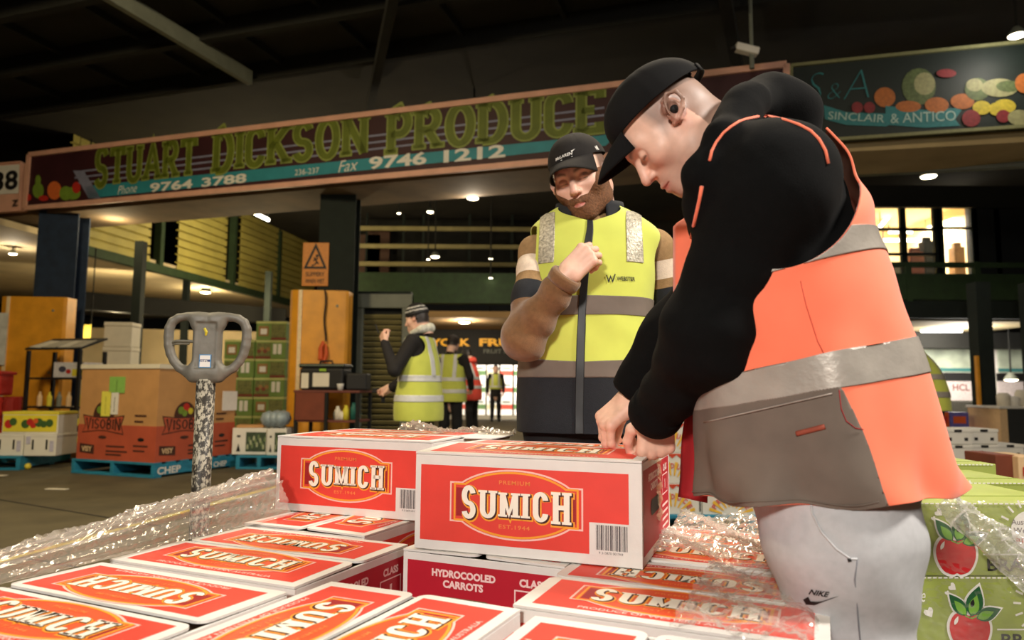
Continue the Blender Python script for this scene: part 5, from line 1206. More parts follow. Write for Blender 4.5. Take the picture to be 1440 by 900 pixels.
# the two cartons standing on top
RM = carton_meshes(.512, .40, .211, '_open')
carrot_carton((-.216, 1.622, Z1+.006), math.radians(-20.2), 'upper right carrot carton being opened by the man in the orange vest', None, (2.5, 1.2), RM, .512, .40, .211)
carrot_carton((-.690, 2.105, Z1+.006), math.radians(-21.0), 'upper left carrot carton standing behind the one being opened', None, (.6, .4), RM, .512, .40, .211)
lc_ = [o for o in scene.objects if o.get('label', '').startswith('upper left carrot')][0]
mb = MB(); mb.box(.512, .600, .20, .385, .2075, .2115, .001); mb.build('end_flap', m_cw, lc_); mb = MB(); mb.box(.513, .590, .21, .375, .200, .2065, 0); mb.build('inner_flap', m_in, lc_)
rc = [o for o in scene.objects if o.name.startswith('carrot_carton') and 'being opened by' in o.get('label', '')][0]
# torn end flap and loose tape of the carton being opened
mb = MB(); mb.box(.507, .513, .20, .385, .205, .232, .001, 0, Matrix.Translation((0, 0, 0))); mb.build('end_flap', m_cw, rc)
m_tape = mat('clear_tape', (214, 186, 140), .2, .1, 20, alpha=.45)
mb = MB(); V = []; n = 16
for i in range(n+1):
    zz = .212-.16*i/n
    for y in (.185+.012*math.sin(i*1.3), .245+.012*math.sin(i*1.9+1)): V.append((.5145+.004*math.sin(i*2.1+y*40), y, zz))
mb.add(V, [(2*i, 2*i+1, 2*i+3, 2*i+2) for i in range(n)]); mb.build('loose_tape', m_tape, rc)
mb = MB(); V = []
for i in range(11):
    for k in range(4): V.append((.42+.0115*i, .17+.03*k, .2185+.006*math.sin(i*.9+k)+.003*i*.3))
mb.add(V, [(4*i+k, 4*i+k+1, 4*i+k+5, 4*i+k+4) for i in range(10) for k in range(3)]); mb.build('lifted_tape', m_tape, rc)

# ---- stretch film
def film_material(name, tint, base, edge):
    m = bpy.data.materials.new(name); m.use_nodes = True; nt = m.node_tree; nt.nodes.clear(); N = nt.nodes.new; L = nt.links.new
    out = N('ShaderNodeOutputMaterial'); tr = N('ShaderNodeBsdfTransparent'); gl_ = N('ShaderNodeBsdfGlossy'); df = N('ShaderNodeBsdfDiffuse'); tl = N('ShaderNodeBsdfTranslucent')
    gl_.inputs['Roughness'].default_value = .14; gl_.inputs['Color'].default_value = (*lin(tint), 1); df.inputs['Color'].default_value = (*lin(tint), 1); tl.inputs['Color'].default_value = (*lin(tint), 1)
    a = N('ShaderNodeAddShader'); mx0 = N('ShaderNodeMixShader'); mx0.inputs[0].default_value = .45; L(df.outputs[0], mx0.inputs[1]); L(gl_.outputs[0], mx0.inputs[2])
    lw = N('ShaderNodeLayerWeight'); lw.inputs['Blend'].default_value = .35; r = N('ShaderNodeMapRange'); r.inputs[3].default_value = base; r.inputs[4].default_value = edge; L(lw.outputs['Facing'], r.inputs[0])
    mx = N('ShaderNodeMixShader'); L(r.outputs[0], mx.inputs[0]); L(tr.outputs[0], mx.inputs[1]); L(mx0.outputs[0], mx.inputs[2]); L(mx.outputs[0], out.inputs[0]); return m
m_film = film_material('stretch_film', (236, 226, 214), .20, .75)
m_film2 = film_material('stretch_film_tight', (240, 236, 226), .07, .45)
def film(name, label, fn, nu_, nv_, seed, crease=.012, m=None, jitter=.004, stretchv=1.0, smooth=False):
    r = np.random.default_rng(seed); V = np.zeros((nu_+1, nv_+1, 3)); 
    for i in range(nu_+1):
        for j in range(nv_+1): V[i, j] = fn(i/nu_, j/nv_)
    P = V.reshape(-1, 3); Nn = np.cross(np.gradient(V, axis=0), np.gradient(V, axis=1)); Nn /= np.linalg.norm(Nn, axis=2, keepdims=True)+1e-9
    a, b = np.meshgrid(np.linspace(0, 1, nu_+1), np.linspace(0, 1, nv_+1), indexing='ij'); d = 0
    for k in range(7):
        th = r.normal(0, .45); f = r.uniform(5, 26); d = d+(1-2*np.abs(((a*math.sin(th)*stretchv+b*math.cos(th))*f+r.uniform(0, 9)+.6*np.sin(a*r.uniform(2, 9)+k)) % 1-.5))/(1+.25*k)
    V = V+Nn*((d-2.2)*crease*.5+r.normal(0, jitter*.35, d.shape))[..., None]
    n = nv_+1; Fq = np.array([(i*n+j, (i+1)*n+j, (i+1)*n+j+1, i*n+j+1) for i in range(nu_) for j in range(nv_)])
    Vf = V.reshape(-1, 3); base = Vf.mean(0); o = obj(name, Vf, tris(Fq), m or m_film, None, base=base, smooth=smooth); o.location = base
    _props(o, label, 'plastic film'); return o
def film_left(a, b):
    v = -.32+1.24*a; up = .004+.115*a; q = b
    u = .02-.115*q*(.02+.95*a); z = Z1+.008+up*math.sin(q*2.2)*1.0-.10*max(0, q-.75)
    return UV(u, v, z)
film('stretch_film', 'crumpled clear stretch film standing up along the left edge of the carton stack', film_left, 150, 34, 3, .022, None, .0055, .16)
film('stretch_film', 'crumpled golden looking film over the shaded cartons right of the opened carton', lambda a, b: UV(1.02+.36*a, .90+.42*b, Z1+.012+.018*math.sin(a*7+b*5)**2+.01*b), 60, 60, 5, .011, None, .007, 1)
film('stretch_film', 'clear film over the right end of the carton with upright lettering', lambda a, b: UV(1.16+.22*a, .44+.44*b, Z1+.010+.010*math.sin(a*6+b*9)**2-.25*max(0, a-.86)), 40, 60, 9, .010, m_film2, .006, 1)
Lz = Z1+.006+CH
lc, ls_ = math.cos(math.radians(-21)), math.sin(math.radians(-21))
film('stretch_film', 'torn bunched film along the rear edge of the upper left carton', lambda a, b: np.array([-.690+lc*(.20+.40*a)-ls_*(.35+.06*b), 2.105+ls_*(.20+.40*a)+lc*(.35+.06*b), Lz+.006+.030*math.sin(b*PI)*(.6+.4*math.sin(a*11))*max(.2, 1-a*.8)]), 60, 14, 12, .012, None, .008, 1)

# ---- green apple cartons at the right edge
m_ag = mat('apple_green', (152, 164, 78), .6, .06, 10); m_ag2 = mat('apple_green_deep', (128, 142, 60), .6, .06, 10)
apm = [m_ag, m_white, mat('apple_red', (196, 34, 40), .5, .12, 14), mat('leaf_dark', (36, 92, 52), .5, .05), mat('leaf_light', (120, 168, 66), .5, .05), m_black, mat('script_grey', (120, 110, 110), .5), mat('apple_pink', (236, 150, 150), .5)]
def apple_print(z_, M, cx, cy, s_):
    A = lambda pts: [(cx+x*s_, cy+y*s_) for x, y in pts]
    body = [(0, .30), (.14, .36), (.34, .33), (.46, .12), (.44, -.14), (.30, -.38), (.10, -.46), (0, -.43), (-.10, -.46), (-.30, -.38), (-.44, -.14), (-.46, .12), (-.34, .33), (-.14, .36)]
    sm = []; n = len(body)
    for i in range(n):
        p0, p1, p2, p3 = (np.array(body[(i+k) % n]) for k in (-1, 0, 1, 2))
        for u in (0, .25, .5, .75): sm.append(tuple(.5*(2*p1+(p2-p0)*u+(2*p0-5*p1+4*p2-p3)*u*u+(3*p1-p0-3*p2+p3)*u**3)))
    poly(z_, M, A([(x*1.13, y*1.13) for x, y in sm]), .0010, 1); poly(z_, M, A(sm), .0020, 2)
    def leaf(bx, by, ang, L, w, k, z, g=1.0):
        pts = [(t*L, w*math.sin(PI*t**.8)) for t in np.linspace(0, 1, 9)]+[(t*L, -w*math.sin(PI*t**.8)) for t in np.linspace(1, 0, 9)[1:-1]]
        c, s2 = math.cos(ang), math.sin(ang); gx = [(x+(x-L/2)*(g-1), y*g) for x, y in pts]; poly(z_, M, A([(bx+x*c-y*s2, by+x*s2+y*c) for x, y in gx]), z, k)
    for (bx, by, a, L, w) in ((-.06, .30, 2.25, .62, .15), (.04, .28, 1.25, .72, .20), (.16, .24, .35, .62, .15)):
        leaf(bx, by, a, L, w, 1, .0008, 1.22); leaf(bx, by, a, L, w, 3, .0022); leaf(bx+.03*math.cos(a), by+.03*math.sin(a), a, L*.66, w*.62, 4, .0026)
    leaf(.06, .5, 1.3, .18, .05, 5, .0030); V, F = stroke(A([(.0, .26), (.06, .34), (.2, .33)]), .02*s_); z_.flat(V, F, M, .0030, 3)
    leaf(-.36, .10, 1.1, .22, .04, 1, .0028); V, F = stroke(A([(-.1, .30), (.06, .24), (.2, .31)]), .03*s_); z_.flat(V, F, M, .0024, 4)
def heart(z_, M, cx, cy, s_, a):
    P = [(0, -.5), (.42, -.02), (.45, .25), (.25, .42), (0, .25), (-.25, .42), (-.45, .25), (-.42, -.02)]; c, q = math.cos(a), math.sin(a); poly(z_, M, [(cx+(x*c-y*q)*s_, cy+(x*q+y*c)*s_) for x, y in P][::1], .001, 1)
def f_apple(z_, M, w, h):
    apple_print(z_, M, w*.295, h*.30, h*.60)
    heart(z_, M, w*.085, h*.52, h*.15, .5); heart(z_, M, w*.20, h*1.0-h*.12, h*.13, .9) if False else heart(z_, M, w*.215, h*.86, h*.12, .9); heart(z_, M, w*.185, h*.78, h*.07, .4)
    poly(z_, M, arc(w*.70, h*.62, h*.27, h*.27, 0, 350, 28), .0010, 1)
    for s_, x, y, ww, hh, k in (('Australian', .60, .70, .17, .075, 6), ('Western', .61, .59, .16, .07, 6), ('apples', .62, .45, .16, .085, 2)): V, F = text2d(s_, h*hh, w*ww, .0); z_.flat(V+np.array([w*x, h*y]), F, M, .0016, k)
    for i in range(9):
        a = math.radians(110+22*i); c, q = math.cos(a), math.sin(a); r0, r1 = h*.33, h*.44; n = np.array([-q, c])*h*.014; p, e = np.array([w*.70+c*r0, h*.62+q*r0]), np.array([w*.70+c*r1, h*.62+q*r1]); poly(z_, M, [tuple(p+n), tuple(p-n), tuple(e-n), tuple(e+n)][::-1], .001, 1)
    rect(z_, M, w*.44, w*.99, h*.285, h*.305, .0008, 1)
    V, F = text2d('BRAVO', h*.17, w*.34, .02); z_.flat(V+np.array([w*.46, h*.07]), F, M, .0010, 5)
    V, F = text2d('ne', h*.12, w*.05, .0, .3); z_.flat(V+np.array([w*.02, h*.66]), F, M, .0010, 1)
    for i in range(int(w/.012)): rect(z_, M, .012*i, .012*i+.008, h-.004, h-.001, .0012, 1)
def apple_carton(label, p, rot, w, d, h, mats=apm):
    t = thing('apple_carton', label, 'carton', p, rot, None)
    mb = MB(); mb.box(-w/2, w/2, 0, d, 0, h-.001, .003); mb.build('carton_body', m_ag, t)
    z_ = MB(); f_apple(z_, frame((-w/2, -.0012, 0), (1, 0, 0), (0, 0, 1)), w, h); z_.build('front_print', mats, t)
    mb = MB(); mb.box(-w/2+.002, w/2-.002, d*.30, d*.305, h-.002, h+.0005); mb.build('lid_seam', m_ag2, t); return t
ax = Q(1372, 700, 1.62)[0]; AH = .160; at = Q(1372, 706, 1.60)[2]
for i in range(4):
    apple_carton('green apple carton at the right edge with printed red apple, %s of its stack' % ('topmost', 'second', 'third', 'lowest')[i], (ax+.02+(.022 if i else 0), 1.60, at-AH*(i+1)), .02, .42, .32, AH-.0006)
zb_ = at-AH*4
mb = MB(); mb.box(ax-.24, ax+.5, 1.56, 2.6, 0, zb_-.001, .004); o = mb.build('low_platform', m_wood); _props(o, 'low wooden platform under the green apple cartons', 'platform')
for i in range(4):
    apple_carton('green apple carton of the rear stack at the right edge, %s from the top' % ('first', 'second', 'third', 'fourth')[i], (ax+.10, 1.945, at-AH*(i+1)), .02, .60, .30, AH-.0006)
t3 = apple_carton('green apple carton with a white sun print, rearmost and highest beside the orange vest', (Q(1350, 660, 2.3)[0]-.10, 2.3, .600), .02, .44, .22, .105)
mb = MB(); mb.box(Q(1350, 660, 2.3)[0]-.34, Q(1350, 660, 2.3)[0]+.20, 2.3, 2.56, zb_-.0005, .5995); o = mb.build('apple_carton_block', m_ag2); _props(o, 'plain green carton under the one with a white sun print', 'carton')
for c_ in t3.children:
    if c_.name.startswith('front_print'): bpy.data.objects.remove(c_)
z_ = MB(); MF = frame((-.22, -.0015, 0), (1, 0, 0), (0, 0, 1)); oval(z_, MF, .245, .035, .028, .028, .001, 0)
for i in range(7):
    a = math.radians(15+25*i); c, q = math.cos(a), math.sin(a); V, F = stroke([(.245+c*.04, .035+q*.04), (.245+c*.062, .035+q*.062)], .006); z_.flat(V, F, MF, .001, 0)
for i in range(36): rect(z_, MF, .012*i, .012*i+.008, .1, .103, .001, 0)
z_.build('sun_print', m_white, t3)
film('stretch_film', 'taut stretch film over the green apple cartons at the right edge', lambda a, b: np.array([ax-.21+.46*a, 1.592-.006*math.sin(b*9), at+.004-.36*b]), 60, 60, 21, .007, m_film2, .004, 2)
film('stretch_film', 'bunched film rope running down over the green apple cartons', lambda a, b: np.array([Q(1325, 690, 1.57)[0]+.24*a+.035*(b-.5), 1.572-.014*math.sin(b*PI)-.006*math.sin(a*19), at+.015-.19*a**.9+.075*(b-.5)*(.5+1.1*a)]), 70, 16, 23, .020, film_material('stretch_film_bunched', (246, 242, 234), .42, .9), .007, .3)

# ---- patterned produce trays on a blue pallet between the cartons and the orange vest
pallet((Q(925, 545, 4.5)[0], 4.5, 0), 0, 'blue pallet under the yellow and white patterned produce trays')
trm = [m_bwhite, mat('tray_yellow', (240, 190, 60), .6, .1), mat('tray_red', (206, 70, 40), .6, .1), m_black, mat('tray_letter', (216, 90, 80), .6)]
def tray(label, p, front):
    w, d, h = .36, .4, .19; t = thing('produce_tray', label, 'tray', p, 0, None)
    mb = MB(); mb.box(-w/2, w/2, 0, d, 0, h, .003); mb.build('tray_body', m_bwhite, t)
    z_ = MB(); M = frame((-w/2, -.002, 0), (1, 0, 0), (0, 0, 1))
    poly(z_, M, [(.02, h*.72)]+[(x, h*(.82+.12*((i % 2)))) for i, x in enumerate(np.linspace(.02, w-.02, 13))][::1]+[(w-.02, h*.98), (.02, h*.98)][::1], .0004, 2)
    c = np.array([w/2, -.01])
    for i in range(8):
        a = math.radians(18+20.5*i); e0 = np.array([math.cos(a-.07), math.sin(a-.07)]); e1 = np.array([math.cos(a+.07), math.sin(a+.07)]); poly(z_, M, [tuple(c+e0*.06), tuple(c+e0*.145), tuple(c+e1*.145), tuple(c+e1*.06)], .0006, 1)
    for i, ch in enumerate('PRODUCE'):
        a = math.radians(150-20*i); V, F = text2d(ch, .034, .022, .03); V = V-np.array([.011, .017]); r = a-PI/2; V = V@np.array([[math.cos(r), math.sin(r)], [-math.sin(r), math.cos(r)]]); z_.flat(V+np.array([c[0]+math.cos(a)*.12, c[1]+math.sin(a)*.12]), F, M, .0012, 4)
    rect(z_, M, w-.014, w-.006, h*.1, h*.8, .001, 3); z_.build('front_print', trm, t); return t
for c_ in range(3):
    for i in range(4):
        tray('white and yellow produce tray, %s column, %s from the pallet' % (('left', 'middle', 'right')[c_], ord_[i]), (Q(944, 545, 4.52)[0]+.365*c_, 4.52, .151+.191*i), 0)
# ================================================================ PEOPLE
def skin_mat():
    m = mat('skin', (220, 168, 140), .48, .06, 60, .035, 350, attr='col'); b = m.node_tree.nodes['Principled BSDF']
    b.inputs['Subsurface Weight'].default_value = .06; b.inputs['Subsurface Radius'].default_value = (.01, .004, .002); return m
m_skin = skin_mat()
m_orange_v = mat('vest_orange', (255, 126, 92), .8, .05, 14, .07, 700, sheen=.2)
m_orange_shade = mat('vest_orange_shaded', (150, 16, 24), .8, .05, 14)  # vest orange darkened, shade inside the open front is in the colour
m_yellow_v = mat('vest_yellow', (198, 205, 86), .8, .05, 14, .07, 700, sheen=.2)
m_refl = mat('reflective_tape', (168, 160, 150), .38, .10, 22, .2, 90, metal=.15)
m_glit = mat('reflective_glitter', (176, 168, 148), .4, .45, 120, .4, 160, metal=.2)
m_grey_v = mat('vest_grey_panel', (108, 96, 86), .85, .10, 16, .08, 700)
m_hood = mat('hoodie_black', (9, 9, 9), .95, .15, 60, .15, 420, spec=.15)
m_navy = mat('navy_knit', (20, 22, 28), .85, .15, 60, .3, 420)
m_brownf = mat('brown_fleece', (122, 86, 52), .95, .14, 70, .5, 350, sheen=.3)
m_tanf = mat('tan_knit', (150, 118, 78), .9, .12, 70, .4, 350)
m_stripe_w = mat('cream_knit', (222, 202, 180), .9, .08, 70, .4, 350)
m_sweat = mat('sweat_grey', (182, 182, 184), .9, .06, 60, .10, 700)
m_trous = mat('black_trousers', (18, 18, 20), .85, .1, 40, .2, 300)
m_shoe = mat('shoe_dark', (40, 38, 38), .6, .1, 20); m_sole = mat('shoe_sole', (190, 188, 184), .6)
m_capA = mat('cap_black', (34, 31, 29), .9, .12, 50, .12, 500, spec=.25); m_capB = mat('cap_black_plain', (15, 14, 14), .9, .12, 50, .12, 500, spec=.2)
m_zip = mat('zip_black', (14, 14, 16), .5, .1)
m_beard = mat('beard_brown', (108, 70, 42), .85, .35, 160, .4, 420)
m_eye = mat('eye_white', (220, 214, 206), .2, 0); m_iris = mat('iris_dark', (48, 36, 30), .15, 0)
SK = dict(base=lin((228, 184, 162)), lip=lin((194, 116, 104)), blush=lin((222, 146, 126)))
def join(parts):
    V = []; T = []; C = []; n = 0
    for v, t, c in parts: V.append(v); T.append(t+n); C.append(c); n += len(v)
    return np.concatenate(V), np.concatenate(T), np.concatenate(C)
def head_part(o, R, h, paint, zcut=-.15, **k):
    V, Fq = nets(lambda P: head_sdf(P, **k), (-.125, -.13, -.17), (.125, .135, .14), h); T = tris(Fq)
    V, T = clip(V, T, V[:, 2]-zcut+0*V[:, 0]); c = head_paint(V, **paint); return V, T, c
def hand_part(wr, yd, zd, curl, thumb, flip, h, spread=0.0, cut=-.06, tint=None):
    y = np.array(yd, float); y /= np.linalg.norm(y); z = np.array(zd, float); z -= y*(z@y); z /= np.linalg.norm(z); R = np.stack([np.cross(y, z), y, z], 1)
    ch = hand_prims(curl, thumb, spread, flip)
    V, Fq = nets(lambda P: hand_sdf(P, ch, flip), (-.11, -.075, -.13), (.11, .24, .09), h); T = tris(Fq); V, T = clip(V, T, V[:, 1]-cut)
    c = np.tile(np.array(SK['base']), (len(V), 1)); kn = np.zeros(len(V))
    for pts, r in ch[:4]:
        for q in pts[1:4]: kn = np.maximum(kn, np.exp(-((np.linalg.norm(V-q, axis=1))/.013)**2))
        tip = pts[4]; d = np.linalg.norm(V-tip, axis=1); kn = np.maximum(kn, .7*np.exp(-(d/.012)**2))
    kn = kn[:, None]*.45; c = c*(1-kn)+np.array(SK['blush'])*kn
    return place(V, wr, R), T, c
def limb_body(f, lo, hi, h):
    V, Fq = nets(f, lo, hi, h); return V, tris(Fq), np.tile(np.array(SK['base']), (len(V), 1))
def cloth(name, f, lo, hi, h, m, parent, base, label=None):
    V, Fq = nets(f, lo, hi, h); return obj(name, V, tris(Fq), m, parent, label, base=base)
def shoe(parent, base, p, yaw, m=None):
    c, s_ = math.cos(yaw), math.sin(yaw)
    def f(P):
        q = P-np.array([p[0], p[1], 0], np.float32); x = q[:, 0]*c+q[:, 1]*s_; y = -q[:, 0]*s_+q[:, 1]*c; L = np.stack([x, y, q[:, 2]], 1).astype(np.float32)
        d = ell(L, (0, .07, .035), (.048, .13, .05)); d = smin(d, cap(L, (0, -.02, .05), (0, -.02, .11), .045, .045), .04); return smax(d, -(L[:, 2]-.004), .006)
    V, Fq = nets(f, (p[0]-.25, p[1]-.25, -.01), (p[0]+.25, p[1]+.25, .18), .009); s = obj('shoe', V, tris(Fq), m or m_shoe, parent, base=base)
    def g(P):
        q = P-np.array([p[0], p[1], 0], np.float32); x = q[:, 0]*c+q[:, 1]*s_; y = -q[:, 0]*s_+q[:, 1]*c; L = np.stack([x, y, q[:, 2]], 1).astype(np.float32)
        return smax(ell(L, (0, .065, .012), (.052, .14, .05)), np.abs(L[:, 2]-.012)-.012, .004)
    V, Fq = nets(g, (p[0]-.25, p[1]-.25, -.02), (p[0]+.25, p[1]+.25, .06), .009); obj('sole', V, tris(Fq), m_sole, s, base=base)
FIST = [[1.25, 1.5, .9]]*4

# ---------------------------------------------------------------- the man in the orange vest (profile, bent over the carton)
fB = np.array([-.92, .39, 0]); fB /= np.linalg.norm(fB); lB = np.array([-fB[1], fB[0], 0]); up3 = np.array([0, 0, 1.0])
Hc = Q(1160, 606, 1.36); baseB = np.array([Hc[0]+.03, Hc[1], 0])
pB = thing('person', 'man in orange vest and black cap bending over the upper right carton', 'person', baseB)
YM = 1.34
def vring(px, py, rf, rl, tilt, e=2.2): 
    c = Q(px, py, YM); fw = fB*math.cos(tilt)-up3*math.sin(tilt); return [*c, *(fw*rf), *(lB*rl), e]
ringsB = [vring(1161, 688, .209, .215, .08), vring(1146, 606, .203, .205, .15), vring(1122, 500, .187, .198, .22), vring(1092, 392, .181, .196, .26), vring(1096, 300, .142, .190, .28), vring(1088, 228, .104, .166, .26), vring(1066, 178, .066, .100, .3)]
V, T, t_, th_ = loft(ringsB, 260, 300)
N = normals(V, T); low = np.clip((2.6-t_)/2.6, 0, 1); arm_sh = Q(1088, 248, 1.17)
fold = .0095*np.sin(th_*7+1.3*t_+.9*np.sin(t_*2.1))*low+.004*np.sin(th_*13-2.2*t_)*low+.006*wob(V.astype(np.float32), 9, 4)+.0025*wob(V.astype(np.float32), 24, 5)
fold += .009*np.exp(-((t_-3.6)/.8)**2)*np.sin(t_*6.5-th_*3.2)*(np.abs(th_-2.6) < 1.1)*.6
V = V+N*fold[:, None]
ax_ = V-arm_sh; along = ax_@lB; rad = np.sqrt(((ax_@fB)/.132)**2+((ax_@up3+.0)/.162)**2)
near = along > -.13
s_arm = np.maximum(rad-1, (-.13-along)/.05)
far_sh = arm_sh-lB*.36; ax2 = V-far_sh; rad2 = np.sqrt(((ax2@fB)/.12)**2+((ax2@up3+.02)/.14)**2); s_arm2 = np.maximum(rad2-1, ((ax2@lB)-.11)/.05)
th0 = np.where(th_ > PI, th_-2*PI, th_)
s_front = np.where(t_ < 3.9, np.abs(th0+.12)-.30, np.abs(th0)-.25-.35*(t_-3.9))
s_neck = 5.12-t_
sV = np.minimum(np.minimum(s_arm*.12, s_arm2*.12), np.minimum(s_front*.2, s_neck*.06))
Vv, Tv, tv, thv = clip(V, T, sV, t_, np.where(th_ > 1.5*PI, th_-2*PI, th_))
V1, T1 = shell(Vv, Tv, .010, .004); vestB = obj('vest', V1, T1, m_orange_v, pB, 'orange high visibility vest', base=baseB)
def band(parent, s, off, m, name, base, label=None, th=.0025):
    a = clip(Vv, Tv, s); V2, T2 = shell(a[0], a[1], off, th); return obj(name, V2, T2, m, parent, label, base=base)
band(vestB, np.minimum(tv-2.88, 3.20-tv)*.1, .0125, m_refl, 'reflective_stripe', baseB)
band(vestB, np.minimum(tv-1.52, 1.90-tv)*.1, .0125, m_refl, 'reflective_stripe', baseB)
band(vestB, np.minimum(np.minimum(1.53-tv, tv+.1)*.1, (1.80+.10*(1.5-tv)-thv)*.2), .0125, m_grey_v, 'pocket_panel', baseB, 'grey lower front panel of the vest')
band(vestB, np.minimum(np.minimum(tv-.10, .125-tv)*.1, (1.90-thv)*.2), .0145, m_grey_v, 'hem_seam', baseB, th=.0015)
band(vestB, np.minimum(.012-np.abs(thv-2.02-.05*np.sin(tv*3)), np.minimum(tv-1.05, 2.9-tv))*.1, .0150, m_grey_v, 'side_seam', baseB, th=.002) if False else None
# pocket edge, pen loop and tab on the grey panel
treeB = BVHTree.FromPolygons([tuple(p) for p in V1], [tuple(map(int, q)) for q in T1])
def on_vest(px, py, off=.004, tree=None):
    r = ray(px, py); d = Vector(r).normalized(); loc, n, i, k = (tree or treeB).ray_cast(Vector((0, 0, CAMZ)), d); return None if loc is None else np.array(loc-d*off)
def tubes_on(parent, base, pts, r, m, name, tree=None, off=.004):
    P = [on_vest(x, y, off, tree) for x, y in pts]; P = [p-base for p in P if p is not None]
    if len(P) > 1: mb = MB(); mb.tube(P, r, 6); mb.build(name, m, parent, smooth=True)
tubes_on(vestB, baseB, [(1180, 548), (1183, 575), (1190, 592), (1203, 602), (1214, 604)], .0008, m_orange_shade, 'pocket_piping', off=.0065)
tubes_on(vestB, baseB, [(1120+4*i, 610-1.0*i) for i in range(11)], .0045, mat('tab_orange', (150, 70, 50), .7), 'pen_tab', off=.004)
tubes_on(vestB, baseB, [(990+12*i, 594-2.7*i) for i in range(16)], .0013, mat('seam_pale', (160, 148, 138), .8), 'stripe_seam', off=.006)
tubes_on(vestB, baseB, [(1126, 395), (1134, 430), (1150, 480), (1164, 508)], .0010, mat('seam_orange', (206, 84, 60), .8), 'side_seam', off=.0008)
# far front flap of the open vest, lining side, its shade put into the colour
mb = MB(); V_ = []; n = 26
for i in range(n+1):
    a = i/n; yy = 560+147*a
    for j in range(9):
        b = j/8; V_.append(Q(992-(22+18*a)*(1-b)-3*math.sin(a*5), yy-8*(1-b), 1.50-.03*b+.012*math.sin(b*5+a*3))-baseB)
mb.add(V_, [(9*i+j, 9*i+j+1, 9*i+j+10, 9*i+j+9) for i in range(n) for j in range(8)])
Vf_, Tf_ = shell(np.array(mb.v), tris(np.array(mb.f)), .003, .006); obj('vest_front_flap', Vf_, Tf_, m_orange_shade, pB, 'inner side of the open vest front, shade kept in its dark red')
mb = MB(); P = [Q(958, 330+i*8, 1.47)-baseB for i in range(7)]
# chest front seen left of the sleeve
V_ = []
for i in range(25):
    a = i/24; 
    for j in range(9):
        b = j/8; V_.append(Q(948+34*(a**1.5)*0+ (14 if a < .15 else 0)*(.15-a)/.15*2 + b*44, 300+118*a, 1.50-.10*b)-baseB)
mb = MB(); mb.add(V_, [(9*i+j, 9*i+j+1, 9*i+j+10, 9*i+j+9) for i in range(24) for j in range(8)]); Vf_, Tf_ = shell(np.array(mb.v), tris(np.array(mb.f)), .003, .006); obj('vest_chest', Vf_, Tf_, m_orange_v, vestB)

# arms and hoodie
S1, E1, W1 = Q(1078, 262, 1.19), Q(1000, 470, 1.265), Q(916, 588, 1.50)
S2, E2, W2 = arm_sh-lB*.34+np.array([-.02, 0, -.02]), Q(950, 470, 1.62), Q(886, 556, 1.665)
headB_f = np.array([-.59, .09, -.80]); headB_u = np.array([-.79, .10, .60]); RB_ = axes(headB_f, headB_u)
KB = .96; earB = Q(949, 149, 1.245); oB = earB-RB_@np.array([-.092, -.014, .0])*KB
neck0 = oB+RB_@np.array([0, -.03, -.05])*KB; neck1 = oB+RB_@np.array([0, -.055, -.15])*KB; chestc = Q(1072, 330, 1.34)
def hoodB(P):
    d = chain(P, [Q(1140, 560, 1.34), Q(1110, 420, 1.34), Q(1085, 300, 1.34)], [.165, .16, .13], .05)
    d = smin(d, cap(P, arm_sh-lB*.05, arm_sh-lB*.30, .095, .095), .06)
    a = chain(P, [arm_sh-lB*.02+np.array([-.0, 0, .0]), S1, E1, W1+(E1-W1)*.0], [.096, .094, .080, .052], .06)
    a = a+.0032*np.sin((P@((W1-S1)/np.linalg.norm(W1-S1)))*75+3.5*wob(P, 8, 3))*np.clip(((P-S1)@((W1-S1)/np.linalg.norm(W1-S1))-.05)/.1, 0, 1)
    a = smax(a, -cap(P, W1-(W1-E1)*.02, W1+(W1-E1), .041, .05), .006); a = smax(a, ((P-W1)@((W1-E1)/np.linalg.norm(W1-E1))).astype(np.float32), .012)
    d = smin(d, a, .035)
    d = smin(d, smax(chain(P, [S2, E2, W2], [.095, .075, .052], .03), ((P-W2)@((W2-E2)/np.linalg.norm(W2-E2))).astype(np.float32), .012), .03)
    # hood: a thick roll behind and round the neck
    rg = []; c0 = Q(1035, 205, 1.325); ax0 = (neck1-neck0)/np.linalg.norm(neck1-neck0); xf = np.cross(ax0, lB); xf /= np.linalg.norm(xf); 
    for i in range(13):
        an = 2*PI*i/12; rg.append(c0+xf*(.085*math.cos(an))+lB*(.080*math.sin(an)))
    d = smin(d, chain(P, rg, [.034]*13, .02), .03)
    d = smin(d, chain(P, [Q(1046, 146, 1.36), Q(1082, 146, 1.37), Q(1114, 163, 1.38), Q(1134, 205, 1.37)], [.030, .047, .044, .030], .05), .05)
    d = smin(d, chain(P, [Q(1040, 150, 1.26), Q(1018, 196, 1.185), Q(990, 244, 1.18), Q(992, 288, 1.225), Q(1000, 318, 1.30)], [.030, .034, .034, .034, .045], .02), .03)
    d = smax(d, -cap(P, oB+RB_@np.array([0, -.02, .02]), oB+RB_@np.array([0, -.05, -.11]), .094, .060), .012)
    return d+.004*wob(P, 17, 8)+.0016*wob(P, 45, 9)
lo = np.array([.02, 1.0, .70]); hi = np.array([.75, 1.85, 1.56])
hoodieB = cloth('hoodie', hoodB, lo, hi, .0062, m_hood, pB, baseB, 'black hooded sweatshirt')
treeH = BVHTree.FromPolygons([tuple(v.co+Vector(baseB)) for v in hoodieB.data.vertices], [tuple(p.vertices) for p in hoodieB.data.polygons])
tubes_on(vestB, baseB, [(998, 226), (1001, 212), (1007, 200), (1017, 187), (1028, 178), (1039, 171), (1051, 167), (1065, 164), (1080, 163), (1102, 168), (1123, 175), (1140, 184), (1152, 196), (1161, 212), (1165, 230)], .0026, m_orange_v, 'armhole_piping', treeH, .003)
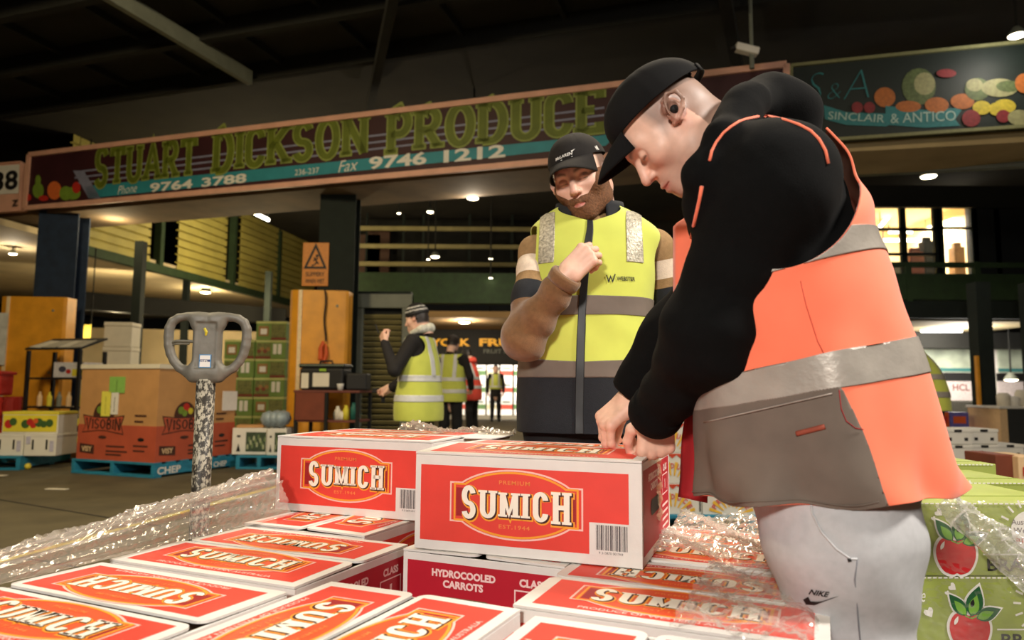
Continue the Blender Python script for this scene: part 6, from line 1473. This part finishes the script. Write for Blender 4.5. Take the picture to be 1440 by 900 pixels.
tubes_on(vestB, baseB, [(987, 262), (984, 280), (980, 298), (976, 316), (972, 334)], .0034, m_orange_v, 'front_piping', treeH, .003)
for wpos, epos, r in ((W1, E1, .052), (W2, E2, .050)):
    d_ = (wpos-epos)/np.linalg.norm(wpos-epos); mb = MB(); mb.tube([wpos-d_*k-baseB for k in (.055, .04, .02, .004, -.002)], [r+.004, r+.005, r+.003, r+.0015, r-.006], 28); mb.build('cuff', m_hood, hoodieB, smooth=True)
# skin: head and neck, hands, and the body under the clothes
hairB = lin((92, 70, 58))
paintB = dict(SK, shave=lin((150, 118, 104)), hair=hairB, hairline=lambda M: np.clip(np.minimum((.040-M[:, 1])/.02, (M[:, 2]-np.where(M[:, 1] > -.028, -.03, -.095))/.035), 0, 1)*.72)
hv, ht, hc = head_part(oB, RB_, .0023, paintB); hv = place(hv*KB, oB, RB_)
THUMB = [(.6, .7, -.35), (.35, .9, -.3), (.05, .95, -.35)]
h1 = hand_part(W1-(W1-E1)/np.linalg.norm(W1-E1)*.032+np.array([.006, .03, .0]), (-.02, .12, -1.0), (.12, -.98, .0), [[1.0, 1.1, .7], [1.1, 1.2, .7], [1.2, 1.25, .7], [1.25, 1.25, .7]], [(.75, .55, -.45), (.15, .95, -.45), (-.25, .9, -.3)], 1, .0021, .1)
h2 = hand_part(W2+np.array([.004, 0, -.004]), (-.70, -.10, -.62), (-.60, -.45, .66), [[.95, .75, .5], [1.0, .85, .5], [1.05, .95, .5], [1.1, 1.0, .6]], [(-.55, .6, -.6), (.05, .8, -.6), (.2, .8, -.6)], -1, .0021, .12)
def bodyB(P):
    d = chain(P, [Hc, Q(1110, 420, 1.34), Q(1085, 300, 1.34)], [.12, .125, .10], .05); d = smin(d, cap(P, arm_sh-lB*.06, arm_sh-lB*.28, .06, .06), .05)
    d = smin(d, chain(P, [S1, E1, W1], [.055, .042, .027], .02), .02); d = smin(d, chain(P, [S2, E2, W2], [.055, .042, .027], .02), .02); d = smin(d, cap(P, neck0+(neck1-neck0)*.6, chestc, .05, .07), .03)
    for k, kn, an in ((1, KN1, AN1), (-1, KN2, AN2)): d = smin(d, chain(P, [Hc+lB*.08*k, kn, an], [.085, .055, .04], .02), .03)
    return d
KN1, AN1 = Q(1211, 930, 1.25), np.array([.66, 1.29, .09]); KN2, AN2 = np.array([.70, 1.50, .47]), np.array([.74, 1.53, .09])
bv = limb_body(bodyB, (0, .95, 0), (.95, 1.85, 1.5), .012)
V, T, c = join([bv, (hv, ht, hc), h1, h2]); obj('body', V, T, m_skin, pB, base=baseB, col=c)
make_cap(pB, baseB, oB, RB_, m_capB, m_capB, True, .076, .019, .007, .0, KB, .088, .36, .26)
mb = MB(); mb.lathe([(.001, 0), (.006, .002), (.0085, .006), (.0085, .012), (.006, .016), (.001, .018)], 14); Ve = np.array(mb.v)[:, [2, 0, 1]]*np.array([-1, 1, 1])+np.array([-.083, -.008, -.003]); obj('earbud', place(Ve*KB, oB, RB_), tris(np.array([q for q in mb.f if len(q) == 4])), m_black, pB, base=baseB)
# sweatpants
def trouB(P):
    d = ell(P, Hc+np.array([.0, 0, -.05]), (.175, .165, .14)); near_ = chain(P, [Hc+lB*.085+np.array([-.015, 0, -.03]), Q(1183, 760, 1.24), KN1, AN1+np.array([0, 0, .05])], [.135, .122, .088, .07], .04)
    far_ = chain(P, [Hc-lB*.085, KN2+np.array([0, 0, .2]), KN2, AN2+np.array([0, 0, .05])], [.13, .115, .088, .07], .04)
    d = smin(smin(d, near_, .05), far_, .03)
    return d+.006*wob(P, 12, 31, (1, 1, .55))+.0022*wob(P, 34, 32)+.006*np.exp(-((P[:, 2]-.50)/.12)**2)*np.sin(P[:, 2]*55+P[:, 0]*25)
trB = cloth('sweatpants', trouB, (.25, .95, .02), (1.0, 1.8, 1.06), .0068, m_sweat, pB, baseB, 'pale grey sweatpants')
ob_ = trB.data; treeT = BVHTree.FromPolygons([tuple(v.co+Vector(baseB)) for v in ob_.vertices], [tuple(p.vertices) for p in ob_.polygons])
tubes_on(trB, baseB, [(1140, 702), (1142, 722), (1155, 748), (1176, 772), (1196, 786), (1206, 786)], .0016, mat('pocket_edge', (196, 196, 198), .9), 'pocket_edge', treeT, .002)
tubes_on(trB, baseB, [(1192, 788), (1197, 787)], .003, m_black, 'pocket_bartack', treeT, .002)
tubes_on(trB, baseB, [(1206, 785), (1202, 815), (1206, 860), (1210, 905), (1214, 960)], .0012, mat('side_seam_grey', (120, 122, 128), .9), 'side_seam', treeT, .001)
p_ = on_vest(1128, 846, .002, treeT)
if p_ is not None:
    Mn = frame(p_, (1, .1, .05), (0, 0, 1)); A_, F_ = text2d('NIKE', .010, .020, .03, .1); A_ = A_+np.array([.002, .017]); SW = [(0, .004), (.004, -.004), (.012, -.002), (.034, .022), (.014, .006), (.007, .004), (.003, .012)]
    F_ = list(F_)+[tuple(range(len(A_), len(A_)+len(SW)))]; A_ = np.concatenate([A_, np.array(SW)]); mo_ = project_text(A_, F_, Mn, treeT, 'chest_mark' if False else 'leg_print', m_black, trB, baseB, .0025)
shoe(pB, baseB, AN1, math.atan2(-fB[0], fB[1])); shoe(pB, baseB, AN2, math.atan2(-fB[0], fB[1]))

# ---------------------------------------------------------------- the bearded man in the yellow vest
YA = 2.25; fA = np.array([-.13, -.99, 0]); fA /= np.linalg.norm(fA); lA = np.array([-fA[1], fA[0], 0])
baseA = np.array([Q(822, 545, YA)[0], YA, 0])
pA = thing('person', 'bearded man in yellow vest and black cap holding his collar behind the cartons', 'person', baseA)
def aring(px, py, rf, rl, e=2.3, tilt=0.0): c = Q(px, py, YA); return [*c, *(fA*rf*math.cos(tilt)-up3*rf*math.sin(tilt)), *(lA*rl), e]
ringsA = [aring(822, 606, .150, .204), aring(823, 525, .148, .202), aring(825, 440, .138, .192), aring(830, 376, .128, .196), aring(834, 336, .108, .208, 2.1), aring(832, 312, .088, .158, 2.0), aring(828, 295, .075, .088, 2.0)]
V, T, t_, th_ = loft(ringsA, 230, 280); N = normals(V, T); Vf = V.astype(np.float32)
V = V+N*(.005*wob(Vf, 10, 14)+.0022*wob(Vf, 28, 15)+.006*np.sin(th_*6+t_)*np.clip((2.2-t_)/2.2, 0, 1)*.6)[:, None]
shR, shL = Q(736, 352, YA+.01), Q(932, 350, YA+.01)
def armhole(sh, sgn):
    a = V-sh; al = (a@lA)*sgn; r = np.sqrt(((a@fA)/.085)**2+((a@up3+.035)/.105)**2); return np.maximum(r-1, (-.055-al)/.04)*.08
th0 = np.where(th_ > PI, th_-2*PI, th_)
sfr = np.maximum(np.abs(th0+.02)-.02-(t_-4.45)*.85, (4.45-t_)*2)*.1
sV = np.minimum(np.minimum(armhole(shR, -1), armhole(shL, 1)), np.minimum(sfr, (5.7-t_)*.05))
Vv, Tv, tv, thv = clip(V, T, sV, t_, th0)
V1, T1 = shell(Vv, Tv, .012, .004); vestA = obj('vest', V1, T1, m_yellow_v, pA, 'yellow high visibility vest', base=baseA)
band(vestA, (1.02-.05*np.cos(thv)-tv)*.1, .0135, m_navy, 'lower_panel', baseA, 'black lower panel of the yellow vest')
band(vestA, np.minimum(tv-.92, 1.16+.06*np.abs(thv)-tv)*.1, .0145, m_grey_v, 'reflective_stripe', baseA)
band(vestA, np.minimum(tv-1.88, 2.22-tv)*.1, .0145, m_grey_v, 'reflective_stripe', baseA)
xl = (Vv-Q(830, 340, YA))@lA
for xc in (-.128, .132): band(vestA, np.minimum(.0235-np.abs(xl-xc), np.minimum(np.minimum(tv-2.95, 5.2-tv)*.05, ((Vv-Q(830, 340, YA))@fA+.0))), .0145, m_glit, 'shoulder_stripe', baseA)
band(vestA, np.minimum(.0055-np.abs(thv+.035)*.13, np.minimum(tv, 4.75-tv)*.05), .0165, m_zip, 'zip', baseA, th=.004)
treeA = BVHTree.FromPolygons([tuple(p) for p in V1], [tuple(map(int, q)) for q in T1])
pw = on_vest(853, 396, .001, treeA)
if pw is not None:
    Mw = frame(pw, (-fA[1], fA[0], 0), (0, 0, 1)); A_, F_ = text2d('WEBSTER', .0125, .056, .02); A_ = A_+np.array([.030, .004]); 
    B_, G_ = stroke([(0, .02), (.006, 0), (.012, .016), (.018, 0), (.026, .024)], .0032); F_ = list(F_)+[tuple(i+len(A_) for i in q) for q in G_]; A_ = np.concatenate([A_, B_])
    project_text(A_, F_, Mw, treeA, 'chest_print', m_black, vestA, baseA, .0035)
# navy stand collar, shirt collar
def collar(name, r0, r1, z0, z1, m, gap, par):
    V_ = []; n = 60; c = Q(829, 300, YA+.01)
    for i in range(n+1):
        a = gap+(2*PI-2*gap)*i/n
        for j in range(6):
            b = j/5; r = r0+(r1-r0)*b; V_.append(c+fA*(r*1.0*math.cos(a))+lA*(r*1.12*math.sin(a))+up3*(z0+(z1-z0)*b+.012*b*(-math.cos(a))-.010*(1-b)*math.cos(a)))
    T_ = tris(np.array([(6*i+j, 6*i+j+1, 6*i+j+7, 6*i+j+6) for i in range(n) for j in range(5)])); V2, T2 = shell(np.array(V_), T_, .0, .007); return obj(name, V2, T2, m, par, base=baseA)
collar('collar', .104, .092, -.045, .030, m_navy, .50, vestA)
# striped knit top: sleeves and the shirt front in the collar
RS, RE, RW = Q(755, 356, YA+.01), Q(737, 476, YA-.14), Q(797, 388, YA-.235)
LS, LE, LW = Q(921, 350, YA+.02), Q(944, 474, YA+.06), Q(926, 565, YA-.06)
def topA(P):
    d = chain(P, [Q(824, 560, YA), Q(827, 430, YA), Q(832, 345, YA)], [.12, .12, .10], .05); d = smin(d, cap(P, RS, LS, .055, .055), .06)
    d = smin(d, cap(P, Q(830, 330, YA), Q(829, 301, YA+.01), .085, .068), .03)
    r_ = chain(P, [RS, RE], [.052, .060], .01); q_ = chain(P, [RE, RW], [.066, .043], .01)
    ad = (RW-RE)/np.linalg.norm(RW-RE); au = (RE-RS)/np.linalg.norm(RE-RS)
    r_ = smin(r_+.003*np.sin(((P-RS)@au)*70+2*wob(P, 9, 2)), q_+.0045*np.sin(((P-RE)@ad)*62+1.8*wob(P, 9, 3)), .03)
    r_ = smax(r_, ((P-RW)@ad).astype(np.float32), .010)
    d = smin(d, r_, .03); d = smin(d, chain(P, [LS, LE, LW], [.058, .052, .04], .02), .03)
    d = smax(d, -cap(P, Q(829, 312, YA-.0), Q(829, 262, YA), .062, .07), .008)
    return d+.003*wob(P, 16, 18)+.001*wob(P, 50, 19)
V, Fq = nets(topA, (-.08, 1.88, .62), (.62, 2.45, 1.52), .0062); T = tris(Fq)
def armt(V, S, E): d = (E-S)/np.linalg.norm(E-S); return (V-S)@d/np.linalg.norm(E-S)
side = (V-Q(830, 340, YA))@lA
tR = np.where((side < -.10) , armt(V, RS, RE), 9); tR = np.where(cap(V.astype(np.float32), RE+(RW-RE)*.25, RW, .066, .043) < cap(V.astype(np.float32), RS, RE, .052, .060)-.004, 9, tR)
tL = np.where(side > .10, armt(V, LS, LE), 9)
tt = np.minimum(tR, tL)
tt = np.where((np.abs(side) < .10) & (V[:, 2] > Q(830, 330, YA)[2]), 0.05, np.minimum(tt, 3.0))
topo = None
for a_, b_, m_, nm in ((.66, 9, m_brownf, 'knit_top'), (-9, .14, m_tanf, 'sleeve_band'), (.14, .34, m_stripe_w, 'sleeve_band'), (.34, .44, m_tanf, 'sleeve_band'), (.44, .66, m_navy, 'sleeve_band')):
    cv, ct, cs = clip(V, T, np.minimum(tt-a_, b_-tt), side)
    for sg in ((0,) if topo is None else (-1, 1)):
        tq_ = ct if sg == 0 else ct[(cs[ct[:, 0]] > 0) == (sg > 0)]
        if len(tq_) == 0: continue
        u_, iv = np.unique(tq_, return_inverse=True); o_t = obj(nm, cv[u_], iv.reshape(tq_.shape), m_, topo or pA, 'brown knit top with cream and black sleeve bands' if topo is None else None, base=baseA); topo = topo or o_t
ad = (RW-RE)/np.linalg.norm(RW-RE); mb = MB(); mb.tube([RW+ad*k-baseA for k in (-.03, -.02, -.004, .004, .005)], [.047, .049, .050, .047, .040], 28); mb.build('cuff', m_brownf, topo, smooth=True)
# head
headA_f = np.array([-.36, -.87, -.34]); RA_ = axes(headA_f, (-.36, -.26, .90)); oA = Q(817, 250, YA-.035)
paintA = dict(SK, shave=lin((168, 120, 96)), hair=lin((70, 48, 34)), hairline=lambda M: np.clip(np.minimum((.035-M[:, 1])/.015, (M[:, 2]-np.where(M[:, 1] > -.03, -.01, -.06))/.02), 0, 1)*.85)
hv, ht, hc = head_part(oA, RA_, .0025, paintA, chin=1); hl = hv.copy(); KH = 1.09; hv = place(hl*KH, oA, RA_)
handA = hand_part(RW+ad*.002, (.60, -.10, .62), (-.25, -.95, .25), [[1.0, 1.1, .8], [1.1, 1.2, .8], [1.15, 1.3, .8], [1.2, 1.3, .8]], [(-.35, .8, -.5), (.2, .85, -.6), (.4, .7, -.5)], -1, .0024, .08)
KA = [np.array([baseA[0]+s*.10, YA+.0, .50]) for s in (-1, 1)]; AA = [np.array([baseA[0]+s*.11, YA+.03, .09]) for s in (-1, 1)]; HA = np.array([baseA[0], YA+.01, .86])
def bodyA(P):
    d = chain(P, [HA, Q(827, 430, YA), Q(832, 350, YA)], [.11, .105, .085], .05); d = smin(d, cap(P, RS, LS, .04, .04), .05); d = smin(d, cap(P, Q(830, 345, YA), oA+RA_@np.array([0, -.035, -.08]), .055, .05), .03)
    d = smin(d, chain(P, [RS, RE, RW], [.042, .036, .027], .02), .02); d = smin(d, chain(P, [LS, LE, LW], [.042, .036, .027], .02), .02)
    for i in (0, 1): d = smin(d, chain(P, [HA+np.array([(-.08, .08)[i], 0, -.02]), KA[i], AA[i]], [.08, .05, .04], .02), .03)
    return d
bvA = limb_body(bodyA, (-.15, 1.85, 0), (.7, 2.5, 1.55), .012)
hlA = hand_part(LW, (-.05, -.1, -1), (.9, -.3, 0), [[.3, .4, .2]]*4, [(-.5, .8, -.3), (-.2, .9, -.3), (0, 1, -.2)], -1, .004) 
V, T, c = join([bvA, (hv, ht, hc), handA, hlA]); obj('body', V, T, m_skin, pA, base=baseA, col=c)
# beard and short side hair as fur shells of their own
M_ = hl.copy(); M_[:, 0] = np.abs(M_[:, 0])
jaw = np.minimum(.0775-M_[:, 0], np.minimum((-.050+.012*np.clip((M_[:, 0]-.03)/.03, 0, 1)*2.2+.034*np.clip((M_[:, 0]-.060)/.006, 0, 1)-M_[:, 2])*1.0, (M_[:, 1]+.005)))
side_b = np.minimum(np.minimum(M_[:, 0]-.052, .034-M_[:, 1]), np.minimum(np.minimum(M_[:, 1]-.006, .072-M_[:, 0]), -.004-M_[:, 2]))
bs = np.minimum(jaw, M_[:, 2]+.128-.0*M_[:, 1]); lipm = np.sqrt((M_[:, 0]/.017)**2+((M_[:, 2]+.0725)/.0066)**2)-1; bs = np.minimum(bs, np.where(M_[:, 1] > .05, lipm*.01, 1)); bs = np.minimum(bs, np.where((M_[:, 1] > .085) & (M_[:, 2] > -.058), (M_[:, 0]-.006+(-.052-M_[:, 2])*2.0), 1))
bV, bT, bS = clip(hl, ht, bs, bs); Nb = normals(bV, bT); am = np.clip(bS/.012, 0, 1); bV = bV+Nb*((.0008+.0022*am)*(1+.22*wob(bV.astype(np.float32), 700, 40)))[:, None]
obj('beard', place(bV*KH, oA, RA_), bT, m_beard, pA, base=baseA)
make_cap(pA, baseA, oA, RA_, m_capA, m_capA, True, .078, .012, .010, .012, 1, .098, .60, .10)
capA = [o for o in pA.children if o.name.startswith('cap')][0]; treeC = BVHTree.FromPolygons([tuple(v.co+Vector(baseA)) for v in capA.data.vertices], [tuple(p.vertices) for p in capA.data.polygons])
Mc = frame(oA+RA_@np.array([-.030, .13, .073]), RA_@np.array([1, 0, 0.0]), RA_@np.array([0, -.25, 1.0])) if False else frame(oA+RA_@np.array([.033, .15, .089]), -(RA_@np.array([1.0, 0, 0])), RA_@np.array([0, -.3, 1.0]))
A_, F_ = text2d('McLAREN', .0095, .060, .03, .25); B_ = np.array([(.058, .0085), (.070, .017), (.063, .0145), (.056, .013)]); F_ = list(F_)+[tuple(len(A_)+i for i in range(4))]; A_ = np.concatenate([A_, B_, np.array([(.018, -.006), (.058, -.006), (.058, -.0042), (.018, -.0042)])]); F_.append(tuple(range(len(A_)-4, len(A_))))
project_text(A_, F_, Mc, treeC, 'cap_lettering', m_white, capA, baseA, .0012)
Ms = frame(oA+RA_@np.array([-.13, .03, .062]), RA_@np.array([0, -1.0, 0]), RA_@np.array([0, 0, 1.0])); A_, F_ = text2d('NE', .014, .014, .03); project_text(A_, F_, Ms, treeC, 'cap_side_mark', m_white, capA, baseA, .0012)
# trousers and shoes
def trouA(P):
    d = ell(P, HA+np.array([0, 0, -.02]), (.185, .13, .13))
    for i in (0, 1): d = smin(d, chain(P, [HA+np.array([(-.085, .085)[i], 0, -.05]), KA[i], AA[i]], [.105, .078, .065], .03), .04)
    return d+.004*wob(P, 14, 50, (1, 1, .5))
cloth('trousers', trouA, (-.15, 1.9, .02), (.6, 2.6, 1.02), .010, m_trous, pA, baseA)
for a in AA: shoe(pA, baseA, a, PI+.13)

# ---------------------------------------------------------------- people further back
def figure(label, base, yaw, H, vest_m, jacket_m, trou_m, armR, armL, hat=None, lean=0.0, girth=1.0, stripes=((.90, .955), (1.07, 1.125)), hem=.78, h=.012, hair=(40, 30, 24), hood=None, vest_top=1.46, stripe_m=None):
    """a standing worker in a local frame (x right, y forward), scaled to height H; arms are elbow and wrist points"""
    k = H/1.75; c, s_ = math.cos(yaw), math.sin(yaw); Rz = np.array([[c, -s_, 0], [s_, c, 0], [0, 0, 1]]); base = np.array([base[0], base[1], 0.0])
    p = thing('person', label, 'person', base, yaw)
    def bend(V): V = np.array(V, float).copy(); a = np.clip((V[..., 2]-.9)/.5, 0, 1); V[..., 1] += lean*a*(V[..., 2]-.9); V[..., 2] -= abs(lean)*.35*a*(V[..., 2]-.9); return V*k
    g = girth; shR_, shL_ = np.array([.185, 0, 1.42]), np.array([-.185, 0, 1.42])
    arms = [[shR_]+[np.array(q) for q in armR], [shL_]+[np.array(q) for q in armL]]
    def torso(P, o=0.0):
        d = smin(ell(P, (0, .01, 1.2), (.175*g, .125*g, .27)), ell(P, (0, .02*g, .93), (.17*g, .13*g, .34)), .08); return smin(d, cap(P, (-.14, -.01, 1.42), (.14, -.01, 1.42), .058, .058), .08)-o
    def put(name, f, lo, hi, hh, m, lab=None, clipf=None, sh=None):
        V, Fq = nets(f, lo, hi, hh); T = tris(Fq)
        if clipf is not None: V, T = clip(V, T, clipf(V)); V, T = shell(V, T, *sh)
        return obj(name, bend(V), T, m, p, lab)
    def jac(P):
        d = torso(P)
        for a in arms: d = smin(d, chain(P, a, [.062, .055, .042], .02), .03)
        return smin(d, cap(P, (0, -.02, 1.46), (0, -.015, 1.52), .066, .062), .02)+.004*wob(P, 14, 3)
    put('jacket', jac, (-.6, -.35, .75), (.6, .75, 1.75), h, jacket_m)
    if vest_m is not None:
        nh = lambda V: np.minimum(np.minimum(V[:, 2]-hem, vest_top-V[:, 2]), np.minimum(np.linalg.norm(V[:, 1:]-np.array([0, 1.38]), axis=1)+np.where(np.abs(V[:, 0]) > .125, -.10, 1), 1))
        flare = lambda P: torso(P, .022+.05*np.clip((1.1-P[:, 2])/.35, 0, 1))+.005*wob(P, 11, 6)
        put('vest', flare, (-.4, -.35, .68), (.4, .4, 1.6), h, vest_m, None, nh, (.004, .006))
        for a, b in stripes: put('reflective_stripe', flare, (-.4, -.35, a-.1), (.4, .4, b+.1), h, stripe_m or m_refl_b, None, lambda V: np.minimum(np.minimum(V[:, 2]-a, b-V[:, 2]), nh(V)), (.008, .004))
        for x in (-.10, .10): put('shoulder_stripe', flare, (-.4, -.35, 1.0), (.4, .4, 1.6), h, stripe_m or m_refl_b, None, lambda V: np.minimum(.024-np.abs(V[:, 0]-x), np.minimum(V[:, 2]-1.10, nh(V))), (.008, .004))
    def tro(P):
        d = ell(P, (0, 0, .88), (.165*g, .13*g, .13))
        for x in (-.09, .09): d = smin(d, chain(P, [(x, 0, .82), (x*1.1, .01, .48), (x*1.2, -.01, .10)], [.095, .072, .06], .03), .03)
        return d+.004*wob(P, 14, 8)
    put('trousers', tro, (-.35, -.3, .04), (.35, .3, 1.05), h, trou_m)
    for x in (-.108, .108):
        V, Fq = nets(lambda P: smax(smin(ell(P, (x, .06, .04), (.05, .13, .05)), cap(P, (x, -.01, .06), (x, -.01, .11), .05, .05), .04), -P[:, 2]+.002, .004), (x-.1, -.12, -.02), (x+.1, .22, .2), .012); obj('shoe', V*k, tris(Fq), m_shoe if x < 0 else m_shoe, p)
    ho = np.array([0, .02+.0, 1.625]); Rh = axes((0, .97, -.18-lean*.4), (0, .18, .97))
    pt = dict(SK, hair=lin(hair), hairline=lambda M: np.clip(np.minimum((.055-M[:, 1]+.4*(M[:, 2]-.05))/.02, (M[:, 2]-np.where(M[:, 1] > -.02, .0, -.06))/.02), 0, 1))
    hv, ht, hc = head_part(ho, Rh, .0055, pt); hv = place(hv, ho, Rh)
    parts = [(bend(hv), ht, hc)]
    for sgn, a in ((1, arms[0]), (-1, arms[1])):
        d = a[2]-a[1]; zz = np.cross(d, (0, 0, 1.0)); zz = zz if np.linalg.norm(zz) > .05 else np.array([sgn*1.0, 0, 0]); v, t, cc = hand_part(a[2], d, zz*sgn, [[.7, .8, .5]]*4, [(-.5*sgn, .8, -.4), (-.2*sgn, .9, -.4), (0, 1, -.2)], -1 if sgn > 0 else 1, .0062); parts.append((bend(v), t, cc))
    bd = limb_body(lambda P: smin(smin(torso(P, -.03), chain(P, arms[0], [.04, .034, .027], .02), .02), smin(chain(P, arms[1], [.04, .034, .027], .02), smin(cap(P, (0, 0, 1.4), ho-np.array([0, .03, .08]), .05, .05), smin(chain(P, [(-.09, 0, .82), (-.1, .01, .48), (-.108, -.01, .1)], [.07, .05, .04], .02), chain(P, [(.09, 0, .82), (.1, .01, .48), (.108, -.01, .1)], [.07, .05, .04], .02), .02), .02), .02), .02), (-.6, -.3, .03), (.6, .75, 1.7), .016)
    parts.append((bend(bd[0]), bd[1], bd[2])); V, T, c4 = join(parts); obj('body', V, T, m_skin, p, col=c4)
    if hat is not None:
        f = lambda P: smax(ell(local(P, ho, Rh), (0, -.014, .045), (.088, .108, .105)), -(local(P, ho, Rh)[:, 2]-.028+.12*local(P, ho, Rh)[:, 1]), .006)
        V, Fq = nets(f, ho-.17, ho+.19, .007); T = tris(Fq); L = (V-ho)@Rh; zz = L[:, 2]; k_ = ((zz > .066) & (zz < .078)) | ((zz > .098) & (zz < .108)); obj('beanie', bend(V), T, hat if isinstance(hat, list) else [hat, hat], p, midx=k_[T[:, 0]].astype(int))
    else:
        f = lambda P: smax(smax(ell(local(P, ho, Rh), (0, -.016, .036), (.083, .104, .096)), -(local(P, ho, Rh)[:, 2]+.05), .01), (local(P, ho, Rh)[:, 1]-.045-.6*(local(P, ho, Rh)[:, 2]-.04)), .01)+.003*wob(P, 60, 2)
        V, Fq = nets(f, ho-.17, ho+.19, .008); obj('hair', bend(V), tris(Fq), mat('hair_%d' % hair[0], hair, .7, .2, 60), p)
    if hood is not None:
        f = lambda P: chain(P, [(-.09, .03, 1.47), (-.10, -.07, 1.50), (0, -.12, 1.52), (.10, -.07, 1.50), (.09, .03, 1.47)], [.03, .045, .055, .045, .03], .03)
        V, Fq = nets(f, (-.25, -.25, 1.3), (.25, .2, 1.7), h); obj('hood', bend(V), tris(Fq), hood, p)
    return p, bend, k
m_refl_b = mat('reflective_white', (206, 206, 204), .4, .06, 20)
m_khaki = mat('khaki', (112, 98, 70), .85, .12, 20)
m_bjack = mat('black_jacket', (26, 22, 22), .85, .15, 30, .2, 200)
xw = lambda px, Y: np.array([Q(px, 545, Y)[0], Y])
pC, bendC, kC = figure('man in striped beanie and yellow vest standing in profile by the louvred door', xw(593, 5.6), math.radians(78), 1.60, m_yellow_v, m_bjack, m_khaki,
    [(.23, .18, 1.12), (.16, .34, 1.02)], [(-.27, .14, 1.16), (-.20, .24, 1.40)], [m_black, mat('beanie_band', (190, 188, 184), .9)], .05, 1.15, hem=.74, h=.010)
f_ = lambda P: chain(P, [(-.075, .04, 1.50), (-.085, -.05, 1.53), (0, -.10, 1.55), (.085, -.05, 1.53), (.075, .04, 1.50)], [.022, .034, .04, .034, .022], .02)
V, Fq = nets(f_, (-.2, -.2, 1.4), (.2, .15, 1.65), .010); obj('scarf', bendC(V), tris(Fq), mat('scarf_grey', (206, 204, 190), .9, .3, 40), pC)
# the phone and the scanner he holds are things of their own
def held(name, label, cat, p, local_pt, build):
    c, s_ = math.cos(p.rotation_euler[2]), math.sin(p.rotation_euler[2]); q = bendC(np.array(local_pt)); b = np.array(p.location); w = b+np.array([c*q[0]-s_*q[1], s_*q[0]+c*q[1], q[2]])
    t = thing(name, label, cat, w, p.rotation_euler[2]); build(t); return t
def b1(t):
    mb = MB(); mb.box(-.012, .012, -.05, .06, -.02, .02, .005); mb.build('scanner_head', m_black, t); mb = MB(); mb.box(-.011, .011, -.05, -.02, -.10, -.01, .005); mb.build('grip', m_black, t)
held('hand_scanner', 'black handheld scanner held low by the man in the striped beanie', 'scanner', pC, (.145, .45, .99), b1)
def b2(t): mb = MB(); mb.tube([(0, 0, 0), (0, .03, .07)], .006, 8); mb.build('pen_body', m_black, t)
held('pen', 'dark pen in the raised hand of the man in the beanie', 'pen', pC, (-.19, .30, 1.49), b2)
figure('worker with dark hair in a yellow vest, turned away behind the man in the beanie', xw(634, 9.6), math.radians(-20), 1.66, m_yellow_v, m_bjack, m_trous, [(.27, .05, 1.14), (.22, .22, .98)], [(-.27, .05, 1.14), (-.22, .22, .98)], None, .05, 1.0, h=.014)
m_salmon = mat('jacket_salmon', (236, 84, 66), .75, .08, 12)
figure('worker in a black beanie and orange hooded jacket looking down at his hands', xw(664, 13.6), math.radians(62), 1.72, m_salmon, m_salmon, m_trous, [(.26, .12, 1.12), (.10, .30, 1.16)], [(-.26, .12, 1.12), (-.10, .30, 1.16)], m_black, .16, 1.05, stripes=((.92, .98), (1.10, 1.16)), hem=.70, h=.015, hood=m_salmon)
figure('distant walker in a small yellow vest before the bright stalls', xw(697, 19.5), math.radians(182), 1.55, m_yellow_v, m_bjack, m_trous, [(.25, .0, 1.12), (.24, .06, .90)], [(-.25, .0, 1.12), (-.24, .06, .90)], None, 0, 1.0, stripes=((1.05, 1.10),), hem=1.0, h=.018)
figure('worker in yellow vest leaning behind the back of the orange vest on the right', xw(1306, 6.4), math.radians(75), 1.70, m_yellow_v, m_bjack, m_trous, [(.26, .12, 1.12), (.16, .34, 1.0)], [(-.26, .12, 1.12), (-.16, .34, 1.0)], None, .35, 1.0, h=.013, stripe_m=m_refl)
